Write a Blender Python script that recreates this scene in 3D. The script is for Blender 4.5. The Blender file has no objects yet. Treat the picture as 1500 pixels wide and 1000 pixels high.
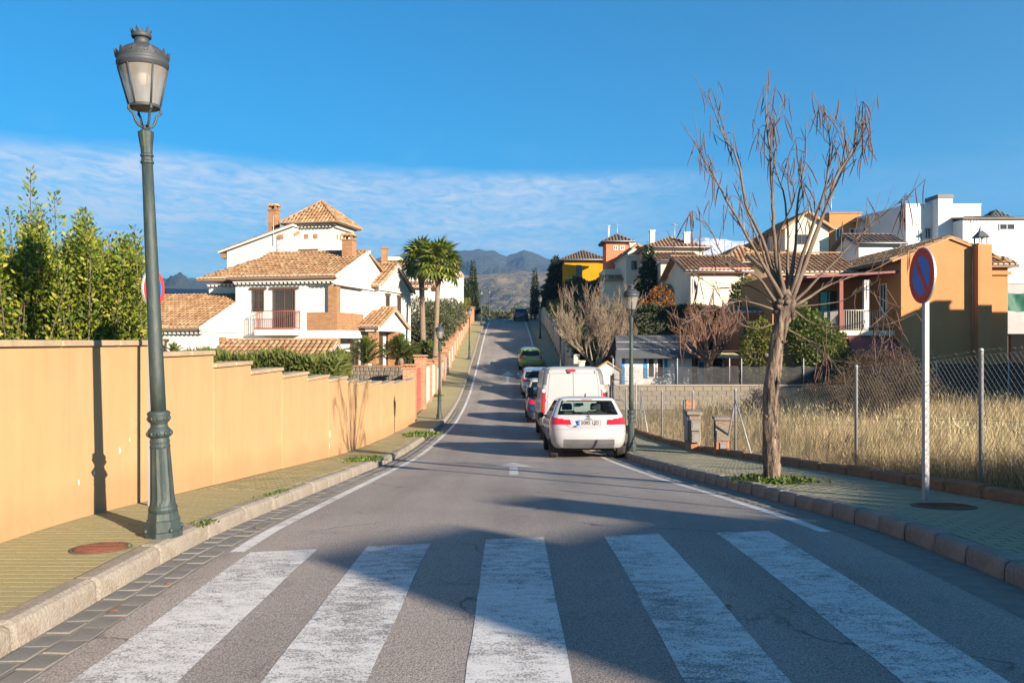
import bpy, math, random
import numpy as np
from mathutils import Vector, Matrix, Quaternion

random.seed(7)
RNG = np.random.default_rng(11)
scene = bpy.context.scene
COL = scene.collection
R = math.radians

# ------------------------------------------------------------------ camera
cam_data = bpy.data.cameras.new("camera")
cam = bpy.data.objects.new("camera", cam_data)
COL.objects.link(cam)
CAM_H = 1.6
cam.location = (0.0, 0.0, CAM_H)
cam.rotation_euler = (R(90.0), 0.0, 0.0)
cam_data.sensor_width = 36.0
cam_data.lens = 28.8
cam_data.clip_start = 0.05
cam_data.clip_end = 30000.0
scene.camera = cam

# ------------------------------------------------------------------ sun and sky
SUN_ELEV = R(17.5)
SUN_XY = Vector((0.666, -0.746)).normalized()
SUN_DIR = Vector((SUN_XY.x * math.cos(SUN_ELEV), SUN_XY.y * math.cos(SUN_ELEV), math.sin(SUN_ELEV)))
sun_data = bpy.data.lights.new("sun", 'SUN')
sun_data.energy = 5.0
sun_data.angle = R(0.53)
sun_data.color = (1.0, 0.85, 0.68)
sun = bpy.data.objects.new("sun", sun_data)
sun.rotation_euler = (-SUN_DIR).to_track_quat('-Z', 'Y').to_euler()
sun.location = (40, -40, 60)
COL.objects.link(sun)

world = bpy.data.worlds.new("World")
scene.world = world
world.use_nodes = True


def build_world():
    nt = world.node_tree
    nt.nodes.clear()
    N = nt.nodes.new
    L = nt.links.new
    out = N('ShaderNodeOutputWorld')
    bg = N('ShaderNodeBackground')
    bg.inputs['Strength'].default_value = 0.050
    sky = N('ShaderNodeTexSky')
    sky.sky_type = 'NISHITA'
    sky.sun_disc = False
    sky.sun_elevation = SUN_ELEV
    sky.sun_rotation = math.atan2(SUN_XY.x, SUN_XY.y)
    sky.altitude = 700.0
    sky.air_density = 1.0
    sky.dust_density = 0.2
    sky.ozone_density = 3.0
    # deep winter blue: grade the whole sky alike
    def scale_colour(src, rgb):
        m = N('ShaderNodeMix')
        m.data_type = 'RGBA'
        m.blend_type = 'MULTIPLY'
        m.inputs[0].default_value = 1.0
        L(src, m.inputs[6])
        m.inputs[7].default_value = (*rgb, 1.0)
        return m.outputs[2]
    hsv = N('ShaderNodeHueSaturation')
    hsv.inputs['Saturation'].default_value = 1.6
    hsv.inputs['Value'].default_value = 0.97
    L(scale_colour(sky.outputs[0], (0.19, 0.82, 1.02)), hsv.inputs['Color'])
    graded = hsv.outputs[0]
    # thin cloud sheet, laid out on a high horizontal plane
    tc = N('ShaderNodeTexCoord')
    sep = N('ShaderNodeSeparateXYZ')
    L(tc.outputs['Generated'], sep.inputs[0])

    def math_node(op, a, b=None, c=None, clamp=False):
        m = N('ShaderNodeMath')
        m.operation = op
        m.use_clamp = clamp
        for i, v in enumerate((a, b, c)):
            if v is None:
                continue
            if isinstance(v, (int, float)):
                m.inputs[i].default_value = v
            else:
                L(v, m.inputs[i])
        return m.outputs[0]

    zc = math_node('MAXIMUM', sep.outputs['Z'], 0.015)
    px = math_node('DIVIDE', sep.outputs['X'], zc)
    py = math_node('DIVIDE', sep.outputs['Y'], zc)
    comb = N('ShaderNodeCombineXYZ')
    L(px, comb.inputs[0])
    L(py, comb.inputs[1])

    def noise(vec, scale, detail, rough, dist=0.0):
        n = N('ShaderNodeTexNoise')
        n.inputs['Scale'].default_value = scale
        n.inputs['Detail'].default_value = detail
        n.inputs['Roughness'].default_value = rough
        n.inputs['Distortion'].default_value = dist
        L(vec, n.inputs['Vector'])
        return n.outputs['Fac']

    mp = N('ShaderNodeMapping')
    mp.inputs['Scale'].default_value = (1.0, 0.55, 1.0)
    mp.inputs['Rotation'].default_value = (0, 0, R(14))
    L(comb.outputs[0], mp.inputs['Vector'])
    ripple = noise(mp.outputs[0], 6.0, 7.0, 0.62, 1.1)
    broad = noise(comb.outputs[0], 0.55, 4.0, 0.55, 0.4)
    wisps = noise(mp.outputs[0], 1.7, 6.0, 0.66, 0.9)
    # elevation of the sheet's front edge wanders a little with direction
    edge_noise = noise(comb.outputs[0], 0.9, 3.0, 0.5)
    azim = math_node('ARCTAN2', sep.outputs['X'], sep.outputs['Y'])
    lift = math_node('MULTIPLY', math_node('SUBTRACT', edge_noise, 0.5), 0.022)
    # the sheet lies lower towards the right of the street
    tilt = math_node('MULTIPLY', math_node('SINE', math_node('ADD', azim, 0.25)), -0.012)
    elev = math_node('SUBTRACT', math_node('SUBTRACT', sep.outputs['Z'], lift), tilt)
    top = N('ShaderNodeMapRange')
    top.interpolation_type = 'SMOOTHSTEP'
    top.inputs['From Min'].default_value = 0.214
    top.inputs['From Max'].default_value = 0.190
    L(elev, top.inputs['Value'])
    amt = math_node('MULTIPLY_ADD', ripple, 1.75, -0.24, clamp=True)
    fade = N('ShaderNodeMapRange')
    fade.inputs['From Min'].default_value = 0.36
    fade.inputs['From Max'].default_value = 0.62
    fade.inputs['To Min'].default_value = 0.5
    L(broad, fade.inputs['Value'])
    sheet = math_node('MULTIPLY', math_node('MULTIPLY', amt, top.outputs[0]), fade.outputs[0])
    # weaker to the right of the street
    side = N('ShaderNodeMapRange')
    side.interpolation_type = 'SMOOTHSTEP'
    side.inputs['From Min'].default_value = -0.02
    side.inputs['From Max'].default_value = 0.34
    side.inputs['To Min'].default_value = 1.0
    side.inputs['To Max'].default_value = 0.12
    L(azim, side.inputs['Value'])
    sheet = math_node('MULTIPLY', math_node('MULTIPLY', sheet, side.outputs[0]), 0.86, clamp=True)
    wis = math_node('MULTIPLY', math_node('MULTIPLY_ADD', wisps, 3.2, -1.75, clamp=True), 0.28)
    wtop = N('ShaderNodeMapRange')
    wtop.interpolation_type = 'SMOOTHSTEP'
    wtop.inputs['From Min'].default_value = 0.27
    wtop.inputs['From Max'].default_value = 0.12
    L(sep.outputs['Z'], wtop.inputs['Value'])
    wis = math_node('MULTIPLY', wis, wtop.outputs[0])
    cover = math_node('MAXIMUM', sheet, wis)
    mix = N('ShaderNodeMix')
    mix.data_type = 'RGBA'
    L(cover, mix.inputs[0])
    L(graded, mix.inputs[6])
    mix.inputs[7].default_value = (6.7, 6.75, 6.8, 1.0)
    L(mix.outputs[2], bg.inputs['Color'])
    L(bg.outputs[0], out.inputs['Surface'])


build_world()
vs = scene.view_settings
vs.view_transform = 'Standard'
vs.look = 'None'
vs.exposure = 1.80
vs.gamma = 1.0
vs.use_curve_mapping = False
cy = scene.cycles
cy.use_denoising = True
cy.max_bounces = 8
cy.diffuse_bounces = 3
cy.glossy_bounces = 3
cy.transmission_bounces = 4
cy.transparent_max_bounces = 16
cy.volume_bounces = 0
cy.sample_clamp_indirect = 6.0
cy.caustics_reflective = False
cy.caustics_refractive = False


# ------------------------------------------------------------------ materials
def lin(c):
    """sRGB 0-255 triple -> linear rgba"""
    out = []
    for v in c:
        v = v / 255.0
        out.append(v / 12.92 if v <= 0.04045 else ((v + 0.055) / 1.055) ** 2.4)
    return (*out, 1.0)


class Nodes:
    def __init__(self, name):
        self.m = bpy.data.materials.new(name)
        self.m.use_nodes = True
        self.nt = self.m.node_tree
        self.nt.nodes.clear()
        self.out = self.n('ShaderNodeOutputMaterial')
        self.b = self.n('ShaderNodeBsdfPrincipled')
        self.l(self.b.outputs[0], self.out.inputs['Surface'])
        self.tc = self.n('ShaderNodeTexCoord')
        self.geo = self.n('ShaderNodeNewGeometry')

    def n(self, t):
        return self.nt.nodes.new(t)

    def l(self, a, b):
        self.nt.links.new(a, b)

    def mapping(self, src, scale=(1, 1, 1), rot=(0, 0, 0), loc=(0, 0, 0)):
        m = self.n('ShaderNodeMapping')
        m.inputs['Scale'].default_value = scale
        m.inputs['Rotation'].default_value = rot
        m.inputs['Location'].default_value = loc
        self.l(src, m.inputs['Vector'])
        return m.outputs[0]

    def noise(self, vec, scale, detail=4, rough=0.55, dist=0.0):
        n = self.n('ShaderNodeTexNoise')
        n.inputs['Scale'].default_value = scale
        n.inputs['Detail'].default_value = detail
        n.inputs['Roughness'].default_value = rough
        n.inputs['Distortion'].default_value = dist
        self.l(vec, n.inputs['Vector'])
        return n.outputs['Fac']

    def ramp(self, fac, stops):
        r = self.n('ShaderNodeValToRGB')
        el = r.color_ramp.elements
        while len(el) < len(stops):
            el.new(0.5)
        for e, (p, c) in zip(el, stops):
            e.position = p
            e.color = c if len(c) == 4 else (*c, 1)
        self.l(fac, r.inputs[0])
        return r.outputs[0]

    def mixc(self, fac, a, b, mode='MIX'):
        m = self.n('ShaderNodeMix')
        m.data_type = 'RGBA'
        m.blend_type = mode
        m.clamp_factor = True
        for i, v in ((0, fac), (6, a), (7, b)):
            if isinstance(v, (int, float)):
                m.inputs[i].default_value = v
            elif isinstance(v, tuple):
                m.inputs[i].default_value = v if len(v) == 4 else (*v, 1)
            else:
                self.l(v, m.inputs[i])
        return m.outputs[2]

    def math(self, op, a, b=None, clamp=False):
        m = self.n('ShaderNodeMath')
        m.operation = op
        m.use_clamp = clamp
        for i, v in enumerate((a, b)):
            if v is None:
                continue
            if isinstance(v, (int, float)):
                m.inputs[i].default_value = v
            else:
                self.l(v, m.inputs[i])
        return m.outputs[0]

    def bump(self, h, strength=0.3, dist=0.01):
        b = self.n('ShaderNodeBump')
        b.inputs['Strength'].default_value = strength
        b.inputs['Distance'].default_value = dist
        self.l(h, b.inputs['Height'])
        self.l(b.outputs[0], self.b.inputs['Normal'])


MATS = {}


def shade(c, f):
    return (min(c[0] * f, 1), min(c[1] * f, 1), min(c[2] * f, 1), 1)


def M(name, col, rough=0.8, var=0.18, scale=1.5, fine=0.10, fscale=40.0, bump=0.0, bscale=60.0,
      metal=0.0, spec=0.4, island=0.0, stretch=(1, 1, 1), stain=None, stain_amt=0.0, coat=0.0,
      trans=0.0):
    """Plain procedural surface: two scales of tone change, optional stains, relief and per-piece tint."""
    if name in MATS:
        return MATS[name]
    k = Nodes(name)
    v = k.mapping(k.tc.outputs['Object'], stretch)
    n1 = k.noise(v, scale, 5, 0.6)
    n2 = k.noise(v, fscale, 3, 0.6)
    c = k.ramp(n1, [(0.25, shade(col, 1 - var)), (0.75, shade(col, 1 + var))])
    c = k.mixc(fine * 2, c, k.ramp(n2, [(0.3, (0.45, 0.45, 0.45, 1)), (0.7, (1, 1, 1, 1))]), 'MULTIPLY') if fine > 0 else c
    if stain is not None:
        n3 = k.noise(v, scale * 2.3, 6, 0.68, 0.6)
        f = k.ramp(n3, [(0.50, (0, 0, 0, 1)), (0.68, (stain_amt,) * 3 + (1,))])
        c = k.mixc(f, c, (*stain[:3], 1))
    if island > 0:
        r = k.geo.outputs['Random Per Island']
        c = k.mixc(1.0, c, k.ramp(r, [(0.0, (1 - island,) * 3 + (1,)), (1.0, (1, 1, 1, 1))]), 'MULTIPLY')
    k.l(c, k.b.inputs['Base Color'])
    k.b.inputs['Roughness'].default_value = rough
    k.b.inputs['Metallic'].default_value = metal
    k.b.inputs['Specular IOR Level'].default_value = spec
    k.b.inputs['Coat Weight'].default_value = coat
    if bump > 0:
        k.bump(k.noise(v, bscale, 4, 0.65), bump, 0.01)
    MATS[name] = k.m
    return k.m


def leaf_mat(name, cols, rough=0.5, trans=0.35, hue_by_height=None):
    """Leaves: a tint per leaf, light passing through the blade."""
    if name in MATS:
        return MATS[name]
    k = Nodes(name)
    r = k.geo.outputs['Random Per Island']
    stops = [(i / max(1, len(cols) - 1), (*c, 1)) for i, c in enumerate(cols)]
    c = k.ramp(r, stops)
    big = k.noise(k.tc.outputs['Object'], 0.8, 3)
    c = k.mixc(0.6, c, k.ramp(big, [(0.3, (0.62, 0.66, 0.6, 1)), (0.7, (1, 1, 1, 1))]), 'MULTIPLY')
    k.l(c, k.b.inputs['Base Color'])
    k.b.inputs['Roughness'].default_value = rough
    k.b.inputs['Specular IOR Level'].default_value = 0.35
    tr = k.n('ShaderNodeBsdfTranslucent')
    k.l(c, tr.inputs['Color'])
    ms = k.n('ShaderNodeMixShader')
    ms.inputs[0].default_value = trans
    k.l(k.b.outputs[0], ms.inputs[1])
    k.l(tr.outputs[0], ms.inputs[2])
    k.l(ms.outputs[0], k.out.inputs['Surface'])
    MATS[name] = k.m
    return k.m


def glass_mat(name, tint=(0.75, 0.85, 0.8), gloss=0.04, opacity=0.0, body=(0.02, 0.03, 0.03)):
    """A thin sheet of glass: see-through, tinted, with a mirror at grazing angles."""
    if name in MATS:
        return MATS[name]
    k = Nodes(name)
    t = k.n('ShaderNodeBsdfTransparent')
    t.inputs[0].default_value = (*tint, 1)
    d = k.n('ShaderNodeBsdfDiffuse')
    d.inputs[0].default_value = (*body, 1)
    g = k.n('ShaderNodeBsdfGlossy')
    g.inputs['Roughness'].default_value = gloss
    lw0 = k.n('ShaderNodeLayerWeight')
    lw0.inputs['Blend'].default_value = 0.5
    pw = k.math('POWER', lw0.outputs['Facing'], 4.0)
    lw = k.n('ShaderNodeMath')
    lw.operation = 'MULTIPLY_ADD'
    lw.inputs[1].default_value = 0.6
    lw.inputs[2].default_value = 0.045
    k.l(pw, lw.inputs[0])
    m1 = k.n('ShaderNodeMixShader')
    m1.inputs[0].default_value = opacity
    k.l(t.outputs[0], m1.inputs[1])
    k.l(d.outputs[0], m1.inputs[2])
    m2 = k.n('ShaderNodeMixShader')
    k.l(lw.outputs[0], m2.inputs[0])
    k.l(m1.outputs[0], m2.inputs[1])
    k.l(g.outputs[0], m2.inputs[2])
    k.l(m2.outputs[0], k.out.inputs['Surface'])
    MATS[name] = k.m
    return k.m


# ------------------------------------------------------------------ mesh building
def tag(o, label=None, cat=None, group=None, kind=None):
    if label:
        o['label'] = label
    if cat:
        o['category'] = cat
    if group:
        o['group'] = group
    if kind:
        o['kind'] = kind
    return o


def thing(name, label, cat, loc=(0, 0, 0), rz=0.0, group=None):
    o = bpy.data.objects.new(name, None)
    o.empty_display_size = 0.2
    o.location = loc
    o.rotation_euler = (0, 0, rz)
    COL.objects.link(o)
    return tag(o, label, cat, group)


def link(name, me, mat=None, parent=None, loc=None, rot=None):
    o = bpy.data.objects.new(name, me)
    COL.objects.link(o)
    if mat is not None and len(me.materials) == 0:
        me.materials.append(mat)
    if parent is not None:
        o.parent = parent
    if loc is not None:
        o.location = loc
    if rot is not None:
        o.rotation_euler = rot
    return o


def arrays_mesh(name, V, F, smooth=False):
    """V (n,3), F (m,k) with constant k: fast."""
    me = bpy.data.meshes.new(name)
    V = np.asarray(V, dtype=np.float32)
    F = np.asarray(F, dtype=np.int32)
    k = F.shape[1]
    me.vertices.add(len(V))
    me.vertices.foreach_set('co', V.ravel())
    me.loops.add(F.size)
    me.loops.foreach_set('vertex_index', F.ravel())
    me.polygons.add(len(F))
    me.polygons.foreach_set('loop_start', np.arange(0, F.size, k, dtype=np.int32))
    me.polygons.foreach_set('loop_total', np.full(len(F), k, dtype=np.int32))
    if smooth:
        me.polygons.foreach_set('use_smooth', np.ones(len(F), dtype=bool))
    me.update(calc_edges=True)
    me.validate()
    return me


class MB:
    """Collects simple solids; build() links them as one mesh object."""

    def __init__(self):
        self.v = []
        self.f = []
        self.s = []

    def add(self, verts, faces, smooth=False):
        o = len(self.v)
        self.v.extend([tuple(p) for p in verts])
        for f in faces:
            self.f.append(tuple(i + o for i in f))
            self.s.append(smooth)
        return self

    def box(self, x0, x1, y0, y1, z0, z1, mtx=None):
        p = [(x0, y0, z0), (x1, y0, z0), (x1, y1, z0), (x0, y1, z0), (x0, y0, z1), (x1, y0, z1), (x1, y1, z1), (x0, y1, z1)]
        if mtx is not None:
            p = [mtx @ Vector(q) for q in p]
        return self.add(p, [(0, 3, 2, 1), (4, 5, 6, 7), (0, 1, 5, 4), (1, 2, 6, 5), (2, 3, 7, 6), (3, 0, 4, 7)])

    def cbox(self, x0, x1, y0, y1, z0, z1, b=0.01, mtx=None):
        """box with chamfered top and vertical edges"""
        def ring(x0, x1, y0, y1, z, b):
            return [(x0 + b, y0, z), (x1 - b, y0, z), (x1, y0 + b, z), (x1, y1 - b, z), (x1 - b, y1, z), (x0 + b, y1, z), (x0, y1 - b, z), (x0, y0 + b, z)]
        p = ring(x0, x1, y0, y1, z0, b) + ring(x0, x1, y0, y1, z1 - b, b) + ring(x0 + b, x1 - b, y0 + b, y1 - b, z1, b * .6)
        if mtx is not None:
            p = [mtx @ Vector(q) for q in p]
        f = [tuple(range(7, -1, -1)), tuple(range(16, 24))]
        for l in (0, 8):
            for i in range(8):
                j = (i + 1) % 8
                f.append((l + i, l + j, l + 8 + j, l + 8 + i))
        return self.add(p, f)

    def prism(self, poly, vec):
        """poly: list of 3D points (planar, any winding), extruded by vec"""
        n = len(poly)
        v = Vector(vec)
        p = [Vector(q) for q in poly]
        nrm = Vector((0, 0, 0))
        for i in range(n):
            nrm += p[i].cross(p[(i + 1) % n])
        if nrm.dot(v) > 0:
            p = p[::-1]
        q = [a + v for a in p]
        f = [tuple(range(n)), tuple(range(2 * n - 1, n - 1, -1))]
        for i in range(n):
            j = (i + 1) % n
            f.append((j, i, n + i, n + j))
        return self.add(p + q, f)

    def tube(self, pts, rads, n=8, cap=True, smooth=True):
        pts = [Vector(p) for p in pts]
        if isinstance(rads, (int, float)):
            rads = [rads] * len(pts)
        vs, fs = [], []
        up = Vector((0, 0, 1))
        prev = None
        for i, p in enumerate(pts):
            a = pts[max(0, i - 1)]
            b = pts[min(len(pts) - 1, i + 1)]
            t = (b - a)
            if t.length < 1e-9:
                t = Vector((0, 0, 1))
            t.normalize()
            if prev is None:
                prev = t.orthogonal().normalized() if abs(t.dot(up)) > .95 else t.cross(up).normalized()
            u = (prev - t * prev.dot(t))
            u = u.normalized() if u.length > 1e-6 else t.orthogonal().normalized()
            prev = u
            w = t.cross(u)
            for k in range(n):
                an = 2 * math.pi * k / n
                vs.append(p + (u * math.cos(an) + w * math.sin(an)) * rads[i])
        for i in range(len(pts) - 1):
            for k in range(n):
                kk = (k + 1) % n
                fs.append((i * n + k, i * n + kk, (i + 1) * n + kk, (i + 1) * n + k))
        self.add(vs, fs, smooth)
        if cap:
            o = len(self.v) - len(vs)
            self.f.append(tuple(o + k for k in range(n - 1, -1, -1)))
            self.s.append(False)
            e = o + (len(pts) - 1) * n
            self.f.append(tuple(e + k for k in range(n)))
            self.s.append(False)
        return self

    def lathe(self, prof, n=16, c=(0, 0, 0), smooth=True, a0=0.0, a1=2 * math.pi, cap=True):
        """prof: [(r,z)...] bottom to top"""
        full = abs(a1 - a0 - 2 * math.pi) < 1e-6
        m = n if full else n + 1
        vs, fs = [], []
        for r, z in prof:
            for k in range(m):
                an = a0 + (a1 - a0) * k / n
                vs.append((c[0] + r * math.cos(an), c[1] + r * math.sin(an), c[2] + z))
        for i in range(len(prof) - 1):
            for k in range(n):
                kk = (k + 1) % m if full else k + 1
                fs.append((i * m + k, i * m + kk, (i + 1) * m + kk, (i + 1) * m + k))
        self.add(vs, fs, smooth)
        if cap and full:
            o = len(self.v) - len(vs)
            if prof[0][0] > 1e-4:
                self.f.append(tuple(o + k for k in range(m - 1, -1, -1)))
                self.s.append(False)
            if prof[-1][0] > 1e-4:
                e = o + (len(prof) - 1) * m
                self.f.append(tuple(e + k for k in range(m)))
                self.s.append(False)
        return self

    def mesh(self, name):
        me = bpy.data.meshes.new(name)
        me.from_pydata(self.v, [], self.f)
        me.polygons.foreach_set('use_smooth', self.s)
        me.update()
        return me

    def build(self, name, mat, parent=None, loc=None, rot=None):
        return link(name, self.mesh(name), mat, parent, loc, rot)


def copy_tree(o, parent=None):
    c = o.copy()
    COL.objects.link(c)
    c.parent = parent
    for ch in list(o.children):
        copy_tree(ch, c)
    return c


def text_mesh(s, size, depth=0.001):
    cu = bpy.data.curves.new("lettering", 'FONT')
    cu.body = s
    cu.size = size
    cu.extrude = depth
    cu.offset = size * .022
    cu.align_x = 'CENTER'
    cu.align_y = 'CENTER'
    ob = bpy.data.objects.new("lettering", cu)
    COL.objects.link(ob)
    dg = bpy.context.evaluated_depsgraph_get()
    me = bpy.data.meshes.new_from_object(ob.evaluated_get(dg))
    bpy.data.objects.remove(ob)
    bpy.data.curves.remove(cu)
    return me


def smooth01(t):
    t = min(1.0, max(0.0, t))
    return t * t * (3 - 2 * t)


def lerp(a, b, t):
    return a + (b - a) * t
# ------------------------------------------------------------------ lie of the land
PROF_Y = [-60, -20, 0, 4, 7.1, 10, 14, 19.4, 27, 34.5, 41, 47.6, 55, 62.5, 76, 92, 103, 110, 118, 130, 160]
PROF_Z = [1.9, 0.75, 0.11, 0.0, -0.10, -0.34, -0.69, -1.15, -1.55, -1.80, -1.74, -1.43, -0.75, 0.10, 1.75, 3.30, 4.15, 4.58, 4.80, 4.70, 2.5]


def pchip(xs, ys):
    xs = np.array(xs, float)
    ys = np.array(ys, float)
    h = np.diff(xs)
    d = np.diff(ys) / h
    m = np.zeros(len(xs))
    m[0], m[-1] = d[0], d[-1]
    for i in range(1, len(xs) - 1):
        m[i] = (d[i - 1] * h[i] + d[i] * h[i - 1]) / (h[i] + h[i - 1])

    def f(x):
        i = int(np.clip(np.searchsorted(xs, x) - 1, 0, len(h) - 1))
        t = (x - xs[i]) / h[i]
        return float((2 * t**3 - 3 * t**2 + 1) * ys[i] + (t**3 - 2 * t**2 + t) * h[i] * m[i] + (-2 * t**3 + 3 * t**2) * ys[i + 1] + (t**3 - t**2) * h[i] * m[i + 1])
    return f


zr = pchip(PROF_Y, PROF_Z)


def xc(y):
    return -0.0065 * max(0.0, y)


def plin(xs, ys):
    return lambda y: float(np.interp(y, xs, ys))


kerb_l = lambda y: xc(y) - 2.58
_kr = plin([-30, 4, 7, 9, 11, 13.5, 19, 24], [3.6, 3.42, 3.36, 3.27, 3.12, 2.90, 2.68, 2.62])
kerb_r = lambda y: _kr(y) if y < 24 else xc(y) + 2.62 + 0.0065 * 24
_wl = plin([-30, 31, 34, 36], [-3.9, -3.9, -3.95, -4.25])
wall_l = lambda y: _wl(y) if y < 36 else xc(y) - 4.25 + 0.0065 * 36
_er = plin([-30, 8, 12.4, 17.5, 20.5, 24, 30, 40], [5.25, 5.2, 5.12, 4.72, 4.4, 4.15, 3.98, 3.8])
edge_r = lambda y: _er(y) if y < 40 else xc(y) + 3.8 + 0.0065 * 40
SWH = 0.13
zs = lambda y: zr(y) + SWH


def gz(x, y):
    """height of the open ground beside the street"""
    base = zr(min(max(y, -60), 160))
    if y > 130:
        base = 4.7 - 0.075 * (y - 130)
        base = max(base, -45.0)
    wl, er = wall_l(min(y, 120)), edge_r(min(y, 120))
    if wl - 0.05 < x < er + 0.05 and y < 135:
        return base - 0.25
    if x >= er:
        t = smooth01((x - er) / 12)
        if y < 35.2:
            far = -1.05 + 0.03 * (10 - min(y, 10))
            z = lerp(base + 0.04, far, t)
        else:
            up = -1.05 + 5.9 * smooth01((y - 46) / 50)
            z = up + 0.05 * max(0, x - 18) * smooth01((y - 36) / 20)
    else:
        t = smooth01((wl - x) / 5)
        if y < 34:
            z = lerp(base + 0.1, -0.75, t)
        else:
            z = lerp(base + 0.1, -0.55 + 4.8 * smooth01((y - 57) / 50), t)
        z -= 0.09 * max(0.0, -x - 32)
    if y > 130:
        z = min(z, base)
    if y > 300 or abs(x) > 200:
        z = min(z, -20.0)
    return max(z, -60.0)


def build_ground():
    ys = sorted(set(list(np.arange(-60, 0, 3.0)) + list(np.arange(0, 34, 0.8)) + [34.0, 35.1, 35.3, 36.2] + list(np.arange(37, 130, 1.6)) + list(np.arange(130, 200, 6)) + [220, 260, 300, 350, 420, 520, 650]))
    xs = [-650, -450, -300, -200, -120, -80, -60, -45, -36, -30, -26, -22, -19, -16, -13, -11, -9, -7.5, -6.3, -5.4]
    xr = [6.2, 7.2, 8.5, 10, 11.5, 13, 15, 17, 19, 21, 24, 28, 33, 40, 50, 65, 90, 130, 200, 300, 450, 650]
    rows = []
    for y in ys:
        yy = min(y, 120)
        mid = [wall_l(yy) - 0.12, wall_l(yy), (wall_l(yy) + edge_r(yy)) / 2, edge_r(yy) + 0.02, edge_r(yy) + 0.3]
        rows.append([(x, y, gz(x, y)) for x in xs] + [(mid[0], y, gz(mid[0], y)), (mid[1] + .03, y, zr(min(y, 130)) - .25 if y < 135 else gz(0, y)),
                    (mid[2], y, gz(mid[2], y)), (mid[3], y, zr(min(y, 130)) - .25 if y < 135 else gz(0, y)), (mid[4], y, gz(mid[4], y))] + [(x, y, gz(x, y)) for x in xr])
    n = len(rows[0])
    V = np.array([p for r in rows for p in r])
    F = [(i * n + j, i * n + j + 1, (i + 1) * n + j + 1, (i + 1) * n + j) for i in range(len(rows) - 1) for j in range(n - 1)]
    me = arrays_mesh('ground', V, F, True)
    k = Nodes('dry_earth')
    v = k.tc.outputs['Object']
    n1 = k.noise(v, 0.35, 6, 0.65)
    n2 = k.noise(v, 9, 5, 0.7)
    c = k.ramp(n1, [(0.3, (0.13, 0.105, 0.06)), (0.5, (0.20, 0.16, 0.09)), (0.7, (0.11, 0.12, 0.05))])
    c = k.mixc(0.5, c, k.ramp(n2, [(0.3, (0.5, 0.5, 0.5)), (0.7, (1, 1, 1))]), 'MULTIPLY')
    k.l(c, k.b.inputs['Base Color'])
    k.b.inputs['Roughness'].default_value = 0.95
    k.bump(n2, 0.6, 0.03)
    tag(link('ground', me, k.m), kind='structure')


build_ground()


# ------------------------------------------------------------------ road
def strip_mesh(name, fl, fr, zf, y0, y1, step, nx=2, crown=0.0):
    ny = max(2, int((y1 - y0) / step) + 1)
    V, F = [], []
    for i in range(ny):
        y = y0 + (y1 - y0) * i / (ny - 1)
        a, b = fl(y), fr(y)
        for j in range(nx + 1):
            t = j / nx
            V.append((lerp(a, b, t), y, zf(y) + crown * (1 - (2 * t - 1) ** 2)))
    for i in range(ny - 1):
        for j in range(nx):
            o = i * (nx + 1) + j
            F.append((o, o + 1, o + nx + 2, o + nx + 1))
    return arrays_mesh(name, V, F, True)


GUT_L = 0.34
GUT_R = 0.42


def asphalt_mat():
    k = Nodes('asphalt')
    v = k.tc.outputs['Object']
    agg = k.n('ShaderNodeTexVoronoi')
    agg.inputs['Scale'].default_value = 95
    k.l(v, agg.inputs['Vector'])
    big = k.noise(v, 0.5, 5, 0.6, 0.3)
    lanes = k.noise(k.mapping(v, (1.2, 0.05, 1)), 1.0, 3, 0.5)
    fine = k.noise(v, 60, 4, 0.8)
    c = k.ramp(big, [(0.3, (0.255, 0.226, 0.204)), (0.7, (0.32, 0.287, 0.26))])
    c = k.mixc(0.55, c, k.ramp(lanes, [(0.35, (0.68, 0.68, 0.69)), (0.65, (1.18, 1.16, 1.13))]), 'MULTIPLY')
    c = k.mixc(0.6, c, k.ramp(agg.outputs['Distance'], [(0.05, (1.7, 1.65, 1.55)), (0.45, (0.8, 0.8, 0.8)), (0.8, (0.35, 0.35, 0.36))]), 'MULTIPLY')
    c = k.mixc(0.5, c, k.ramp(fine, [(0.32, (0.45, 0.45, 0.46)), (0.52, (1, 1, 1)), (0.72, (1.7, 1.68, 1.6))]), 'MULTIPLY')
    # fine wandering cracks
    cr = k.n('ShaderNodeTexVoronoi')
    cr.feature = 'DISTANCE_TO_EDGE'
    cr.inputs['Scale'].default_value = 0.34
    wob = k.n('ShaderNodeVectorMath')
    wob.operation = 'ADD'
    nz = k.n('ShaderNodeTexNoise')
    nz.inputs['Scale'].default_value = 1.6
    nz.inputs['Detail'].default_value = 5
    k.l(v, nz.inputs['Vector'])
    k.l(v, wob.inputs[0])
    k.l(nz.outputs['Color'], wob.inputs[1])
    k.l(wob.outputs[0], cr.inputs['Vector'])
    gate = k.noise(v, 0.7, 3)
    crack = k.math('MULTIPLY', k.ramp(cr.outputs['Distance'], [(0.0, (1, 1, 1)), (0.008, (0, 0, 0))]), k.ramp(gate, [(0.50, (0, 0, 0)), (0.58, (0.7, 0.7, 0.7))]))
    c = k.mixc(crack, c, (0.03, 0.028, 0.026))
    # tyre rubber and oil spots
    spot = k.noise(v, 2.4, 4, 0.6)
    c = k.mixc(k.ramp(spot, [(0.62, (0, 0, 0)), (0.76, (0.4, 0.4, 0.4))]), c, (0.05, 0.047, 0.045))
    k.l(c, k.b.inputs['Base Color'])
    k.b.inputs['Roughness'].default_value = 0.86
    k.b.inputs['Specular IOR Level'].default_value = 0.3
    k.bump(k.math('ADD', k.math('MULTIPLY', agg.outputs['Distance'], -1.0), fine), 0.5, 0.004)
    return k.m


road = link('road', strip_mesh('road', lambda y: kerb_l(y) + GUT_L, lambda y: kerb_r(y) - GUT_R, zr, -25, 128, 0.25, 8), asphalt_mat())
tag(road, kind='structure')


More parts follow.
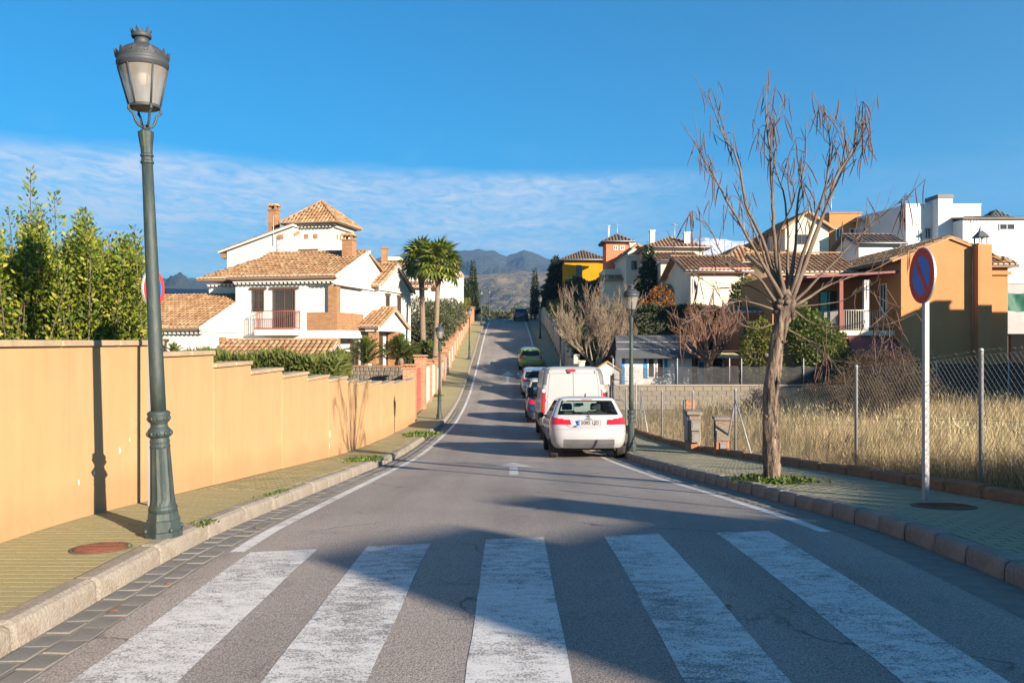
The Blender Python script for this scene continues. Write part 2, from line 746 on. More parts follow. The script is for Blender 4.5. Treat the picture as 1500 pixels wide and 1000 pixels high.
def paint_mat(name, wear=0.5, along=False, tone=(0.56, 0.55, 0.53)):
    """road paint with the asphalt showing through where it has worn"""
    if name in MATS:
        return MATS[name]
    k = Nodes(name)
    v = k.tc.outputs['Object']
    scr = k.noise(k.mapping(v, (5, 11, 1)), 1.0, 6, 0.75, 0.8)
    grain = k.noise(v, 85, 3, 0.75)
    big = k.noise(v, 1.1, 4, 0.6)
    f = k.math('ADD', k.math('MULTIPLY', scr, 0.42), k.math('ADD', k.math('MULTIPLY', grain, 0.66), k.math('MULTIPLY', big, 0.22)))
    sx = k.n('ShaderNodeSeparateXYZ')
    k.l(v, sx.inputs[0])
    trk = k.ramp(k.math('ABSOLUTE', k.math('SUBTRACT', k.math('ABSOLUTE', sx.outputs['X']), .9)), [(0.0, (.028, .028, .028)), (.42, (0, 0, 0))])
    f = k.math('ADD', f, trk)
    m = k.ramp(f, [(0.70 - 0.16 * wear, (0, 0, 0)), (0.78 - 0.12 * wear, (1, 1, 1))])
    cr = k.n('ShaderNodeTexVoronoi')
    cr.feature = 'DISTANCE_TO_EDGE'
    cr.inputs['Scale'].default_value = 4.5
    wn = k.n('ShaderNodeTexNoise')
    wn.inputs['Scale'].default_value = 6
    wn.inputs['Detail'].default_value = 4
    k.l(v, wn.inputs['Vector'])
    wob = k.n('ShaderNodeVectorMath')
    wob.operation = 'MULTIPLY_ADD'
    k.l(wn.outputs['Color'], wob.inputs[0])
    wob.inputs[1].default_value = (0.25, 0.25, 0.25)
    k.l(v, wob.inputs[2])
    k.l(wob.outputs[0], cr.inputs['Vector'])
    crack = k.math('MULTIPLY', k.ramp(cr.outputs['Distance'], [(0.0, (1, 1, 1)), (0.028, (0, 0, 0))]), k.ramp(big, [(0.45, (0, 0, 0)), (0.6, (0.8, 0.8, 0.8))]))
    c = k.mixc(m, (*tone, 1), (0.17, 0.16, 0.15, 1))
    c = k.mixc(crack, c, (0.12, 0.115, 0.11, 1))
    c = k.mixc(0.45, c, k.ramp(grain, [(0.35, (0.6, 0.6, 0.6)), (0.6, (1, 1, 1))]), 'MULTIPLY')
    k.l(c, k.b.inputs['Base Color'])
    k.b.inputs['Roughness'].default_value = 0.75
    k.bump(grain, 0.35, 0.004)
    MATS[name] = k.m
    return k.m


def marking(name, x0, x1, y0, y1, mat, skew=0.0, taper=0.0, ragged=0.0):
    ny = max(3, int((y1 - y0) / 0.35) + 1)
    V, F = [], []
    for i in range(ny):
        t = i / (ny - 1)
        for j in range(7):
            s = j / 6
            x = lerp(x0, x1, s)
            yy0 = y0
            yy1 = y1 + skew * (s - .5) * 1.0
            y = lerp(yy0, yy1, t)
            if i in (0, ny - 1):
                y += random.uniform(-ragged, ragged)
            if j in (0, 6):
                x += random.uniform(-ragged, ragged) * .35
            V.append((x, y, zr(y) + 0.0022))
    for i in range(ny - 1):
        for j in range(6):
            F.append((i * 7 + j, i * 7 + j + 1, i * 7 + j + 8, i * 7 + j + 7))
    return link(name, arrays_mesh(name, V, F, True), mat, road)


zm = paint_mat('zebra_paint', 0.42, tone=(0.60, 0.59, 0.57))
for cx_, yfar in ((-1.82, 6.55), (-0.93, 6.78), (0.03, 7.08), (1.06, 7.22), (2.08, 7.4)):
    marking('zebra_stripe', cx_ - 0.25, cx_ + 0.25, 1.2, yfar, zm, skew=0.12, ragged=0.015)
lm = paint_mat('edge_paint', 0.2, tone=(0.60, 0.59, 0.565))


def line_marking(name, fx, w, y0, y1):
    V, F = [], []
    n = int((y1 - y0) / 0.5) + 1
    for i in range(n + 1):
        y = y0 + (y1 - y0) * i / n
        for dx in (-w / 2, w / 2):
            V.append((fx(y) + dx + random.uniform(-.006, .006), y, zr(y) + 0.0022))
    for i in range(n):
        F.append((2 * i, 2 * i + 1, 2 * i + 3, 2 * i + 2))
    return link(name, arrays_mesh(name, V, F, True), lm, road)


line_marking('edge_line', lambda y: kerb_l(y) + GUT_L + 0.10, 0.11, 6.5, 112)
line_marking('edge_line', lambda y: kerb_r(y) - GUT_R - 0.09, 0.11, 7.4, 112)


def arrow(x, y0, L, w, head, mat):
    def P(px, py):
        return (x + px, y0 + py, zr(y0 + py) + 0.0022)
    V = [P(-w / 2, 0), P(w / 2, 0), P(-w / 2, L * .25), P(w / 2, L * .25), P(-w / 2, L * .62), P(w / 2, L * .62), P(-head, L * .62), P(head, L * .62), P(0, L)]
    F = [(0, 1, 3, 2), (2, 3, 5, 4), (6, 4, 5, 8), (5, 7, 8, 8)]
    me = bpy.data.meshes.new('direction_arrow')
    me.from_pydata(V, [], [(0, 1, 3, 2), (2, 3, 5, 4), (6, 4, 8), (4, 5, 8), (5, 7, 8)])
    return link('direction_arrow', me, mat, road)


am = paint_mat('arrow_paint', 0.5, tone=(0.55, 0.54, 0.52))
arrow(0.03, 14.1, 3.6, 0.16, 0.40, am)
arrow(-0.28, 52.0, 5.5, 0.20, 0.44, am)

# ------------------------------------------------------------------ gutters, kerbs, pavements
STONE_GREY = M('granite_sett', (0.19, 0.18, 0.165, 1), 0.85, 0.25, 2.0, 0.15, 60, 0.5, 50, island=0.35, stain=(0.26, 0.22, 0.16), stain_amt=0.5)
KERB_L = M('pale_granite_kerb', (0.31, 0.27, 0.22, 1), 0.9, 0.2, 1.4, 0.32, 55, 0.9, 45, island=0.15, stain=(0.17, 0.115, 0.07), stain_amt=0.7)
KERB_R = M('brown_sandstone_kerb', (0.27, 0.225, 0.185, 1), 0.9, 0.3, 1.6, 0.2, 40, 0.7, 30, island=0.25, stain=(0.09, 0.075, 0.06), stain_amt=0.6)
PAVER_L = M('olive_paver', (0.31, 0.27, 0.13, 1), 0.9, 0.16, 0.7, 0.14, 50, 0.35, 80, island=0.28, stain=(0.33, 0.27, 0.14), stain_amt=0.55)
PAVER_R = M('grey_green_paver', (0.33, 0.30, 0.19, 1), 0.9, 0.16, 0.7, 0.14, 50, 0.35, 80, island=0.34, stain=(0.10, 0.095, 0.06), stain_amt=0.45)
MORTAR = M('joint_mortar', (0.10, 0.085, 0.055, 1), 0.95, 0.25, 3, 0.15, 60, 0.4, 60)


def paver_far_mat(name, col, joint):
    k = Nodes(name)
    v = k.tc.outputs['Object']
    b = k.n('ShaderNodeTexBrick')
    b.inputs['Color1'].default_value = (*col, 1)
    b.inputs['Color2'].default_value = (col[0] * .85, col[1] * .87, col[2] * .85, 1)
    b.inputs['Mortar'].default_value = (*joint, 1)
    b.inputs['Scale'].default_value = 1.0
    b.inputs['Brick Width'].default_value = 0.2
    b.inputs['Row Height'].default_value = 0.1
    b.inputs['Mortar Size'].default_value = 0.006
    k.l(v, b.inputs['Vector'])
    n = k.noise(v, 0.8, 5)
    c = k.mixc(0.5, b.outputs['Color'], k.ramp(n, [(0.3, (0.75, 0.72, 0.7)), (0.7, (1.1, 1.1, 1.1))]), 'MULTIPLY')
    k.l(c, k.b.inputs['Base Color'])
    k.b.inputs['Roughness'].default_value = 0.92
    k.bump(n, 0.3, 0.01)
    return k.m


def slope_at(y):
    return math.atan2(zr(y + .2) - zr(y - .2), .4)


def chamfer_mesh(name, lx, ly, h, b):
    mb = MB()
    p = []
    for z, i in ((-h, 0), (-b, 0), (0, b)):
        p += [(-lx / 2 + i, -ly / 2 + i, z), (lx / 2 - i, -ly / 2 + i, z), (lx / 2 - i, ly / 2 - i, z), (-lx / 2 + i, ly / 2 - i, z)]
    f = [(8, 9, 10, 11)]
    for l in (0, 4):
        for i in range(4):
            j = (i + 1) % 4
            f.append((l + i, l + j, l + 4 + j, l + 4 + i))
    mb.add(p, f)
    return mb.mesh(name)


def lay_pieces(parent, spots, name, me, mat, limit=300, far_name=None, tilt=0.0):
    """spots: (x, y, z, rz) ordered nearest first; the first `limit` are objects, the rest one joined part"""
    if len(me.materials) == 0:
        me.materials.append(mat)
    spots = [s if len(s) == 6 else (*s, 1.0, 1.0) for s in spots]
    for (x, y, z, rz, sx, sy) in spots[:limit]:
        o = bpy.data.objects.new(name, me)
        COL.objects.link(o)
        o.parent = parent
        o.location = (x, y, z)
        o.rotation_euler = (slope_at(y) + random.uniform(-tilt, tilt), random.uniform(-tilt, tilt), rz)
        o.scale = (sx, sy, 1.0)
    rest = spots[limit:]
    if rest:
        base = np.array([v.co[:] for v in me.vertices])
        faces = np.array([p.vertices[:] for p in me.polygons])
        Vs, Fs = [], []
        for i, (x, y, z, rz, sx, sy) in enumerate(rest):
            m = Matrix.Rotation(rz, 3, 'Z') @ Matrix.Rotation(slope_at(y) + random.uniform(-tilt, tilt), 3, 'X')
            Vs.append((base * np.array((sx, sy, 1.0))) @ np.array(m).T + np.array((x, y, z)))
            Fs.append(faces + i * len(base))
        o = link(far_name or name, arrays_mesh(name, np.concatenate(Vs), np.concatenate(Fs)), mat, parent)
        o['kind'] = 'stuff'


def pavement(name, fl, fr, y0, y1, yfar, mat, far_rgb, joint, gap=.007, bedmat=None):
    bed = link(name, strip_mesh(name, fl, fr, lambda y: zs(y) - 0.0018, -25, y1, 0.2, 2), bedmat or MORTAR)
    tag(bed, kind='structure')
    far = link('far_paving', strip_mesh('far_paving', fl, fr, lambda y: zs(y), yfar, y1, 0.5, 2), paver_far_mat(name + '_far', far_rgb, joint), bed)
    me = chamfer_mesh('paver', 0.1955, 0.1 - gap, 0.03, 0.0006)
    spots = []
    row = 0
    y = y0
    while y < yfar - 0.05:
        a, b = fl(y) + 0.02, fr(y) - 0.02
        x = a - (0.1 if row % 2 else 0.0)
        while x < b - 0.02:
            xa, xb = max(x, a), min(x + .2, b)
            if xb - xa > .025:
                spots.append(((xa + xb) / 2 + random.uniform(-.001, .001), y + 0.05, zs(y + .05) + random.uniform(-.0004, .0006), random.uniform(-.010, .010), ((xb - xa) - gap) / .1955, 1.0))
            x += 0.2
        y += 0.1
        row += 1
    # nearest in view first
    def rank(s):
        vis = abs(s[0]) / max(s[1], .1) < 0.66
        return (0 if vis else 1, s[1])
    spots.sort(key=rank)
    lay_pieces(bed, spots, 'paver', me, mat, 300, 'paver_field', 0.002)
    return bed


pave_l = pavement('sidewalk_left', wall_l, lambda y: kerb_l(y) - 0.15, 3.0, 126, 24.0, PAVER_L, (0.30, 0.262, 0.128), (0.14, 0.12, 0.065), .0075, M('olive_joint_soil', (0.10, 0.083, 0.042, 1), .95, .3, 3))
pave_r = pavement('sidewalk_right', lambda y: kerb_r(y) + 0.15, lambda y: edge_r(y) - 0.0, 4.4, 126, 22.0, PAVER_R, (0.30, 0.27, 0.165), (0.10, 0.085, 0.045), .013, M('dark_joint_soil', (0.035, 0.03, 0.018, 1), .95, .3, 3))


def kerb_run(name, fx, side, stone, y0, y1, yfar, mat, drops=()):
    """kerb stones with a rounded nose; fx is the road face of the kerb"""
    bed = link(name, strip_mesh(name, (lambda y: fx(y) - .16) if side < 0 else (lambda y: fx(y) + .01), (lambda y: fx(y) - .01) if side < 0 else (lambda y: fx(y) + .16), lambda y: zr(y) + 0.03, -25, 126, 0.6, 1), MORTAR)
    tag(bed, kind='structure')
    y = y0
    cache = {}
    while y < y1:
        L = stone if y < yfar else 3.0
        L2 = L * random.uniform(.92, 1.08) if y < yfar else L
        # cross-section: road face at 0, rounded nose, back at .15
        h = SWH + 0.01
        prof = [(0.0, -0.12), (0.005, h - 0.05), (0.018, h - 0.018), (0.05, h), (0.15, h), (0.15, -0.12)]
        key = round(L2, 2)
        if key not in cache:
            mb = MB()
            V, F = [], []
            ny = 4
            for i in range(ny):
                t = i / (ny - 1)
                g = 0.010 if i in (0, ny - 1) else 0
                yy = -key / 2 + 0.006 + (key - 0.012) * (0.0, 0.03, 0.97, 1.0)[i]
                for (px, pz) in prof:
                    V.append((side * (px + g * .4), yy, pz - g * .8))
            m = len(prof)
            for i in range(ny - 1):
                for j in range(m - 1):
                    q = (i * m + j, i * m + j + 1, (i + 1) * m + j + 1, (i + 1) * m + j)
                    F.append(q if side < 0 else q[::-1])
            F.append(tuple(range(m)) if side > 0 else tuple(range(m))[::-1])
            F.append(tuple(range((ny - 1) * m, ny * m)) if side < 0 else tuple(range((ny - 1) * m, ny * m))[::-1])
            mb.add(V, F, False)
            cache[key] = mb.mesh('kerb_stone')
            cache[key].materials.append(mat)
        ym = y + key / 2
        o = bpy.data.objects.new('kerb_stone', cache[key])
        COL.objects.link(o)
        o.parent = bed
        ang = math.atan2(fx(ym + .3) - fx(ym - .3), .6)
        o.location = (fx(ym) + random.uniform(-.006, .006), ym, zr(ym) + random.uniform(-.008, .005))
        o.rotation_euler = (slope_at(ym), random.uniform(-.02, .02), -ang)
        y += key + 0.004


kerb_run('kerb_left', kerb_l, -1, 0.95, -6, 120, 62, KERB_L)
kerb_run('kerb_right', kerb_r, 1, 0.46, -4, 120, 50, KERB_R)


def gutter(name, fa, fb, y0, ynear, y1, jit=1.0):
    """two rows of granite setts between kerb and asphalt"""
    bed = link(name, strip_mesh(name, fa, fb, lambda y: zr(y) - 0.003, -25, 126, 0.6, 1), M('gutter_mortar', (0.20, 0.178, 0.145, 1), 0.95, 0.3, 1.5, 0.2, 40, 0.4, 60))
    tag(bed, kind='structure')
    me = chamfer_mesh('sett', 0.143, 0.208, 0.03, 0.005)
    spots = []
    y = y0
    i = 0
    while y < y1:
        w = fb(y) - fa(y)
        n = max(2, int(w / 0.155))
        for r in range(n):
            yy = y + (0.105 if r % 2 else 0.0)
            x = lerp(fa(yy), fb(yy), (r + .5) / n)
            spots.append((x + random.uniform(-.006, .006), yy, zr(yy) + (0.004 + random.uniform(-.007, .004)) * jit, random.uniform(-.09, .09) * jit, random.uniform(.86, 1.0), random.uniform(.84, 1.0)))
        y += 0.213
    spots.sort(key=lambda s: s[1])
    lay_pieces(bed, spots, 'sett', me, STONE_GREY, 110, 'sett_rows', 0.03 * jit)


gutter('gutter_left', lambda y: kerb_l(y) + 0.012, lambda y: kerb_l(y) + GUT_L - .004, 2.5, 12, 40, .6)
gutter('gutter_right', lambda y: kerb_r(y) - GUT_R + .004, lambda y: kerb_r(y) - 0.012, 3.5, 12, 34, .3)
# ------------------------------------------------------------------ peach garden wall, stepping down the hill
def wall_mat(name, col, streak=0.5, base_dirt=False):
    k = Nodes(name)
    v = k.tc.outputs['Object']
    st = k.noise(k.mapping(v, (3.0, 3.0, 0.25)), 2.0, 6, 0.65)
    bl = k.noise(v, 0.9, 5, 0.6)
    gr = k.noise(v, 90, 3, 0.7)
    c = k.ramp(bl, [(0.3, shade(col, .9)), (0.7, shade(col, 1.06))])
    c = k.mixc(streak, c, k.ramp(st, [(0.3, (0.86, 0.82, 0.78)), (0.6, (1, 1, 1)), (0.8, (1.05, 1.05, 1.04))]), 'MULTIPLY')
    spots = k.noise(v, 4.0, 6, 0.75, 0.4)
    c = k.mixc(k.ramp(spots, [(0.66, (0, 0, 0)), (0.78, (0.45, 0.45, 0.45))]), c, shade(col, .72))
    if base_dirt:
        sep = k.n('ShaderNodeSeparateXYZ')
        k.l(v, sep.inputs[0])
        hn = k.math('ADD', sep.outputs['Z'], k.math('MULTIPLY', k.noise(v, 3.0, 5, .7), -.30))
        c = k.mixc(k.ramp(hn, [(0.0, (.30, .30, .30)), (.25, (0, 0, 0))]), c, shade(col, .55))
        # rain streaks and hairline cracks
        rs = k.noise(k.mapping(v, (9, 9, .35)), 1.0, 5, .7)
        c = k.mixc(k.ramp(rs, [(.60, (0, 0, 0)), (.76, (.22, .22, .22))]), c, shade(col, .62))
        cr = k.n('ShaderNodeTexVoronoi')
        cr.feature = 'DISTANCE_TO_EDGE'
        cr.inputs['Scale'].default_value = 1.1
        wv = k.n('ShaderNodeTexNoise')
        wv.inputs['Scale'].default_value = 2.5
        wv.inputs['Detail'].default_value = 6
        k.l(v, wv.inputs['Vector'])
        ad = k.n('ShaderNodeVectorMath')
        ad.operation = 'ADD'
        k.l(v, ad.inputs[0])
        k.l(wv.outputs['Color'], ad.inputs[1])
        k.l(ad.outputs[0], cr.inputs['Vector'])
        c = k.mixc(k.math('MULTIPLY', k.ramp(cr.outputs['Distance'], [(0, (1, 1, 1)), (.006, (0, 0, 0))]), k.ramp(bl, [(.52, (0, 0, 0)), (.6, (.55, .55, .55))])), c, shade(col, .4))
    k.l(c, k.b.inputs['Base Color'])
    k.b.inputs['Roughness'].default_value = 0.92
    k.b.inputs['Specular IOR Level'].default_value = 0.2
    k.bump(k.math('ADD', gr, k.math('MULTIPLY', bl, 2.0)), 0.22, 0.008)
    return k.m


PEACH = wall_mat('peach_render', (0.44, 0.264, 0.131, 1), base_dirt=True)
COPING = M('pale_stone_coping', (0.36, 0.265, 0.165, 1), 0.85, 0.15, 2.0, 0.15, 50, 0.4, 40, stain=(0.2, 0.16, 0.11), stain_amt=0.5)
WT = 0.24
secs = [(-1.5, 1.0, 1.98), (1.0, 3.4, 1.80), (3.4, 6.0, 1.63), (6.0, 9.1, 1.56), (9.1, 10.7, 1.43), (10.7, 12.2, 1.26), (12.2, 13.9, 1.11), (13.9, 15.6, 0.98), (15.6, 17.4, 0.85),
        (17.4, 19.3, 0.74), (19.3, 20.7, 0.62), (20.7, 22.5, 0.50), (22.5, 24.4, 0.385), (24.4, 26.9, 0.27), (26.9, 29.8, 0.155), (29.8, 32.9, 0.09)]
gw = thing('garden_wall', 'long peach rendered garden wall stepping down beside the left sidewalk', 'wall', (-3.9, 6, zs(6)))
for i, (y0, y1, zt) in enumerate(secs):
    mb = MB()
    x1 = -3.9 + (0.012 if i % 2 else 0.0)
    zb = min(zs(y0), zs(y1)) - 0.3
    ym = (y0 + y1) / 2
    og = Vector((x1, ym, zs(ym)))
    mb.box(-WT, 0, y0 - ym, y1 - ym, zb - og.z, zt - og.z)
    o = mb.build('wall_section', PEACH, gw, og - Vector(gw.location))
    n = max(1, round((y1 - y0) / 0.95))
    for j in range(n):
        a, b = lerp(y0, y1, j / n), lerp(y0, y1, (j + 1) / n)
        c = MB().cbox(x1 - WT - 0.035, x1 + 0.035, a + .003 - (0.03 if j == 0 else 0), b - .003, zt + .001, zt + 0.052, 0.012)
        o = c.build('coping_slab', COPING, gw)
        o.matrix_parent_inverse = Matrix.Translation(-Vector(gw.location))
# flaked paint spots
FLAKE = M('bare_plaster', (0.68, 0.60, 0.50, 1), 0.95, 0.1, 8)
for (yy, zz, r) in ((7.35, 0.34, .030), (7.62, 0.38, .028), (8.12, .52, .042), (8.33, 0.60, .026), (17.5, -0.38, 0.10), (17.42, -0.62, 0.08)):
    pts = []
    for a in range(9):
        an = a / 9 * 2 * math.pi
        rr = r * random.uniform(.6, 1.1)
        pts.append((-3.9 + (0.0) + 0.0135, yy + rr * math.cos(an) * .55, zz + rr * math.sin(an)))
    o = MB().add(pts + [(p[0] - .004, p[1], p[2]) for p in pts], [tuple(range(9))]).build('flaked_patch', FLAKE, gw)
    o.matrix_parent_inverse = Matrix.Translation(-Vector(gw.location))

# ------------------------------------------------------------------ street lamps
LAMP_GREEN = M('weathered_green_iron', (0.021, 0.036, 0.036, 1), 0.6, 0.3, 3.0, 0.15, 60, 0.25, 30, spec=0.5, stretch=(4, 4, 1), stain=(0.07, 0.075, 0.04), stain_amt=0.55)
LAMP_GREY = M('grey_lantern_iron', (0.035, 0.04, 0.046, 1), 0.6, 0.2, 5.0, 0.1, 60, 0.2, 60, spec=0.5)


def lantern_glass():
    k = Nodes('lantern_glass')
    v = k.tc.outputs['Object']
    n = k.noise(k.mapping(v, (3, 3, 1.0)), 4, 4, .6)
    t = k.n('ShaderNodeBsdfTransparent')
    t.inputs[0].default_value = (0.9, 0.86, 0.8, 1)
    tl = k.n('ShaderNodeBsdfTranslucent')
    c = k.ramp(n, [(0.3, (0.42, 0.37, 0.31)), (0.7, (0.52, 0.50, 0.47))])
    k.l(c, tl.inputs[0])
    k.l(c, k.b.inputs['Base Color'])
    k.b.inputs['Roughness'].default_value = 0.25
    a = k.n('ShaderNodeMixShader')
    a.inputs[0].default_value = 0.5
    k.l(k.b.outputs[0], a.inputs[1])
    k.l(tl.outputs[0], a.inputs[2])
    b = k.n('ShaderNodeMixShader')
    b.inputs[0].default_value = 0.62
    k.l(t.outputs[0], b.inputs[1])
    k.l(a.outputs[0], b.inputs[2])
    k.l(b.outputs[0], k.out.inputs['Surface'])
    return k.m


LGLASS = lantern_glass()
WHITE_LAMP = M('white_enamel', (0.7, 0.7, 0.68, 1), 0.4, 0.05)


def make_lamp():
    t = thing('street_lamp', 'lamp', 'street lamp')
    # footing, octagonal
    b = MB().lathe([(0.165, 0.0), (0.165, 0.045), (0.15, 0.05), (0.15, 0.13), (0.138, 0.14), (0.132, 0.19), (0.115, 0.205)], 8, smooth=False)
    for k in range(4):
        an = k * math.pi / 2 + math.pi / 4
        b.lathe([(0.018, 0.05), (0.018, 0.075), (0.006, 0.085)], 6, (0.158 * math.cos(an), 0.158 * math.sin(an), -0.005))
    b.build('base', LAMP_GREEN, t)
    # tapered fluted pedestal
    p = MB()
    n = 24
    V, F = [], []
    prof = [(0.118, 0.203), (0.122, 0.22), (0.118, 0.235), (0.108, 0.25), (0.101, 0.30), (0.083, 0.70), (0.086, 0.72), (0.080, 0.735), (0.084, 0.76), (0.076, 0.79)]
    for i, (r, z) in enumerate(prof):
        for k in range(n):
            an = 2 * math.pi * k / n
            rr = r * (0.93 if (k % 2 and i in (4, 5)) else 1.0)
            V.append((rr * math.cos(an), rr * math.sin(an), z))
    for i in range(len(prof) - 1):
        for k in range(n):
            kk = (k + 1) % n
            F.append((i * n + k, i * n + kk, (i + 1) * n + kk, (i + 1) * n + k))
    p.add(V, F, False).build('pedestal', LAMP_GREEN, t)
    # double collar with leaf ornament
    c = MB().lathe([(0.074, 0.785), (0.098, 0.80), (0.104, 0.825), (0.096, 0.85), (0.078, 0.868), (0.07, 0.885), (0.072, 0.905), (0.09, 0.92), (0.096, 0.945), (0.09, 0.965), (0.098, 0.978), (0.094, 0.992), (0.068, 1.005)], 20)
    for k in range(10):
        an = k * 2 * math.pi / 10
        for r, z, s in ((0.098, 0.822, .022), (0.09, 0.942, .018)):
            c.lathe([(0.001, -s), (s * .8, -s * .4), (s * .7, s * .5), (0.001, s)], 6, (r * math.cos(an), r * math.sin(an), z))
    c.build('collar', LAMP_GREEN, t)
    MB().lathe([(0.064, 1.0), (0.062, 1.3), (0.052, 2.4), (0.046, 2.98)], 18).build('pole', LAMP_GREEN, t)
    h = MB().lathe([(0.046, 2.975), (0.056, 2.985), (0.056, 3.0), (0.047, 3.01), (0.047, 3.03), (0.056, 3.04), (0.056, 3.052), (0.048, 3.062), (0.05, 3.10), (0.064, 3.20), (0.066, 3.235), (0.05, 3.245), (0.03, 3.26), (0.03, 3.29)], 12, smooth=False)
    h.build('capital', LAMP_GREEN, t)
    # scroll brackets
    for k in range(4):
        an = k * math.pi / 2 + math.pi / 4
        br = MB()
        pts = []
        for (r, z) in ((0.02, 3.27), (0.06, 3.285), (0.085, 3.32), (0.10, 3.37), (0.128, 3.395), (0.142, 3.42), (0.128, 3.44)):
            pts.append((r * math.cos(an), r * math.sin(an), z))
        br.tube(pts, [.011, .012, .012, .011, .011, .010, .008], 6)
        br.lathe([(0.0, -.016), (0.014, -.006), (0.014, .006), (0.0, .016)], 6, (0.138 * math.cos(an), 0.138 * math.sin(an), 3.405))
        br.build('bracket', LAMP_GREY, t)
    # lantern frame: bottom ring, top band, six ribs
    fr = MB().lathe([(0.115, 3.42), (0.128, 3.425), (0.130, 3.445), (0.118, 3.45)], 24)
    fr.lathe([(0.196, 3.735), (0.208, 3.74), (0.208, 3.758), (0.216, 3.765), (0.216, 3.79), (0.208, 3.798), (0.214, 3.812), (0.222, 3.83), (0.20, 3.838)], 30)
    for k in range(6):
        an = k * math.pi / 3 + .3
        fr.tube([(0.128 * math.cos(an), 0.128 * math.sin(an), 3.44), (0.203 * math.cos(an), 0.203 * math.sin(an), 3.745)], 0.0085, 6)
    frame = fr.build('lantern_frame', LAMP_GREY, t)
    # leaf cresting round the band
    cr = MB()
    for k in range(22):
        an = k * 2 * math.pi / 22
        r = 0.219
        h2 = 0.055 if k % 2 else 0.036
        u = Vector((-math.sin(an), math.cos(an), 0))
        o = Vector((math.cos(an), math.sin(an), 0))
        c0 = o * r + Vector((0, 0, 3.822))
        pts = [c0 - u * .026, c0 + u * .026, c0 + u * .020 + o * .006 + Vector((0, 0, h2 * .5)), c0 + o * .012 + Vector((0, 0, h2)), c0 - u * .020 + o * .006 + Vector((0, 0, h2 * .5))]
        cr.prism(pts, -o * 0.008)
    cr.build('cresting', LAMP_GREY, frame)
    for k in range(6):
        a0 = k * math.pi / 3 + .3 + .03
        MB().lathe([(0.121, 3.447), (0.199, 3.742)], 6, a0=a0, a1=a0 + math.pi / 3 - .06).build('pane', LGLASS, t)
    MB().lathe([(0.0, 3.40), (0.09, 3.415), (0.118, 3.425)], 20, cap=False).build('lower_bowl', LGLASS, t)
    MB().lathe([(0.03, 3.735), (0.05, 3.72), (0.055, 3.66), (0.04, 3.61), (0.0, 3.60)], 14, cap=False).build('bulb', WHITE_LAMP, t)
    rf = MB().lathe([(0.205, 3.834), (0.19, 3.865), (0.15, 3.90), (0.10, 3.925), (0.068, 3.935), (0.062, 3.945), (0.062, 3.985), (0.075, 3.99)], 24)
    rf.build('roof', LAMP_GREY, t)
    cw = MB().lathe([(0.07, 3.985), (0.082, 3.99), (0.084, 4.01), (0.076, 4.02)], 20)
    for k in range(12):
        an = k * math.pi / 6
        o = Vector((math.cos(an), math.sin(an), 0))
        u = Vector((-math.sin(an), math.cos(an), 0))
        c0 = o * .08 + Vector((0, 0, 4.012))
        hh = .055 if k % 2 else .035
        cw.prism([c0 - u * .016, c0 + u * .016, c0 + u * .012 + Vector((0, 0, hh * .5)) + o * .006, c0 + o * .014 + Vector((0, 0, hh)), c0 - u * .012 + o * .006 + Vector((0, 0, hh * .5))], -o * .007)
    cw.build('crown', LAMP_GREY, t)
    return t


lamp0 = make_lamp()
lamp_spots = [
    (-2.76, 6.5, 'green iron street lamp leaning left on the near left sidewalk, tallest in view', -2.6, 0.0),
    (2.86, 19.65, 'green street lamp just right of the white hatchback', 0.0, 0.2),
    (-3.06, 34.5, 'street lamp beside the brick gate pillars at the end of the peach wall', 0.3, 0.1),
    (2.80, 47.6, 'street lamp rising behind the white van, before the bare tree', 0.0, 0.5),
    (-3.25, 62.5, 'street lamp beside the white wall with brick piers, third on the left', 0.0, 0.3),
    (2.60, 76.0, 'street lamp on the right beyond the lime green car', 0.0, 0.8),
    (-3.45, 92.0, 'far left street lamp near the top of the road, nearest the cypress', 0.0, 0.6),
    (2.44, 103.5, 'far right street lamp at the top of the road beside the dark blue car', 0.0, 0.3),
    (-3.15, 113.0, 'farthest left street lamp, standing just past the road crest', 0.0, 0.4),
]
for i, (x, y, lab, lean, rz) in enumerate(lamp_spots):
    o = lamp0 if i == 0 else copy_tree(lamp0)
    o.location = (x, y, zs(y))
    o.rotation_euler = (0, R(lean), rz)
    o.scale = (.90, .90, .99)
    tag(o, lab, 'street lamp', 'green iron street lamps along both pavements')

# ------------------------------------------------------------------ no-parking signs
SIGN_RED = M('sign_red', (0.50, 0.05, 0.04, 1), 0.6, 0.12, 6, 0.08, 80, spec=0.2)
SIGN_BLUE = M('sign_blue', (0.012, 0.12, 0.42, 1), 0.45, 0.25, 3, 0.05, 80, spec=0.25)
GALV = M('galvanised_steel', (0.33, 0.335, 0.34, 1), 0.6, 0.2, 4, 0.15, 50, 0.1, 60, metal=0.3, stretch=(3, 3, 0.5))
ALU = M('sign_back_aluminium', (0.5, 0.5, 0.48, 1), 0.5, 0.1, 4, metal=0.6)


def disc(mb, r0, r1, y, n=40):
    """ring in the XZ plane facing -Y"""
    V = []
    for k in range(n):
        an = 2 * math.pi * k / n
        V.append((r1 * math.cos(an), y, r1 * math.sin(an)))
        V.append((r0 * math.cos(an), y, r0 * math.sin(an)))
    if r0 < 1e-5:
        mb.add([(r1 * math.cos(2 * math.pi * k / n), y, r1 * math.sin(2 * math.pi * k / n)) for k in range(n)], [tuple(range(n))])
    else:
        mb.add(V, [(2 * k, 2 * ((k + 1) % n), 2 * ((k + 1) % n) + 1, 2 * k + 1) for k in range(n)])
    return mb


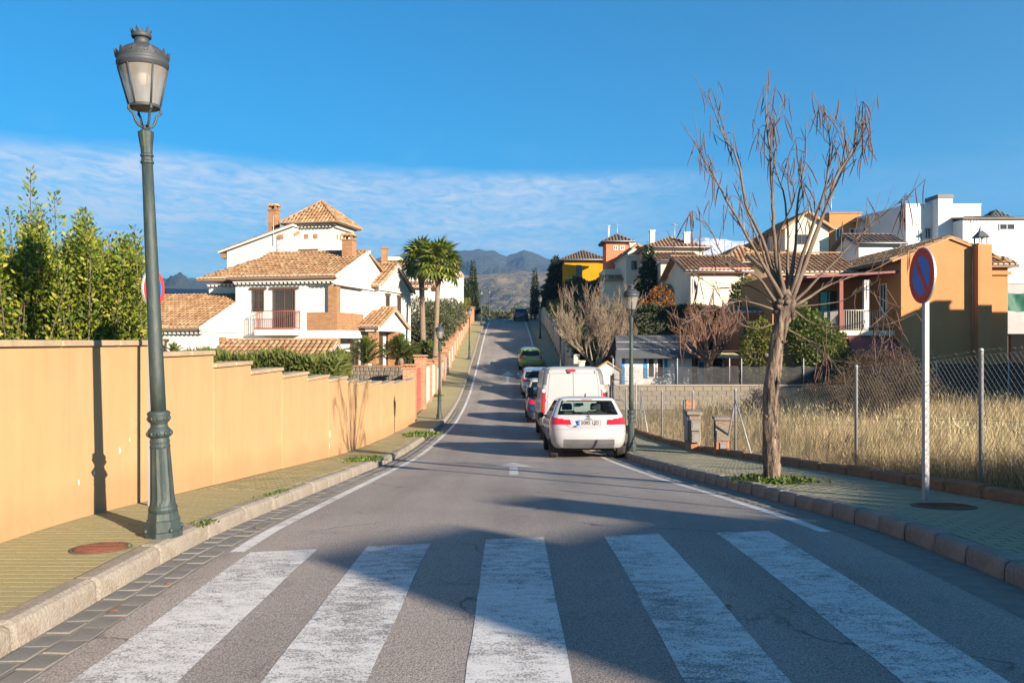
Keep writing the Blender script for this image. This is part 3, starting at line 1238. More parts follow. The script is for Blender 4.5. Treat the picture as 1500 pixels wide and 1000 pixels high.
def make_sign(label, loc, rz, dia, zc, post_w, post_d, post_top):
    t = thing('no_parking_sign', label, 'traffic sign', loc, rz)
    MB().box(-post_w / 2, post_w / 2, 0.0, post_d, -0.05, post_top).build('post', GALV, t)
    r = dia / 2
    pl = MB()
    n = 40
    # dished back plate with rolled rim
    V = []
    for (rr, y) in ((r * .96, -0.012), (r, -0.006), (r, 0.012), (r * .97, -0.002)):
        for k in range(n):
            an = 2 * math.pi * k / n
            V.append((rr * math.cos(an), y - .012, rr * math.sin(an)))
    F = []
    for l in range(3):
        for k in range(n):
            kk = (k + 1) % n
            F.append((l * n + k, (l + 1) * n + k, (l + 1) * n + kk, l * n + kk))
    F.append(tuple(range(n - 1, -1, -1)))
    F.append(tuple(range(3 * n, 4 * n)))
    plate = pl.add(V, F).build('plate', ALU, t, (0, 0, zc))
    disc(MB(), r * .70, r * .985, -0.0265, n).build('red_ring', SIGN_RED, plate)
    disc(MB(), 0, r * .70, -0.026, n).build('blue_field', SIGN_BLUE, plate)
    # slash from upper left to lower right
    w = r * .11
    a = math.sqrt((r * .71) ** 2 - w ** 2)
    d = Vector((math.cos(R(-52)), 0, math.sin(R(-52))))
    p = Vector((-d.z, 0, d.x))
    q = [d * -a + p * w, d * -a - p * w, d * a - p * w, d * a + p * w]
    MB().add([(v.x, -0.0275, v.z) for v in q], [(0, 1, 2, 3)]).build('red_slash', SIGN_RED, plate)
    bk = MB()
    for dz in (-r * .45, r * .45):
        bk.box(-post_w / 2 - .012, post_w / 2 + .012, -0.012, post_d + .01, zc + dz - .015, zc + dz + .015)
    bk.build('bracket', GALV, t)
    return t


make_sign('round no parking sign on a tall galvanised post by the wire fence', (4.42, 8.8, zs(8.8)), R(-93), 0.60, 2.41, 0.075, 0.045, 2.66)
make_sign('small round blue and red sign half hidden behind the near left lamp', (-3.635, 8.27, zs(8.27)), R(84), 0.39, 2.19, 0.035, 0.035, 2.36)

# ------------------------------------------------------------------ manhole covers
RUST = M('rusty_cast_iron', (0.17, 0.062, 0.035, 1), 0.8, 0.25, 6, 0.2, 60, 0.5, 50)


def manhole(label, x, y, r):
    t = thing('manhole_cover', label, 'manhole cover', (x, y, zs(y) + 0.002))
    t.rotation_euler = (slope_at(y), 0, 0)
    MB().lathe([(r, -0.02), (r, 0.006), (r - .022, 0.008), (r - .024, 0.002)], 36, cap=False).build('rim', MORTAR, t)
    c = MB().lathe([(r - .026, -0.01), (r - .026, 0.010), (r - .03, 0.012), (0.0, 0.013)], 36, cap=False)
    c.build('lid', RUST, t)
    st = MB()
    for i in range(-3, 4):
        L = math.sqrt(max(0, (r - .05) ** 2 - (i * .05) ** 2))
        st.box(-L, L, i * .05 - .006, i * .05 + .006, .012, .0165)
    st.build('tread', RUST, t)


manhole('round rusty manhole cover in the left sidewalk by the leaning lamp', -3.02, 6.02, 0.21)
manhole('round brown manhole cover in the right sidewalk near the sign post', 4.32, 8.2, 0.30)


# ------------------------------------------------------------------ leaf clouds
def leaf_arrays(P, N, size, aspect=2.0, rng=RNG, curl=0.0, jitter=0.35):
    """One pointed quad blade per point: P (n,3) base points, N (n,3) blade directions."""
    n = len(P)
    N = N / (np.linalg.norm(N, axis=1, keepdims=True) + 1e-9)
    r = rng.normal(size=(n, 3))
    S = np.cross(N, r)
    S /= (np.linalg.norm(S, axis=1, keepdims=True) + 1e-9)
    sz = (size * rng.uniform(1 - jitter, 1 + jitter, n))[:, None]
    w = sz / aspect
    U = np.cross(S, N)
    V = np.empty((n, 4, 3))
    V[:, 0] = P
    V[:, 1] = P + N * sz * .45 + S * w * .5 + U * sz * curl
    V[:, 2] = P + N * sz
    V[:, 3] = P + N * sz * .45 - S * w * .5 + U * sz * curl
    F = np.arange(n * 4).reshape(n, 4)
    return V.reshape(-1, 3), F


def leaf_obj(name, P, N, size, mat, parent=None, aspect=2.0, curl=0.0, stuff=False):
    V, F = leaf_arrays(P, N, size, aspect, RNG, curl)
    o = link(name, arrays_mesh(name, V, F), mat, parent)
    if stuff:
        o['kind'] = 'stuff'
    return o


def blob_points(n, blobs, shell=0.55):
    """points through ellipsoids, denser towards the skin: blobs (cx,cy,cz,rx,ry,rz,weight)"""
    w = np.array([b[6] for b in blobs], float)
    idx = RNG.choice(len(blobs), n, p=w / w.sum())
    d = RNG.normal(size=(n, 3))
    d /= np.linalg.norm(d, axis=1, keepdims=True)
    rad = RNG.uniform(shell ** 3, 1, n) ** (1 / 3)
    B = np.array([b[:6] for b in blobs], float)[idx]
    rough = 1 + 0.10 * np.sin(d[:, 0] * 7 + idx) * np.cos(d[:, 2] * 6 + idx * 2)
    P = B[:, :3] + d * B[:, 3:6] * (rad * rough)[:, None]
    return P, d


# weeds on the pavement
WEED = leaf_mat('weed_green', [(0.06, 0.10, 0.015), (0.10, 0.15, 0.025), (0.14, 0.18, 0.04)])


def weed(label, x, y, rx, ry, n, size, cat='weed'):
    P = np.column_stack([RNG.normal(0, rx * .5, n), RNG.normal(0, ry * .5, n), np.zeros(n)])
    N = np.column_stack([RNG.normal(0, .8, n), RNG.normal(0, .8, n), RNG.uniform(.25, 1.0, n)])
    V, F = leaf_arrays(P, N, size, 2.2)
    o = link('weed_patch', arrays_mesh('weed_patch', V, F), WEED)
    o.location = (x, y, zs(y) - .005)
    o.rotation_euler = (slope_at(y), 0, 0)
    tag(o, label, cat, 'weeds growing through the pavement')


weed('green weed patch on the left sidewalk at the kerb dip before the second lamp', -2.92, 26.3, 0.45, 0.9, 900, 0.10)
weed('low weed patch at the left kerb halfway along the peach wall', -2.95, 16.6, 0.30, 0.8, 600, 0.075)
weed('small weed tuft at the foot of the leaning lamp, road side', -2.66, 7.05, 0.10, 0.20, 120, 0.035)
weed('tiny weed tuft beside the left manhole cover', -2.86, 6.05, 0.06, 0.04, 60, 0.03)
weed('green grass ring round the foot of the bare pod tree', 3.62, 11.4, 0.42, 0.55, 1500, 0.075)
weed('thin weed line along the left kerb beyond the leaning lamp', -2.76, 9.6, 0.08, 0.9, 220, 0.035)
weed('small dry weed by the brick pier on the far left sidewalk', -4.15, 45.5, 0.25, 0.35, 220, 0.12)

# fallen leaves
DRYLEAF = M('dry_leaf', (0.22, 0.09, 0.03, 1), 0.8, 0.2, 8)
leaf_me = MB().add([(0, -.03, .004), (.018, 0, .012), (0, .035, .005), (-.018, 0, .010)], [(0, 1, 2, 3)]).mesh('fallen_leaf')
for (x, y, lab) in ((-2.38, 4.9, 'dry brown leaf in the left gutter, nearest the camera'), (-2.30, 5.5, 'dry orange leaf in the left gutter just beyond the nearest one'), (-2.36, 7.6, 'dry leaf in the left gutter beside the leaning lamp'),
                    (1.32, 5.0, 'small brown leaf between the centre and right zebra stripes')):
    o = link('fallen_leaf', leaf_me, DRYLEAF, None, (x, y, zr(y) + .006), (0, 0, random.uniform(0, 6)))
    tag(o, lab, 'leaf', 'fallen leaves on the road')
# ------------------------------------------------------------------ wire fence, stone edging and dry field on the right
EDGE = M('rough_brown_edging', (0.25, 0.15, 0.085, 1), 0.95, 0.3, 2.5, 0.22, 30, 0.8, 22, island=0.2, stain=(0.10, 0.075, 0.045), stain_amt=0.6)
ed = thing('stone_edging', 'low rough brown stone edging between right sidewalk and dry field', 'edging', (5.2, 8, zs(8)))
y = 3.0
while y < 34:
    L = random.uniform(.75, 1.0)
    ym = y + L / 2
    x = edge_r(ym)
    ang = math.atan2(edge_r(ym + .3) - edge_r(ym - .3), .6)
    mb = MB().cbox(-.01, .19, -L / 2 + .006, L / 2 - .006, -.2, 0.135 + random.uniform(-.015, .02), 0.028)
    o = mb.build('edging_stone', EDGE, ed, Vector((x, ym, zs(ym))) - Vector(ed.location), (slope_at(ym), random.uniform(-.04, .04), -ang + random.uniform(-.012, .012)))
    y += L

POST = GALV
fence = thing('chain_link_fence', 'galvanised chain link fence with round posts beside the right sidewalk', 'fence', (5.25, 9.2, zs(9.2)))
FO = -Vector(fence.location)
fposts = []
for yy in (3.0, 6.1, 9.2, 12.4, 15.4, 17.6, 20.4, 23.4, 26.4, 29.4, 32.2):
    fposts.append((edge_r(yy) + 0.09, yy, zs(yy), 1.65 if yy < 14 else 1.45))
for (x, yy, z, h) in fposts:
    mb = MB().lathe([(0.025, -.1), (0.025, h - .02), (0.027, h - .018), (0.027, h), (0.018, h + .012), (0.0, h + .016)], 12)
    mb.build('post', POST, fence, Vector((x, yy, z)) + FO)
# A-brace at the angle of the fence
bx, by, bz, bh = fposts[5]
for d in (-1.05, 1.05):
    MB().tube([(bx, by, bz + bh - .22), (bx + .05, by + d, zs(by + d) + .05)], 0.018, 8).build('brace', POST, fence, FO)
bx, by, bz, bh = fposts[8]
for d in (-1.0, 1.0):
    MB().tube([(bx, by, bz + bh - .22), (bx + .05, by + d, zs(by + d) + .05)], 0.018, 8).build('brace', POST, fence, FO)
WIRE = M('fence_wire', (0.30, 0.29, 0.27, 1), 0.55, 0.2, 6, metal=0.5)
for i in range(len(fposts) - 1):
    (xa, ya, za, ha), (xb, yb, zb, hb) = fposts[i], fposts[i + 1]
    L = math.hypot(xb - xa, yb - ya)
    H0, H1 = 0.12, min(ha, hb) - 0.06
    cell = 0.062 if ya < 18 else 0.09
    rw = 0.0017 if ya < 18 else 0.0022
    mb = MB()

    def P(u, h):
        t = u / L
        return Vector((lerp(xa, xb, t) + .03, lerp(ya, yb, t), lerp(za, zb, t) + h))
    H = H1 - H0
    k = -H
    while k < L:
        for sgn in (1, -1):
            u0, u1 = (k, k + H) if sgn > 0 else (k + H, k)
            # clip to panel
            pts = []
            for a, b in ((u0, u1),):
                t0, t1 = 0.0, 1.0
                if b != a:
                    ta, tb = (0 - a) / (b - a), (L - a) / (b - a)
                    lo, hi = min(ta, tb), max(ta, tb)
                    t0, t1 = max(t0, lo), min(t1, hi)
                if t1 - t0 > .01:
                    pts = [P(lerp(a, b, t0), H0 + H * t0), P(lerp(a, b, t1), H0 + H * t1)]
            if pts:
                mb.tube(pts, rw, 3, cap=False, smooth=False)
        k += cell * 1.414
    o = mb.build('wire_mesh', WIRE, fence, FO)
    o['kind'] = 'stuff'
    tw = MB()
    for h in (H0, (H0 + H1) / 2, H1):
        tw.tube([P(L * s / 6, h - .006 * math.sin(s / 6 * math.pi)) for s in range(7)], 0.0024, 4, cap=False)
    tw.build('tension_wire', WIRE, fence, FO)
    # barbed strand along the top
    bw = MB()
    bw.tube([P(L * s / 8, H1 + .055 - .02 * math.sin(s / 8 * math.pi)) for s in range(9)], 0.002, 3, cap=False)
    n = int(L / .12)
    for s in range(n):
        c = P(L * (s + .5) / n, H1 + .055 - .02 * math.sin((s + .5) / n * math.pi))
        for a in (0, 1):
            d = Vector((random.uniform(-1, 1), random.uniform(-1, 1), random.uniform(-1, 1))).normalized() * .018
            bw.tube([c - d, c + d], 0.0014, 3, cap=False)
    bw.build('barbed_wire', WIRE, fence, FO)

# ------------------------------------------------------------------ dry grass field
STRAW = leaf_mat('straw', [(0.20, 0.14, 0.075), (0.40, 0.29, 0.145), (0.54, 0.41, 0.215), (0.66, 0.53, 0.30)], 0.8, 0.3)


def grass_field(name, n_clump, region, hmin, hmax, width, mat, per=10, density=None):
    xs0, ys0 = region
    C = []
    while len(C) < n_clump:
        y = ys0[0] + (ys0[1] - ys0[0]) * random.random() ** 1.5
        e = edge_r(y) + .28
        x = e + (xs0 - e) * random.random() ** 1.35
        if density and random.random() > density(x, y):
            continue
        C.append((x, y, gz(x, y)))
    C = np.repeat(np.array(C), per, axis=0)
    n = len(C)
    C[:, :2] += RNG.normal(0, .09, (n, 2))
    wild = 0.5 + 0.5 * np.sin(C[:, 0] * .55 + 2.2 * np.sin(C[:, 1] * .31)) * np.cos(C[:, 1] * .47 - C[:, 0] * .2)
    patch = 0.35 + 0.4 * wild + 0.38 * np.sin(C[:, 0] * 1.3 + 1.7 * np.sin(C[:, 1] * .8)) * np.cos(C[:, 1] * 1.1 + C[:, 0] * .35)
    h = RNG.uniform(hmin, hmax, n) * (0.6 + 0.4 * patch)
    # grass lowered beside the pavement up the street to let sunlight reach it
    er_ = np.array([edge_r(q) for q in C[:, 1]])
    near = np.clip((C[:, 0] - er_) / 3.2, .22, 1.0)
    h = np.where(C[:, 1] > 12.8, h * near, h)
    az = RNG.uniform(0, 2 * np.pi, n)
    lean = RNG.uniform(.05, .95, n) ** 1.3
    D = np.column_stack([np.cos(az), np.sin(az), np.zeros(n)])
    S = np.column_stack([-np.sin(az + .6), np.cos(az + .6), np.zeros(n)])
    w = width * RNG.uniform(.6, 1.4, n)
    V = np.empty((n, 5, 3))
    mid = C + D * (h * lean * .35)[:, None] + np.array([0, 0, 1]) * (h * .6)[:, None]
    tip = C + D * (h * lean)[:, None] + np.array([0, 0, 1]) * h[:, None]
    V[:, 0] = C - S * (w * .5)[:, None]
    V[:, 1] = C + S * (w * .5)[:, None]
    V[:, 2] = mid + S * (w * .45)[:, None]
    V[:, 3] = tip
    V[:, 4] = mid - S * (w * .45)[:, None]
    F = np.arange(n * 5).reshape(n, 5)
    o = link(name, arrays_mesh(name, V.reshape(-1, 3), F), mat)
    return o


g = grass_field('dry_grass', 25000, (28.0, (5.0, 34.6)), 0.40, 0.95, 0.007, STRAW)
P_ = []
rg = random.Random(77)
for _ in range(7000):
    yy = 6 + 28 * rg.random() ** 1.4
    xx = edge_r(yy) + .4 + (24 - edge_r(yy)) * rg.random() ** 1.3
    if yy > 12.5 and xx < edge_r(yy) + 2.5:
        continue
    P_.append((xx, yy, gz(xx, yy) + .30))
P_ = np.array(P_)
N_ = RNG.normal(0, .28, P_.shape)
N_[:, 2] = 1.0
V_, F_ = leaf_arrays(P_, N_, .75, 110.0)
heads = P_ + N_ / np.linalg.norm(N_, axis=1, keepdims=True) * .58
V2, F2 = leaf_arrays(heads, N_ + RNG.normal(0, .3, N_.shape), .11, 7.0)
sg = link('seed_stalks', arrays_mesh('seed_stalks', np.concatenate([V_, V2]), np.concatenate([F_, F2 + len(V_)])), leaf_mat('pale_straw', [(0.42, 0.33, 0.17), (0.62, 0.51, 0.30)], .8, .3))
tag(sg, 'thin pale seed stalks standing above the dry grass', 'grass', kind='stuff')
tag(g, 'tall straw coloured dry grass filling the field behind the wire fence', 'grass', kind='stuff')
WEEDB = leaf_mat('dead_weed', [(0.09, 0.055, 0.03), (0.17, 0.11, 0.06)], .9, .2)
rg = random.Random(13)
dw = []
for _ in range(75):
    yy = 9 + 25 * rg.random()
    xx = edge_r(yy) + .6 + 13 * rg.random()
    for _k in range(60):
        dw.append((xx + rg.gauss(0, .16), yy + rg.gauss(0, .16), gz(xx, yy) + rg.random() * .55))
dw = np.array(dw)
dn = RNG.normal(0, .6, dw.shape)
dn[:, 2] = .8
V_, F_ = leaf_arrays(dw, dn, .30, 22.0)
o = link('dead_weeds', arrays_mesh('dead_weeds', V_, F_), WEEDB)
tag(o, 'brown dead weed stalks scattered through the dry field', 'weeds', kind='stuff')
GREENG = leaf_mat('green_grass', [(0.05, 0.085, 0.02), (0.09, 0.13, 0.03)], 0.7, 0.3)
g = grass_field('green_grass', 1500, (8.0, (5.5, 13.0)), 0.08, 0.2, 0.012, GREENG, density=lambda x, y: max(0.0, 1 - (x - edge_r(y)) / 1.1))
tag(g, 'short green grass strip along the stone edging at the near end of the field', 'grass', kind='stuff')

# ------------------------------------------------------------------ utility meter boxes by the fence
CONC = M('old_concrete', (0.23, 0.19, 0.15, 1), 0.92, 0.2, 3, 0.18, 40, 0.6, 30, stain=(0.2, 0.13, 0.08), stain_amt=0.6)
GREYBOX = M('grey_meter_door', (0.21, 0.215, 0.22, 1), 0.6, 0.12, 3, stain=(0.2, 0.17, 0.12), stain_amt=0.4)
BRICKOLD = M('old_brick', (0.36, 0.17, 0.09, 1), 0.9, 0.25, 5, 0.2, 30, 0.6, 20)


def meter_tall(y):
    x = edge_r(y) - .02
    t = thing('meter_cabinet', 'tall crumbling concrete meter cabinet with grey doors by the lamp', 'meter cabinet', (x, y, zs(y)), R(-6))
    MB().cbox(0, .28, -.65, .12, -.1, 0.92, 0.02).build('body', CONC, t)
    MB().cbox(-.06, .32, -.72, .2, 0.922, 1.0, 0.02).build('slab', CONC, t)
    MB().cbox(.0, .25, .16, .42, -.1, 1.22, 0.02).build('pier', BRICKOLD, t)
    MB().cbox(-.03, -.002, .17, .41, .55, 1.2, 0.008).build('panel', GREYBOX, t)
    MB().cbox(-.03, -.002, -.62, -.30, .28, .86, 0.008).build('door', GREYBOX, t)
    d = MB().cbox(-.03, -.002, -.27, .06, .22, .88, 0.008).build('door', GREYBOX, t)
    # stepped small boxes at the near end
    for k, (z0, z1) in enumerate(((0.55, .80), (0.28, .53))):
        MB().cbox(.03, .26, -.83 - .10 * k, -.66, z0, z1, .015).build('small_box', CONC, t)
        MB().box(.07, .22, -.835 - .10 * k, -.829 - .10 * k, z0 + .05, z1 - .05).build('box_lid', GREYBOX, t)
    MB().cbox(.02, .24, -.82, -.66, -.1, .26, .02).build('plinth', BRICKOLD, t)


meter_tall(20.6)


def meter_small(y):
    x = edge_r(y) - .02
    t = thing('meter_post', 'low weathered concrete meter box with an open niche by the edging', 'meter box', (x, y, zs(y)), R(-8))
    MB().cbox(0, .30, -.20, .20, -.1, .34, .02).build('plinth', BRICKOLD, t)
    b = MB()
    b.box(0.06, .32, -.22, .22, .342, .80)
    b.box(0, .06, -.22, -.17, .342, .80)
    b.box(0, .06, .17, .22, .342, .80)
    b.box(0, .06, -.17, .17, .342, .39)
    b.box(0, .06, -.17, .17, .74, .80)
    b.build('box', CONC, t)
    MB().cbox(-.04, .36, -.26, .26, .802, .86, .015).build('slab', CONC, t)
    MB().box(0.02, .03, -.16, .10, .39, .60).build('broken_lid', GREYBOX, t, rot=(R(12), 0, 0))
    MB().box(0.10, .22, -.2245, -.2205, .02, .30).build('lower_panel', GREYBOX, t)


meter_small(18.55)

# ------------------------------------------------------------------ concrete block retaining wall at the back of the field
BLOCK = M('pale_concrete_block', (0.21, 0.18, 0.14, 1), 0.92, 0.12, 1.5, 0.18, 40, 0.5, 30, island=0.14, stain=(0.25, 0.2, 0.14), stain_amt=0.4)
rw_ = thing('retaining_wall', 'pale concrete block retaining wall at the back of the dry field', 'wall', (10, 35.2, -1.2))
core = MB().box(-5.8, 2.6, 0.03, 0.2, -0.6, 0.90)
core.build('mortar_core', MORTAR, rw_)
blk = MB().cbox(-.196, .196, -.03, .05, 0, .192, .012).mesh('block')
blk.materials.append(BLOCK)
for c in range(5):
    x = -5.8 + (0.2 if c % 2 else 0)
    while x < 2.4:
        if x < 3.5 or c < 4 or True:
            o = bpy.data.objects.new('block', blk)
            COL.objects.link(o)
            o.parent = rw_
            o.location = (x + .2, random.uniform(-.004, .004), -.12 + c * .2)
        x += 0.4
MB().cbox(-5.85, 2.65, -.08, .24, .892, .95, .015).build('coping', M('pale_cement', (0.27, 0.23, 0.18, 1), .9, .12, 2, .15, 40, .3, 30), rw_)


# dark shade-net fence on top of it
def net_mat(name, col, opacity):
    k = Nodes(name)
    v = k.tc.outputs['Object']
    n = k.noise(k.mapping(v, (1, 1, 6)), 3.0, 5, .7)
    t = k.n('ShaderNodeBsdfTransparent')
    k.l(k.ramp(n, [(0.3, shade(col, .6)), (0.7, shade(col, 1.5))]), k.b.inputs['Base Color'])
    k.b.inputs['Roughness'].default_value = .8
    ms = k.n('ShaderNodeMixShader')
    k.l(k.ramp(k.noise(v, 6, 4, .7), [(0.3, (opacity - .12,) * 3), (0.7, (min(1, opacity + .12),) * 3)]), ms.inputs[0])
    k.l(t.outputs[0], ms.inputs[1])
    k.l(k.b.outputs[0], ms.inputs[2])
    k.l(ms.outputs[0], k.out.inputs['Surface'])
    return k.m


NET = net_mat('black_shade_net', (0.03, 0.03, 0.03, 1), 0.58)
NET_G = net_mat('green_shade_net', (0.010, 0.018, 0.018, 1), 0.96)


def net_fence(label, pts, h, mat, post_step, post_h, name='net_fence'):
    a = Vector(pts[0])
    t = thing(name, label, 'fence', a)
    for (p, q) in zip(pts[:-1], pts[1:]):
        p, q = Vector(p), Vector(q)
        L = (q - p).length
        n = max(2, int(L / .25))
        side = Vector((-(q - p).y, (q - p).x, 0)).normalized()
        V, F = [], []
        for i in range(n + 1):
            b = p.lerp(q, i / n)
            sag = .05 * math.sin(i * 1.9) + .03 * math.sin(i * .7)
            for j in range(5):
                wv = .03 * math.sin(i * 1.1 + j * 2.0) + .02 * math.sin(i * 2.7 + j)
                V.append(b + side * wv + Vector((0, 0, (h - .06 + sag * .8 * (j == 4)) * j / 4)) - a)
        for i in range(n):
            for j in range(4):
                F.append((i * 5 + j, (i + 1) * 5 + j, (i + 1) * 5 + j + 1, i * 5 + j + 1))
        MB().add(V, F, True).build('net', mat, t)
        m = max(1, round(L / post_step))
        for i in range(m + 1):
            b = p.lerp(q, i / m) - a
            MB().lathe([(.024, -.1), (.024, post_h), (0, post_h + .01)], 8).build('post', POST, t, b - side * .06)
    return t


net_fence('sagging black shade net fence on the block wall before the grey shed', [(4.35, 35.35, -.28), (9.9, 35.4, -.28), (18.0, 35.6, -.26)], .84, NET, 2.7, 1.15)
net_fence('dark green screened fence at the foot of the orange house', [(13.6, 31.6, -1.05), (19.0, 31.4, -1.05), (27.0, 30.8, -1.05)], 1.85, NET_G, 2.6, 1.95, 'screen_fence')
# ------------------------------------------------------------------ house-building kit
def tile_mat(name, cols, island=True):
    k = Nodes(name)
    v = k.tc.outputs['Object']
    r = k.geo.outputs['Random Per Island']
    c = k.ramp(r, [(i / (len(cols) - 1), (*q, 1)) for i, q in enumerate(cols)])
    n = k.noise(v, 0.9, 5, .65)
    c = k.mixc(0.7, c, k.ramp(n, [(0.3, (0.66, 0.62, 0.58)), (0.7, (1.1, 1.08, 1.04))]), 'MULTIPLY')
    lich = k.noise(v, 7, 5, .7)
    c = k.mixc(k.ramp(lich, [(0.58, (0, 0, 0)), (0.72, (0.55, 0.55, 0.55))]), c, (0.11, 0.085, 0.05, 1))
    k.l(c, k.b.inputs['Base Color'])
    k.b.inputs['Roughness'].default_value = 0.9
    k.bump(lich, 0.3, 0.01)
    return k.m


TILE = tile_mat('clay_roof_tile', [(0.23, 0.12, 0.055), (0.30, 0.17, 0.082), (0.37, 0.235, 0.12), (0.28, 0.138, 0.062), (0.41, 0.28, 0.155)])
TILE_FAR = tile_mat('brown_roof_tile', [(0.26, 0.135, 0.07), (0.34, 0.185, 0.095), (0.42, 0.26, 0.145), (0.23, 0.12, 0.065)])
TILE_DARK = tile_mat('grey_brown_slate', [(0.10, 0.075, 0.06), (0.13, 0.10, 0.08), (0.16, 0.12, 0.095)])
WHITE = wall_mat('white_render', (0.53, 0.505, 0.465, 1), 0.3)
WHITE2 = wall_mat('cool_white_render', (0.52, 0.525, 0.53, 1), 0.15)
CREAM = wall_mat('cream_render', (0.66, 0.56, 0.43, 1), 0.4)
BEIGE = wall_mat('beige_render', (0.55, 0.47, 0.38, 1), 0.4)
ORANGE = wall_mat('orange_render', (0.40, 0.187, 0.078, 1), 0.3)
YELLOW = wall_mat('mustard_render', (0.42, 0.20, 0.005, 1), 0.25)
GOLD = wall_mat('golden_render', (0.72, 0.42, 0.06, 1), 0.3)
REDWALL = wall_mat('salmon_render', (0.55, 0.16, 0.085, 1), 0.3)
DARKWOOD = M('dark_wood', (0.09, 0.055, 0.035, 1), 0.7, 0.3, 4, 0.15, 40, 0.3, 30, stretch=(1, 1, 6))
RUSTRED = M('red_oxide_iron', (0.28, 0.07, 0.04, 1), 0.6, 0.15, 6)
BLACKIRON = M('black_iron', (0.02, 0.02, 0.022, 1), 0.5, 0.2, 6)
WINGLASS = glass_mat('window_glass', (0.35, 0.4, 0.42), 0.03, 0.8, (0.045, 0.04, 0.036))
CURTAIN = M('cream_curtain', (0.5, 0.45, 0.38, 1), 0.9, 0.1, 4)


def brick_mat(name, c1, c2, mortar, bw=0.30, bh=0.095):
    k = Nodes(name)
    v = k.tc.outputs['Object']
    sep = k.n('ShaderNodeSeparateXYZ')
    k.l(v, sep.inputs[0])
    cmb = k.n('ShaderNodeCombineXYZ')
    k.l(k.math('ADD', sep.outputs['X'], sep.outputs['Y']), cmb.inputs[0])
    k.l(sep.outputs['Z'], cmb.inputs[1])
    b = k.n('ShaderNodeTexBrick')
    b.inputs['Color1'].default_value = (*c1, 1)
    b.inputs['Color2'].default_value = (*c2, 1)
    b.inputs['Mortar'].default_value = (*mortar, 1)
    b.inputs['Scale'].default_value = 1
    b.inputs['Brick Width'].default_value = bw
    b.inputs['Row Height'].default_value = bh
    b.inputs['Mortar Size'].default_value = 0.012
    k.l(cmb.outputs[0], b.inputs['Vector'])
    n = k.noise(v, 2, 5)
    k.l(k.mixc(0.5, b.outputs['Color'], k.ramp(n, [(0.3, (0.7, 0.7, 0.7)), (0.7, (1.1, 1.1, 1.1))]), 'MULTIPLY'), k.b.inputs['Base Color'])
    k.b.inputs['Roughness'].default_value = 0.9
    k.bump(b.outputs['Fac'], -0.4, 0.01)
    return k.m


BRICK = brick_mat('tan_brick', (0.36, 0.185, 0.08), (0.28, 0.135, 0.06), (0.17, 0.10, 0.06))
BRICK_R = brick_mat('red_brick', (0.40, 0.17, 0.075), (0.31, 0.12, 0.055), (0.35, 0.26, 0.18))


def urange(poly, u):
    vs = []
    n = len(poly)
    for i in range(n):
        (u0, v0), (u1, v1) = poly[i], poly[(i + 1) % n]
        if (u0 - u) * (u1 - u) <= 0 and u0 != u1:
            vs.append(v0 + (v1 - v0) * (u - u0) / (u1 - u0))
    return (min(vs), max(vs)) if len(vs) >= 2 else None


def tile_plane(parent, O, U, S, poly, mat=None, col=0.25, row=0.40, name='roof', ends=True, slab=0.10, seg=4, slabmat=None):
    """A pitched roof face of barrel tiles. O eave corner, U along the eave, S up the slope, poly in (u,v)."""
    mat = mat or TILE
    O, U, S = Vector(O), Vector(U).normalized(), Vector(S).normalized()
    N = U.cross(S)
    if N.z < 0:
        N = -N
    pts = [O + U * u + S * v - N * 0.02 for u, v in poly]
    sl = MB().prism(pts, -N * slab).build(name, slabmat or mat, parent)
    us = [p[0] for p in poly]
    u0, u1 = min(us), max(us)
    n = max(1, round((u1 - u0) / col))
    c = (u1 - u0) / n
    V, F = [], []
    On, Un, Sn, Nn = (np.array(q) for q in (O, U, S, N))
    ang = [math.pi * k / seg for k in range(seg + 1)]
    endmb = MB()
    for i in range(n):
        uc = u0 + (i + .5) * c
        rg = urange(poly, uc)
        if not rg or rg[1] - rg[0] < .06:
            continue
        v0, v1 = rg
        m = max(1, round((v1 - v0) / row))
        for j in range(m):
            a, b = v0 + (v1 - v0) * j / m, v0 + (v1 - v0) * (j + 1) / m + .05
            b = min(b, v1 + .01)
            du = random.uniform(-.012, .012)
            dn = random.uniform(-.006, .008)
            o = len(V)
            for (vv, r, lift) in ((a - (.05 if j == 0 else 0), c * .47, .028), (b, c * .40, .0)):
                for an in ang:
                    V.append(On + Un * (uc + du + r * math.cos(an)) + Sn * vv + Nn * (lift + dn + r * .72 * math.sin(an) - .015))
            for k in range(seg):
                F.append((o + k + 1, o + k, o + seg + 1 + k, o + seg + 2 + k))
            if j == 0 and ends:
                # mortared white mouth of the eave tile
                r = c * .44
                q = []
                for an in ang:
                    q.append(O + U * (uc + du + r * math.cos(an)) + S * (v0 - .053) + N * (.028 + r * .68 * math.sin(an) - .012))
                endmb.add(q, [tuple(range(len(q)))])
    if V:
        t = link('tiles', arrays_mesh('tiles', np.array(V), F, False), mat, sl)
        t['kind'] = 'stuff'
    if endmb.v:
        e = endmb.build('tile_mouths', WHITE, sl)
        e['kind'] = 'stuff'
    return sl


def ridge_tiles(parent, A, B, mat=None, r=0.11, step=0.38):
    A, B = Vector(A), Vector(B)
    L = (B - A).length
    n = max(1, round(L / step))
    d = (B - A).normalized()
    s = d.cross(Vector((0, 0, 1))).normalized()
    up = s.cross(d)
    V, F = [], []
    for i in range(n):
        o = len(V)
        for (t, rr) in ((i / n, r), ((i + 1.12) / n, r * .86)):
            for k in range(6):
                an = math.pi * k / 5
                V.append(A + d * (L * min(t, 1.02)) + s * (rr * math.cos(an)) + up * (rr * .8 * math.sin(an) + .01))
        for k in range(5):
            F.append((o + k, o + k + 1, o + 6 + k + 1, o + 6 + k))
    o = link('ridge_tiles', arrays_mesh('ridge_tiles', np.array([tuple(v) for v in V]), F), mat or TILE, parent)
    o['kind'] = 'stuff'
    return o


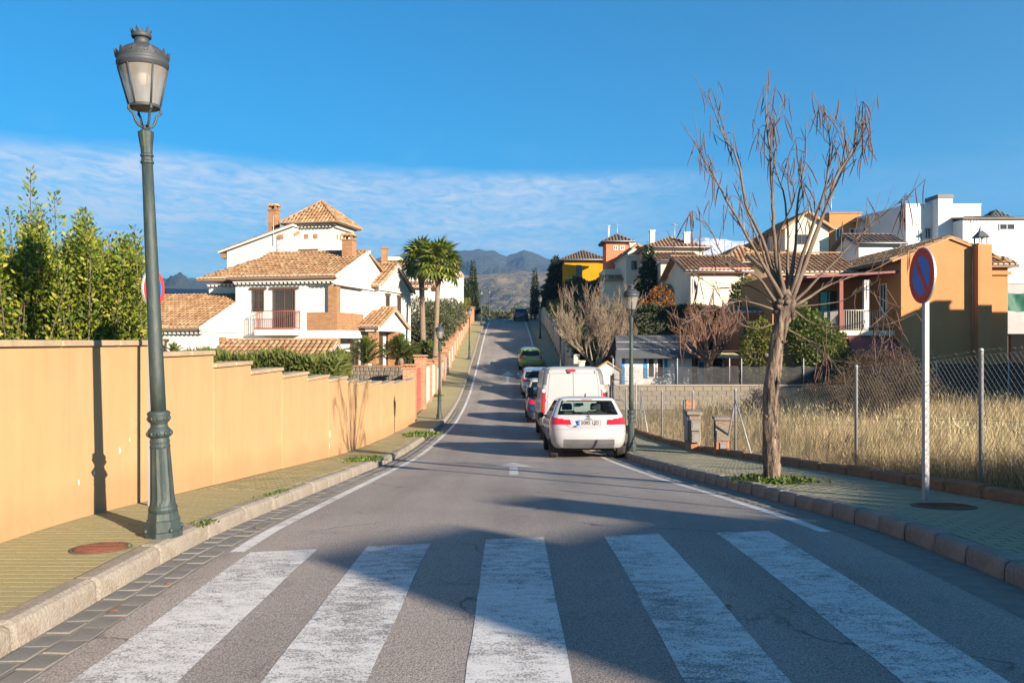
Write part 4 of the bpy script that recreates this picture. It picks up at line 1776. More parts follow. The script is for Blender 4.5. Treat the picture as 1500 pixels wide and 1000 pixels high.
def eave_trim(parent, O, U, L, Nout, z, dentils=True, mat=None, drop=.16, depth=.28):
    """white cornice with a row of little corbels under an eave"""
    O, U, Nn = Vector(O), Vector(U).normalized(), Vector(Nout).normalized()
    mb = MB()
    mb.prism([O, O + U * L, O + U * L + Nn * depth, O + Nn * depth], (0, 0, .06))
    if dentils:
        n = int(L / .26)
        for i in range(n):
            p = O + U * (i + .25) * L / n
            mb.prism([p, p + U * .11, p + U * .11 + Nn * depth * .9, p + Nn * depth * .9], (0, 0, -.10))
    return mb.build('cornice', mat or WHITE, parent)


def window(parent, face_o, U, Nout, u0, u1, z0, z1, frame=None, lintel=None, bars=0, panes=2, inset=.0, shutter=None, sill=True):
    """A window standing on a wall face: frame, panes, optional lintel and iron bars. face_o on the wall line at z=0."""
    O, U, Nn = Vector(face_o), Vector(U).normalized(), Vector(Nout).normalized()

    def P(u, z, n):
        return O + U * u + Nn * n + Vector((0, 0, z))
    fm = frame or DARKWOOD
    w = MB()
    f = .055
    for (a, b, c, d) in ((u0, u1, z1 - f, z1), (u0, u1, z0, z0 + f), (u0, u0 + f, z0 + f, z1 - f), (u1 - f, u1, z0 + f, z1 - f)):
        w.prism([P(a, c, .003), P(b, c, .003), P(b, d, .003), P(a, d, .003)], Nn * .06)
    for i in range(1, panes):
        uu = lerp(u0, u1, i / panes)
        w.prism([P(uu - .025, z0 + f, .003), P(uu + .025, z0 + f, .003), P(uu + .025, z1 - f, .003), P(uu - .025, z1 - f, .003)], Nn * .05)
    wo = w.build('window', fm, parent)
    for i in range(panes):
        a, b = lerp(u0, u1, i / panes) + .03, lerp(u0, u1, (i + 1) / panes) - .03
        MB().prism([P(a, z0 + .04, .005), P(b, z0 + .04, .005), P(b, z1 - .04, .005), P(a, z1 - .04, .005)], Nn * .02).build('pane', WINGLASS, wo)
    if bars:
        g = MB()
        for i in range(bars):
            uu = lerp(u0 + .03, u1 - .03, i / (bars - 1))
            g.tube([P(uu, z0 - .03, .10), P(uu, z1 + .0, .10)], .010, 5)
        for zz in (z0 + .1, (z0 + z1) / 2, z1 - .1):
            g.prism([P(u0 - .02, zz - .012, .092), P(u1 + .02, zz - .012, .092), P(u1 + .02, zz + .012, .092), P(u0 - .02, zz + .012, .092)], Nn * .014)
        g.build('window_grille', DARKWOOD, wo)
    if lintel:
        MB().prism([P(u0 - lintel, z1 + .001, .002), P(u1 + lintel, z1 + .001, .002), P(u1 + lintel, z1 + .14, .002), P(u0 - lintel, z1 + .14, .002)], Nn * .11).build('lintel', DARKWOOD, wo)
    if shutter:
        for s in (-1, 1):
            a = u0 - .32 if s < 0 else u1 + .02
            MB().prism([P(a, z0, .004), P(a + .3, z0, .004), P(a + .3, z1, .004), P(a, z1, .004)], Nn * .04).build('shutter', shutter, wo)
    return wo


def wall_poly(parent, pts, thick, mat, name='wall'):
    """a wall panel: planar outline pts extruded by vector thick"""
    return MB().prism(pts, thick).build(name, mat, parent)


def chimney(parent, x, y, z0, z1, w, mat, cap='tiles'):
    c = MB().box(x - w / 2, x + w / 2, y - w / 2, y + w / 2, z0, z1 - .42).build('chimney', mat, parent)
    s = MB().box(x - w / 2 - .05, x + w / 2 + .05, y - w / 2 - .05, y + w / 2 + .05, z1 - .418, z1 - .36)
    for dx in (-1, 1):
        for dy in (-1, 1):
            s.box(x + dx * w * .36 - .06, x + dx * w * .36 + .06, y + dy * w * .36 - .06, y + dy * w * .36 + .06, z1 - .358, z1 - .14)
    s.build('chimney_head', mat, c)
    t = MB()
    t.box(x - w / 2 - .06, x + w / 2 + .06, y - w / 2 - .06, y + w / 2 + .06, z1 - .138, z1 - .09)
    for k in range(3):
        xx = x + (k - 1) * w * .42
        t.tube([(xx, y - w / 2 - .1, z1 - .09), (xx, y, z1 - .02), (xx, y + w / 2 + .1, z1 - .09)], .085, 7)
    t.build('chimney_cap', TILE, c)
    return c


def railing(parent, A, B, h, mat, step=.11, r=.008, name='railing'):
    A, B = Vector(A), Vector(B)
    n = max(2, round((B - A).length / step))
    mb = MB()
    for i in range(n + 1):
        p = A.lerp(B, i / n)
        mb.tube([p, p + Vector((0, 0, h))], r, 4, cap=False)
    for zz in (.06, h):
        mb.tube([A + Vector((0, 0, zz)), B + Vector((0, 0, zz))], r * 1.7, 6)
    return mb.build(name, mat, parent)


# ------------------------------------------------------------------ the white villa on the left
def white_villa():
    a = R(12)
    G = -0.55
    t = thing('white_villa', 'white two-storey villa with tiled roofs, square tower and red balcony', 'house', (-9.85, 46, G), -a)
    X, Y, Z = Vector((1, 0, 0)), Vector((0, 1, 0)), Vector((0, 0, 1))
    g = 0.0
    # main block
    H = 5.52
    mb = MB()
    mb.box(-6.25, -1.78, 0, 9, -.5, H)
    mb.build('wall', WHITE, t)
    # corner loggia: closed back set in a little, slab and parapet of brick, corner columns of brick
    MB().box(-1.779, -.22, .22, 11.4, 2.35, H).build('wall', WHITE, t)
    MB().box(-1.779, -2.2 + 1.3, 1.6, 11.4, -.5, 2.349).build('wall', WHITE, t)
    MB().box(-.899, -.22, 3.9, 11.4, -.5, 2.349).build('wall', WHITE, t)
    MB().box(-1.775, -.005, .005, 3.85, 2.34, 2.80).build('floor_slab', WHITE, t)
    pp = MB()
    pp.box(-1.775, .02, -.02, .12, 2.802, 3.80)
    pp.box(-.12, .02, .121, 3.87, 2.802, 3.80)
    pp.build('brick_parapet', BRICK, t)
    MB().box(-.52, .0, .0, .52, 3.802, 5.32).build('brick_column', BRICK, t)
    MB().box(-.56, -.02, .02, .56, -.5, 2.338).build('brick_column', BRICK, t)
    bm = MB()
    bm.box(-1.775, .0, .005, .28, 5.322, H)
    bm.box(-.28, .0, .281, 3.87, 5.322, H)
    bm.build('beam', WHITE, t)
    MB().box(-.219, .0, 3.88, 5.35, -.5, H).build('wall', WHITE, t)
    # dark openings under the loggia
    window(t, (-1.78, 1.6, 0), X, -Y, 0.15, .80, 0.2, 2.1, lintel=.1)
    window(t, (-.9, 3.9, 0), X, -Y, .10, .6, 0.2, 2.1)
    # gable on the street side above the loggia
    z_e, z_r = 5.83, 7.70
    sl = (z_r - z_e) / 4.9
    gp = [(-.22, 0.0, H), (-.22, 9.0, H), (-.22, 4.5, z_r - .12)]
    wall_poly(t, gp, (.22, 0, 0), WHITE, 'gable')
    gp = [(-6.25, 0.0, H), (-6.25, 9.0, H), (-6.25, 4.5, z_r - .12)]
    wall_poly(t, gp, (.22, 0, 0), WHITE, 'gable')
    S = Vector((0, 4.9, z_r - z_e)).normalized()
    LS = Vector((0, 4.9, z_r - z_e)).length
    rf = tile_plane(t, (-6.6, -.4, z_e), X, S, [(0, 0), (6.72, 0), (6.72, LS), (0, LS)])
    S2 = Vector((0, -4.9, z_r - z_e)).normalized()
    tile_plane(t, (.12, 9.4, z_e), -X, S2, [(0, 0), (6.72, 0), (6.72, LS), (0, LS)], ends=False)
    ridge_tiles(rf, (-6.6, 4.5, z_r + .02), (.12, 4.5, z_r + .02))
    MB().prism([(.121, -.42, z_e - .12), (.121, -.42, z_e + .04), (.121, 4.5, z_r + .06), (.121, 4.5, z_r - .14)], (.10, 0, 0)).build('verge', WHITE, t)
    eave_trim(t, (-6.25, 0, H + .002), X, 6.25, -Y, H, depth=.3)
    MB().box(-6.35, .06, -.36, -.31, z_e - .20, z_e - .06).build('eave_shadow_strip', DARKWOOD, t)  # brown strips like this stand in for the shadow line under the eaves
    cs = MB()
    cs.box(.001, .14, -.14, 11.5, 5.32, 5.42)
    cs.build('string_course', WHITE, t)
    # window and balcony door
    window(t, (0, 0, 0), X, -Y, -5.13, -4.44, 3.88, 5.12, lintel=.16, bars=7)
    window(t, (0, 0, 0), X, -Y, -3.82, -2.50, 2.86, 5.12, lintel=.22, bars=11, panes=2)
    bal = MB().box(-4.57, -2.2, -.85, -.001, 2.5, 2.84).build('balcony', WHITE, t)
    MB().box(-4.60, -2.17, -.88, -.83, 2.842, 2.90).build('balcony_edge', RUSTRED, bal)
    railing(bal, (-4.55, -.82, 2.84), (-2.22, -.82, 2.84), 1.02, RUSTRED, .12, .012)
    railing(bal, (-4.55, -.80, 2.84), (-4.55, -.02, 2.84), 1.02, RUSTRED, .13, .012)
    railing(bal, (-2.22, -.80, 2.84), (-2.22, -.02, 2.84), 1.02, RUSTRED, .13, .012)
    # set-back left wing with its own eave
    MB().box(-8.9, -6.251, 1.5, 8, -.5, 5.55).build('wall', WHITE, t)
    zl = 5.88
    S3 = Vector((0, 4.2, 1.52)).normalized()
    L3 = Vector((0, 4.2, 1.52)).length
    tile_plane(t, (-9.4, .95, zl), X, S3, [(0, 0), (2.79, 0), (2.79, L3), (1.5, L3)])
    S3b = Vector((1.5, 0, 1.52)).normalized()
    tile_plane(t, (-9.4, 8.6, zl), -Y, S3b, [(0, 0), (7.65, 0), (3.45, Vector((1.5, 0, 1.52)).length), (0, Vector((1.5, 0, 1.52)).length)], ends=False)
    eave_trim(t, (-8.9, 1.5, 5.53), X, 2.6, -Y, 5.5)
    MB().box(-9.35, -6.3, 1.0, 1.05, zl - .2, zl - .06).build('eave_shadow_strip', DARKWOOD, t)
    # low front wing
    ze, yt = 2.88, 1.5
    s = .41
    MB().prism([(-14.5, -3.3, -.5), (-14.5, 1.49, -.5), (-14.5, 1.49, ze + s * 5.05 - .05), (-14.5, -3.3, ze + s * .3 - .05)], (8.38, 0, 0)).build('wall', WHITE, t)
    S4 = Vector((0, 1, s)).normalized()
    L4 = Vector((0, 5.15, 5.15 * s)).length
    tile_plane(t, (-14.8, -3.7, ze), X, S4, [(0, 0), (8.62, 0), (8.62, L4), (0, L4)])
    MB().prism([(-6.18, -3.75, ze - .12), (-6.18, -3.75, ze + .05), (-6.18, .0, ze + s * 3.75 + .05), (-6.18, .0, ze + s * 3.75 - .14)], (.14, 0, 0)).build('verge', WHITE, t)
    MB().box(-14.6, -6.25, -3.62, -3.57, ze - .2, ze - .05).build('eave_shadow_strip', DARKWOOD, t)
    eave_trim(t, (-14.5, -3.3, ze - .22), X, 8.4, -Y, ze, depth=.28)
    MB().box(-6.119, -6.02, -3.32, -.001, ze - .22, ze - .08).build('string_course', WHITE, t)
    window(t, (0, -3.3, 0), X, -Y, -9.3, -8.4, 1.25, 2.15, lintel=.15, bars=5)
    # upper back block with a sloping parapet
    MB().prism([(-9.94, 5.2, 5.0), (-9.94, 5.2, 7.95), (-5.3, 5.2, 9.40), (-5.3, 5.2, 5.0)], (0, 6, 0)).build('wall', WHITE, t)
    MB().prism([(-10.5, 5.05, 7.86), (-10.5, 5.05, 7.98), (-5.25, 5.05, 9.62), (-5.25, 5.05, 9.48)], (0, 6.4, 0)).build('roof', WHITE, t)
    S5 = Vector((5.25, 0, 1.64)).normalized()
    tile_plane(t, (-10.55, 11.3, 8.0), -Y, S5, [(0, 0), (6.2, 0), (6.2, 5.4), (0, 5.4)], ends=False)
    MB().box(-10.4, -9.95, 5.25, 5.7, 7.55, 7.85).build('corbel', BRICK, t)
    # tower
    MB().box(-5.8, -2.92, 6.0, 8.8, 6.0, 9.72).build('tower_wall', WHITE, t)
    tz, ax, ay, az = 9.74, -4.36, 7.4, 11.38
    o = .58
    c = [(-5.8 - o, 6 - o), (-2.92 + o, 6 - o), (-2.92 + o, 8.8 + o), (-5.8 - o, 8.8 + o)]
    for i in range(4):
        p, q = Vector((*c[i], tz)), Vector((*c[(i + 1) % 4], tz))
        U = (q - p).normalized()
        mid = (p + q) / 2
        S6 = Vector((ax, ay, az)) - mid
        L6 = S6.length
        W = (q - p).length
        tr = tile_plane(t, p, U, S6, [(0, 0), (W, 0), (W / 2, L6)], col=.24)
        ridge_tiles(tr, p + Vector((0, 0, .03)), Vector((ax, ay, az + .03)))
    tr = MB()
    tr.box(-5.8 - .3, -2.92 + .3, 6 - .3, 8.8 + .3, tz - .16, tz - .09)
    for i in range(12):
        tr.box(-5.78 + i * .245, -5.78 + i * .245 + .11, 5.75, 5.999, tz - .28, tz - .161)
        tr.box(-2.919, -2.67, 6.02 + i * .235, 6.02 + i * .235 + .11, tz - .28, tz - .161)
    tr.build('cornice', WHITE, t)
    for xx in (-4.9, -4.25):
        MB().box(xx, xx + .26, 5.955, 5.999, 8.78, 9.06).build('brick_grille', BRICK, t)
    for yy in (6.5, 7.0):
        MB().box(-2.919, -2.88, yy, yy + .18, 8.75, 9.1).build('brick_grille', BRICK, t)
    window(t, (0, 6.0, 0), X, -Y, -5.1, -4.2, 7.0, 7.95, lintel=.25)
    window(t, (0, 6.0, 0), X, -Y, -5.65, -5.4, 7.4, 7.9)
    # little tiled canopy left of the tower
    cn = tile_plane(t, (-6.35, 5.25, 8.98), X, Vector((0, .8, .28)), [(0, 0), (1.15, 0), (1.15, .8), (0, .8)])
    MB().box(-6.3, -5.95, 5.1, 5.19, 8.7, 8.95).build('corbel', BRICK, t)
    MB().tube([(-5.35, 5.93, 8.35), (-5.35, 5.93, 8.62)], .05, 7).build('wall_lantern', BLACKIRON, t)
    # chimneys
    chimney(t, -7.15, 6.2, 8.2, 11.1, .55, BRICK)
    chimney(t, -.75, 3.5, 6.9, 8.65, .66, BRICK)
    # tv aerial
    an = MB()
    an.tube([(-6.6, 5.1, 8.3), (-6.6, 5.1, 10.2)], .018, 6)
    an.tube([(-7.4, 5.1, 9.95), (-6.4, 5.1, 10.15)], .010, 5)
    for i in range(7):
        xx = -7.4 + i * .15
        an.tube([(xx, 4.85, 9.95 + i * .03), (xx, 5.35, 9.95 + i * .03)], .007, 4)
    an.tube([(-6.3, 5.1, 7.9), (-6.3, 5.1, 8.9)], .012, 5)
    for zz in (8.0, 8.3, 8.6):
        an.tube([(-6.3, 5.05, zz), (-6.0, 5.05, zz + .12)], .009, 4)
    an.build('aerial', ALU, t)
    # street-side wing with gable facing the street
    MB().box(-2.0, .40, 5.4, 11.5, -.5, 5.48).build('wall', WHITE, t)
    apex = 7.28
    wall_poly(t, [(.18, 5.4, 5.48), (.18, 11.5, 5.48), (.18, 8.45, apex - .1)], (.22, 0, 0), WHITE, 'gable')
    for (yy, sg) in ((5.05, 1), (11.85, -1)):
        S7 = Vector((0, sg * 3.4, apex - 5.62))
        L7 = S7.length
        if sg > 0:
            tile_plane(t, (-2.2, yy, 5.62), X, S7, [(0, 0), (2.85, 0), (2.85, L7), (0, L7)])
        else:
            tile_plane(t, (.65, yy, 5.62), -X, S7, [(0, 0), (2.85, 0), (2.85, L7), (0, L7)], ends=False)
    ridge_tiles(t, (-2.2, 8.45, apex + .02), (.65, 8.45, apex + .02))
    for sg, y0, y1 in ((1, 5.05, 8.45), (-1, 11.85, 8.45)):
        MB().prism([(.55, y0, 5.42), (.55, y0, 5.60), (.55, y1, apex - .02), (.55, y1, apex - .2)], (.10, 0, 0)).build('verge', WHITE, t)
    MB().box(.401, .53, 5.2, 11.7, 5.36, 5.46).build('string_course', WHITE, t)
    for yy in (6.6, 8.75):
        window(t, (.40, 0, 0), Y, X, yy, yy + .62, 3.95, 5.1, lintel=.12, panes=1)
    # entrance porch with gable
    MB().box(.401, 1.15, 3.2, 3.45, 2.75, 3.0).build('beam', WHITE, t)
    pz, pa = 3.05, 4.22
    wall_poly(t, [(.95, 3.3, pz - .28), (.95, 8.3, pz - .28), (.95, 8.3, pz - .02), (.95, 5.8, pa - .08), (.95, 3.3, pz - .02)], (.2, 0, 0), WHITE, 'gable')
    MB().box(.0, .95, 3.3, 8.3, pz - .28, pz - .20).build('ceiling', WHITE, t)
    for (yy, sg) in ((2.95, 1), (8.65, -1)):
        S8 = Vector((0, sg * 2.85, pa - pz + .05))
        L8 = S8.length
        if sg > 0:
            tile_plane(t, (-.0, yy, pz), X, S8, [(0, 0), (1.42, 0), (1.42, L8), (0, L8)])
        else:
            tile_plane(t, (1.42, yy, pz), -X, S8, [(0, 0), (1.42, 0), (1.42, L8), (0, L8)], ends=False)
    ridge_tiles(t, (0, 5.8, pa + .06), (1.42, 5.8, pa + .06), r=.1)
    for sg, y0 in ((1, 2.95), (-1, 8.65)):
        MB().prism([(1.32, y0, pz - .18), (1.32, y0, pz - .02), (1.32, 5.8, pa + .0), (1.32, 5.8, pa - .16)], (.08, 0, 0)).build('verge', WHITE, t)
    MB().box(.55, 1.13, 6.6, 7.2, -.4, pz - .281).build('brick_column', BRICK, t)
    MB().box(.55, 1.05, 3.35, 3.8, .8, pz - .281).build('brick_column', BRICK, t)
    window(t, (.40, 0, 0), Y, X, 5.0, 6.0, .4, 2.5)
    return t


white_villa()
# ------------------------------------------------------------------ garden things between the villa and the street
def small_tiled_roof():
    t = thing('garden_store', 'low garden store with a tiled gable roof in front of the white villa', 'shed', (-13.2, 36.0, -.7), R(-4))
    X = Vector((1, 0, 0))
    MB().box(.2, 4.9, .1, 2.6, -.2, 1.55).build('wall', CREAM, t)
    wall_poly(t, [(4.7, .1, 1.55), (4.7, 2.6, 1.55), (4.7, 1.35, 2.2)], (.2, 0, 0), BRICK, 'gable')
    for (yy, sg) in ((-.35, 1), (3.05, -1)):
        S = Vector((0, sg * 1.7, .80))
        if sg > 0:
            tile_plane(t, (-.1, yy, 1.52), X, S, [(0, 0), (5.35, 0), (5.35, S.length), (0, S.length)], col=.24)
        else:
            tile_plane(t, (5.25, yy, 1.52), -X, S, [(0, 0), (5.35, 0), (5.35, S.length), (0, S.length)], ends=False)
        MB().prism([(5.16, yy, 1.36), (5.16, yy, 1.54), (5.16, 1.35, 2.32), (5.16, 1.35, 2.14)], (.09, 0, 0)).build('verge', WHITE, t)
    ridge_tiles(t, (-.1, 1.35, 2.36), (5.3, 1.35, 2.36))
    MB().box(-.16, -.02, 1.1, 1.6, 2.2, 2.5).build('ridge_end', BRICK, t)


small_tiled_roof()

GREENS = leaf_mat('cypress_green', [(0.07, 0.095, 0.022), (0.13, 0.155, 0.03), (0.19, 0.19, 0.04)], 0.7, 0.35)
DARKG = leaf_mat('dark_evergreen', [(0.014, 0.026, 0.010), (0.028, 0.045, 0.015), (0.045, 0.065, 0.02)], 0.6, 0.25)
MIDG = leaf_mat('mid_green', [(0.055, 0.08, 0.018), (0.105, 0.135, 0.026), (0.17, 0.185, 0.04)], 0.5, 0.35)
OLIVE = leaf_mat('olive_green', [(0.06, 0.07, 0.03), (0.10, 0.11, 0.05), (0.15, 0.16, 0.085)], 0.55, 0.3)
LIMEG = leaf_mat('privet_yellow_green', [(0.045, 0.085, 0.012), (0.12, 0.175, 0.02), (0.23, 0.26, 0.03), (0.40, 0.35, 0.045)], 0.58, 0.35)
AUTUMN = leaf_mat('autumn_orange', [(0.16, 0.06, 0.015), (0.26, 0.10, 0.02), (0.33, 0.15, 0.03)], 0.7, 0.35)
YGREEN = leaf_mat('thuja_yellow_green', [(0.07, 0.085, 0.012), (0.13, 0.14, 0.02), (0.21, 0.19, 0.03)], 0.6, 0.35)
BARK = M('grey_brown_bark', (0.13, 0.095, 0.065, 1), 0.95, 0.35, 4, 0.25, 30, 0.9, 18, stretch=(2.5, 2.5, .6))
PALEBARK = M('pale_twig_bark', (0.25, 0.185, 0.13, 1), 0.9, 0.25, 4, 0.15, 30, 0.5, 25)
DARKBARK = M('dark_twig_bark', (0.075, 0.05, 0.035, 1), 0.95, 0.3, 4, 0.15, 30, 0.5, 25)
REDTWIG = M('reddish_twig_bark', (0.25, 0.135, 0.085, 1), 0.9, 0.25, 4, 0.15, 30, 0.4, 25)


def box_points(n, x0, x1, y0, y1, z0f, z1f, skin=.35):
    """leaf points near the faces of a hedge box; z given by functions of (x,y)"""
    P = np.empty((n, 3))
    u = RNG.uniform(0, 1, (n, 3))
    f = RNG.integers(0, 6, n)
    dep = RNG.exponential(skin * .35, n)
    w = np.array([x1 - x0, y1 - y0])
    x = x0 + u[:, 0] * w[0]
    y = y0 + u[:, 1] * w[1]
    hz = u[:, 2].copy()
    x = np.where(f == 0, x0 + dep, x)
    x = np.where(f == 1, x1 - dep, x)
    y = np.where((f == 2) | (f == 5), y0 + dep, y)
    N = RNG.normal(0, .6, (n, 3))
    N[f == 0, 0] -= 1
    N[f == 1, 0] += 1
    N[(f == 2) | (f == 5), 1] -= 1
    N[:, 2] += .6
    top = (f == 3) | (f == 4)
    for i in range(n):
        a, b = z0f(x[i], y[i]), z1f(x[i], y[i])
        P[i] = (x[i], y[i], b - dep[i] if top[i] else lerp(a, b, hz[i]))
    N[top, 2] += 1
    return P, N


def hedge(label, cat, x0, x1, y0, y1, z0f, z1f, n, size, mat, aspect=2.0, name='hedge', core=True):
    zb = z0f((x0 + x1) / 2, y0)
    t = thing(name, label, cat, ((x0 + x1) / 2, (y0 + y1) / 2, zb))
    off = -Vector(t.location)
    bump = lambda x, y: z1f(x, y) + .10 * math.sin(x * 2.3 + 1.1 * y) + .07 * math.sin(x * 5.1 - y * 3.1)
    P, N = box_points(n, x0, x1, y0, y1, z0f, bump, .5)
    P += np.array(off)
    leaf_obj('foliage', P, N, size, mat, t, aspect)
    if core:
        cmat = M('hedge_shade_fill', (0.035, 0.035, 0.018, 1), 0.95, 0.3, 3, 0.2, 20, 0.8, 15)  # solid dark boxes; the hedge's inner shade is put into their colour
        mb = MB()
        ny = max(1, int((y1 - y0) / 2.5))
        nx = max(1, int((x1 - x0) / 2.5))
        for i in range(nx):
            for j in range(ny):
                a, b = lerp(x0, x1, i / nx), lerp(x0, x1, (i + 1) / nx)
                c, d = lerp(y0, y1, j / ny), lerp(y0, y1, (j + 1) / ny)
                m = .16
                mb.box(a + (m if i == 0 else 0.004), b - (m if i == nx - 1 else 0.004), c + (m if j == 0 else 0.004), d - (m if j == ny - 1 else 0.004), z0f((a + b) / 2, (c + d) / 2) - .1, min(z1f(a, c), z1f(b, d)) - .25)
        mb.build('shade_core', cmat, t, off)
    return t


def at_px(px, py, d):
    return Vector(((px - 750) * d / 1200, d, 1.6 + (500 - py) * d / 1200))


# big privet behind the peach wall: upright leafy shoots
def privet():
    t = thing('privet_shrub', 'tall yellow-green leafy shrub with upright shoots behind the peach wall', 'shrub', (-5.6, 10.2, .2))
    off = Vector(t.location)
    shoots = []
    tops = [(45, 250, 1.0), (12, 305, .9), (80, 282, .9), (122, 305, .9), (0, 330, 1), (30, 315, 1), (60, 300, 1), (100, 345, 1), (140, 345, 1), (160, 342, 1), (180, 350, 1), (205, 362, 1), (208, 410, 1), (150, 352, 1), (-30, 300, 1), (-60, 330, 1)]
    P, N = [], []
    br = MB()
    rnd = random.Random(5)
    cand = []
    for (px, py, w) in tops:
        d = rnd.uniform(9.7, 10.6)
        cand.append(((px - 750) * d / 1200, d, 1.6 + (500 - py) * d / 1200))
    for i in range(210):
        d = rnd.uniform(9.3, 12.2)
        px = rnd.uniform(-70, 212)
        top = 352 + 26 * math.sin(px * .09) + rnd.uniform(-22, 60)
        if px > 165:
            top += (px - 165) * .7
        cand.append(((px - 750) * d / 1200, d, 1.6 + (500 - top) * d / 1200))
    for (x, y, z) in cand:
        b = Vector((x + rnd.uniform(-.35, .35), y + rnd.uniform(-.3, .3), .3))
        tip = Vector((x, y, z))
        mid = b.lerp(tip, .5) + Vector((rnd.uniform(-.12, .12), rnd.uniform(-.12, .12), 0))
        br.tube([b - off, mid - off, tip - off], [.014, .010, .003], 4, cap=False)
        L = (tip - b).length
        n = int(L / .0095)
        for k in range(n):
            s = (k + .5) / n
            p = b.lerp(mid, s * 2) if s < .5 else mid.lerp(tip, (s - .5) * 2)
            if p.z < .9:
                continue
            rad = .15 * (1 - s) ** .5 + .035
            an = k * 2.4 + rnd.uniform(-.3, .3)
            q = rad * rnd.uniform(.0, 1.0)
            P.append((p.x + q * math.cos(an) - off.x, p.y + q * math.sin(an) - off.y, p.z - off.z + rnd.uniform(-.03, .03)))
            N.append((math.cos(an) * .75, math.sin(an) * .75, .75 + rnd.uniform(-.25, .3)))
    for _ in range(34000):
        d = rnd.uniform(9.4, 12.0)
        px = rnd.uniform(-70, 208)
        top = 356 + 22 * math.sin(px * .09) + 12 * math.sin(px * .31 + d * 3) + (max(0, px - 165) * .7)
        py = top + (520 - top) * rnd.random() ** .8
        P.append(((px - 750) * d / 1200 - off.x, d - off.y, 1.6 + (500 - py) * d / 1200 - off.z))
        N.append((rnd.gauss(.2, .8), rnd.gauss(-.4, .8), rnd.uniform(-.2, 1.0)))
    P, N = np.array(P), np.array(N)
    pick = RNG.random(len(P)) < .5
    leaf_obj('foliage', P[pick], N[pick], .068, LIMEG, t, 2.1, 0.06)
    leaf_obj('foliage', P[~pick], N[~pick], .050, LIMEG, t, 1.8, 0.10)
    br.build('shoots', BARK, t)
    core = MB()
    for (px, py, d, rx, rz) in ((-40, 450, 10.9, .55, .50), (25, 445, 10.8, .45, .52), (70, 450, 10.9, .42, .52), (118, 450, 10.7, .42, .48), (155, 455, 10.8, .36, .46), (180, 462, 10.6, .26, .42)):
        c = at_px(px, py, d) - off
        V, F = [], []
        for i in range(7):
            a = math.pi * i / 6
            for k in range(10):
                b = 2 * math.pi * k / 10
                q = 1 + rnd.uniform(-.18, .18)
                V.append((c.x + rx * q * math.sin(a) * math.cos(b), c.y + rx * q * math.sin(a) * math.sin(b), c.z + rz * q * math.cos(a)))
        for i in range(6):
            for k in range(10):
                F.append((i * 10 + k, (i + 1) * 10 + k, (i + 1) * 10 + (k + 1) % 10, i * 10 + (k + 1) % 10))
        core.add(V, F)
    core.build('inner_shade_core', M('shrub_shade_fill', (0.03, 0.042, 0.012, 1), 0.9, .5, 9, .3, 30, 1.0, 12), t)['kind'] = 'stuff'  # dark blobs whose colour stands in for shade between the leaves
    MB().box(-1.9, .25, .0, 1.7, -.3, 1.75).build('shade_core', M('hedge_shade_fill', (0.035, 0.035, 0.018, 1)), t)  # dark box carrying the shrub's inner shade as colour


privet()

# clipped horsetail hedge below the villa
hedge('feathery green hedge growing between the peach wall and the tiled garden store', 'hedge', -12.6, -6.7, 31.0, 33.4, lambda x, y: -.9, lambda x, y: .86 - .03 * (x + 6.7) * .6, 12000, .34, GREENS, 5.0)
hedge('low leafy hedge end with bright leaves beside the feathery hedge', 'hedge', -15.2, -12.75, 30.5, 32.5, lambda x, y: -.9, lambda x, y: .75, 1600, .16, MIDG, 2.6)

# ------------------------------------------------------------------ garden wall, gate and pier wall on the left
gwall = thing('white_garden_wall', 'low white garden wall with a brick cap below the villa porch', 'wall', (-8.0, 37.6, -1.0), R(-3))
MB().box(-1.2, 3.25, 0, .22, -.6, .70).build('wall', WHITE, gwall)
MB().cbox(-1.24, 3.3, -.04, .26, .702, .78, .012).build('brick_cap', BRICK_R, gwall)
STONE = M('rubble_stone', (0.20, 0.165, 0.125, 1), 0.95, 0.3, 3, 0.2, 20, 0.8, 12, island=0.4)
sw = thing('stone_planter', 'rough stone planter wall in front of the villa porch', 'planter', (-8.6, 43.0, -.8), R(-12))
rr = random.Random(3)
for c in range(5):
    x = -1.2 + rr.uniform(0, .2)
    while x < 3.2:
        w = rr.uniform(.18, .36)
        MB().cbox(x, x + w - .02, -.02 - rr.uniform(0, .04), .2, c * .215, c * .215 + .20, .03).build('stone', STONE, sw)
        x += w
MB().box(-1.2, 3.4, .205, 2.2, -.4, 1.0).build('earth_fill', M('planter_soil', (0.13, 0.09, 0.06, 1), .95, .3, 3), sw)
MB().cbox(-1.3, 3.5, -.08, .21, 1.085, 1.16, .015).build('tile_cap', BRICK, sw)


def pier(parent, x, y, w, z0, z1, mat, off):
    p = MB().box(x - w / 2, x + w / 2, y - w / 2, y + w / 2, z0, z1).build('brick_pier', mat, parent, off)
    c = MB()
    c.box(x - w / 2 - .04, x + w / 2 + .04, y - w / 2 - .04, y + w / 2 + .04, z1 + .001, z1 + .06)
    n = 4
    for i in range(n):
        for j in range(n):
            if i in (0, n - 1) or j in (0, n - 1):
                cx, cy_ = x - w / 2 + (i + .5) * w / n, y - w / 2 + (j + .5) * w / n
                c.box(cx - .045, cx + .045, cy_ - .045, cy_ + .045, z1 + .061, z1 + .13)
    c.box(x - w / 2 - .07, x + w / 2 + .07, y - w / 2 - .07, y + w / 2 + .07, z1 + .131, z1 + .20)
    c.build('pier_cap', mat, p)
    return p


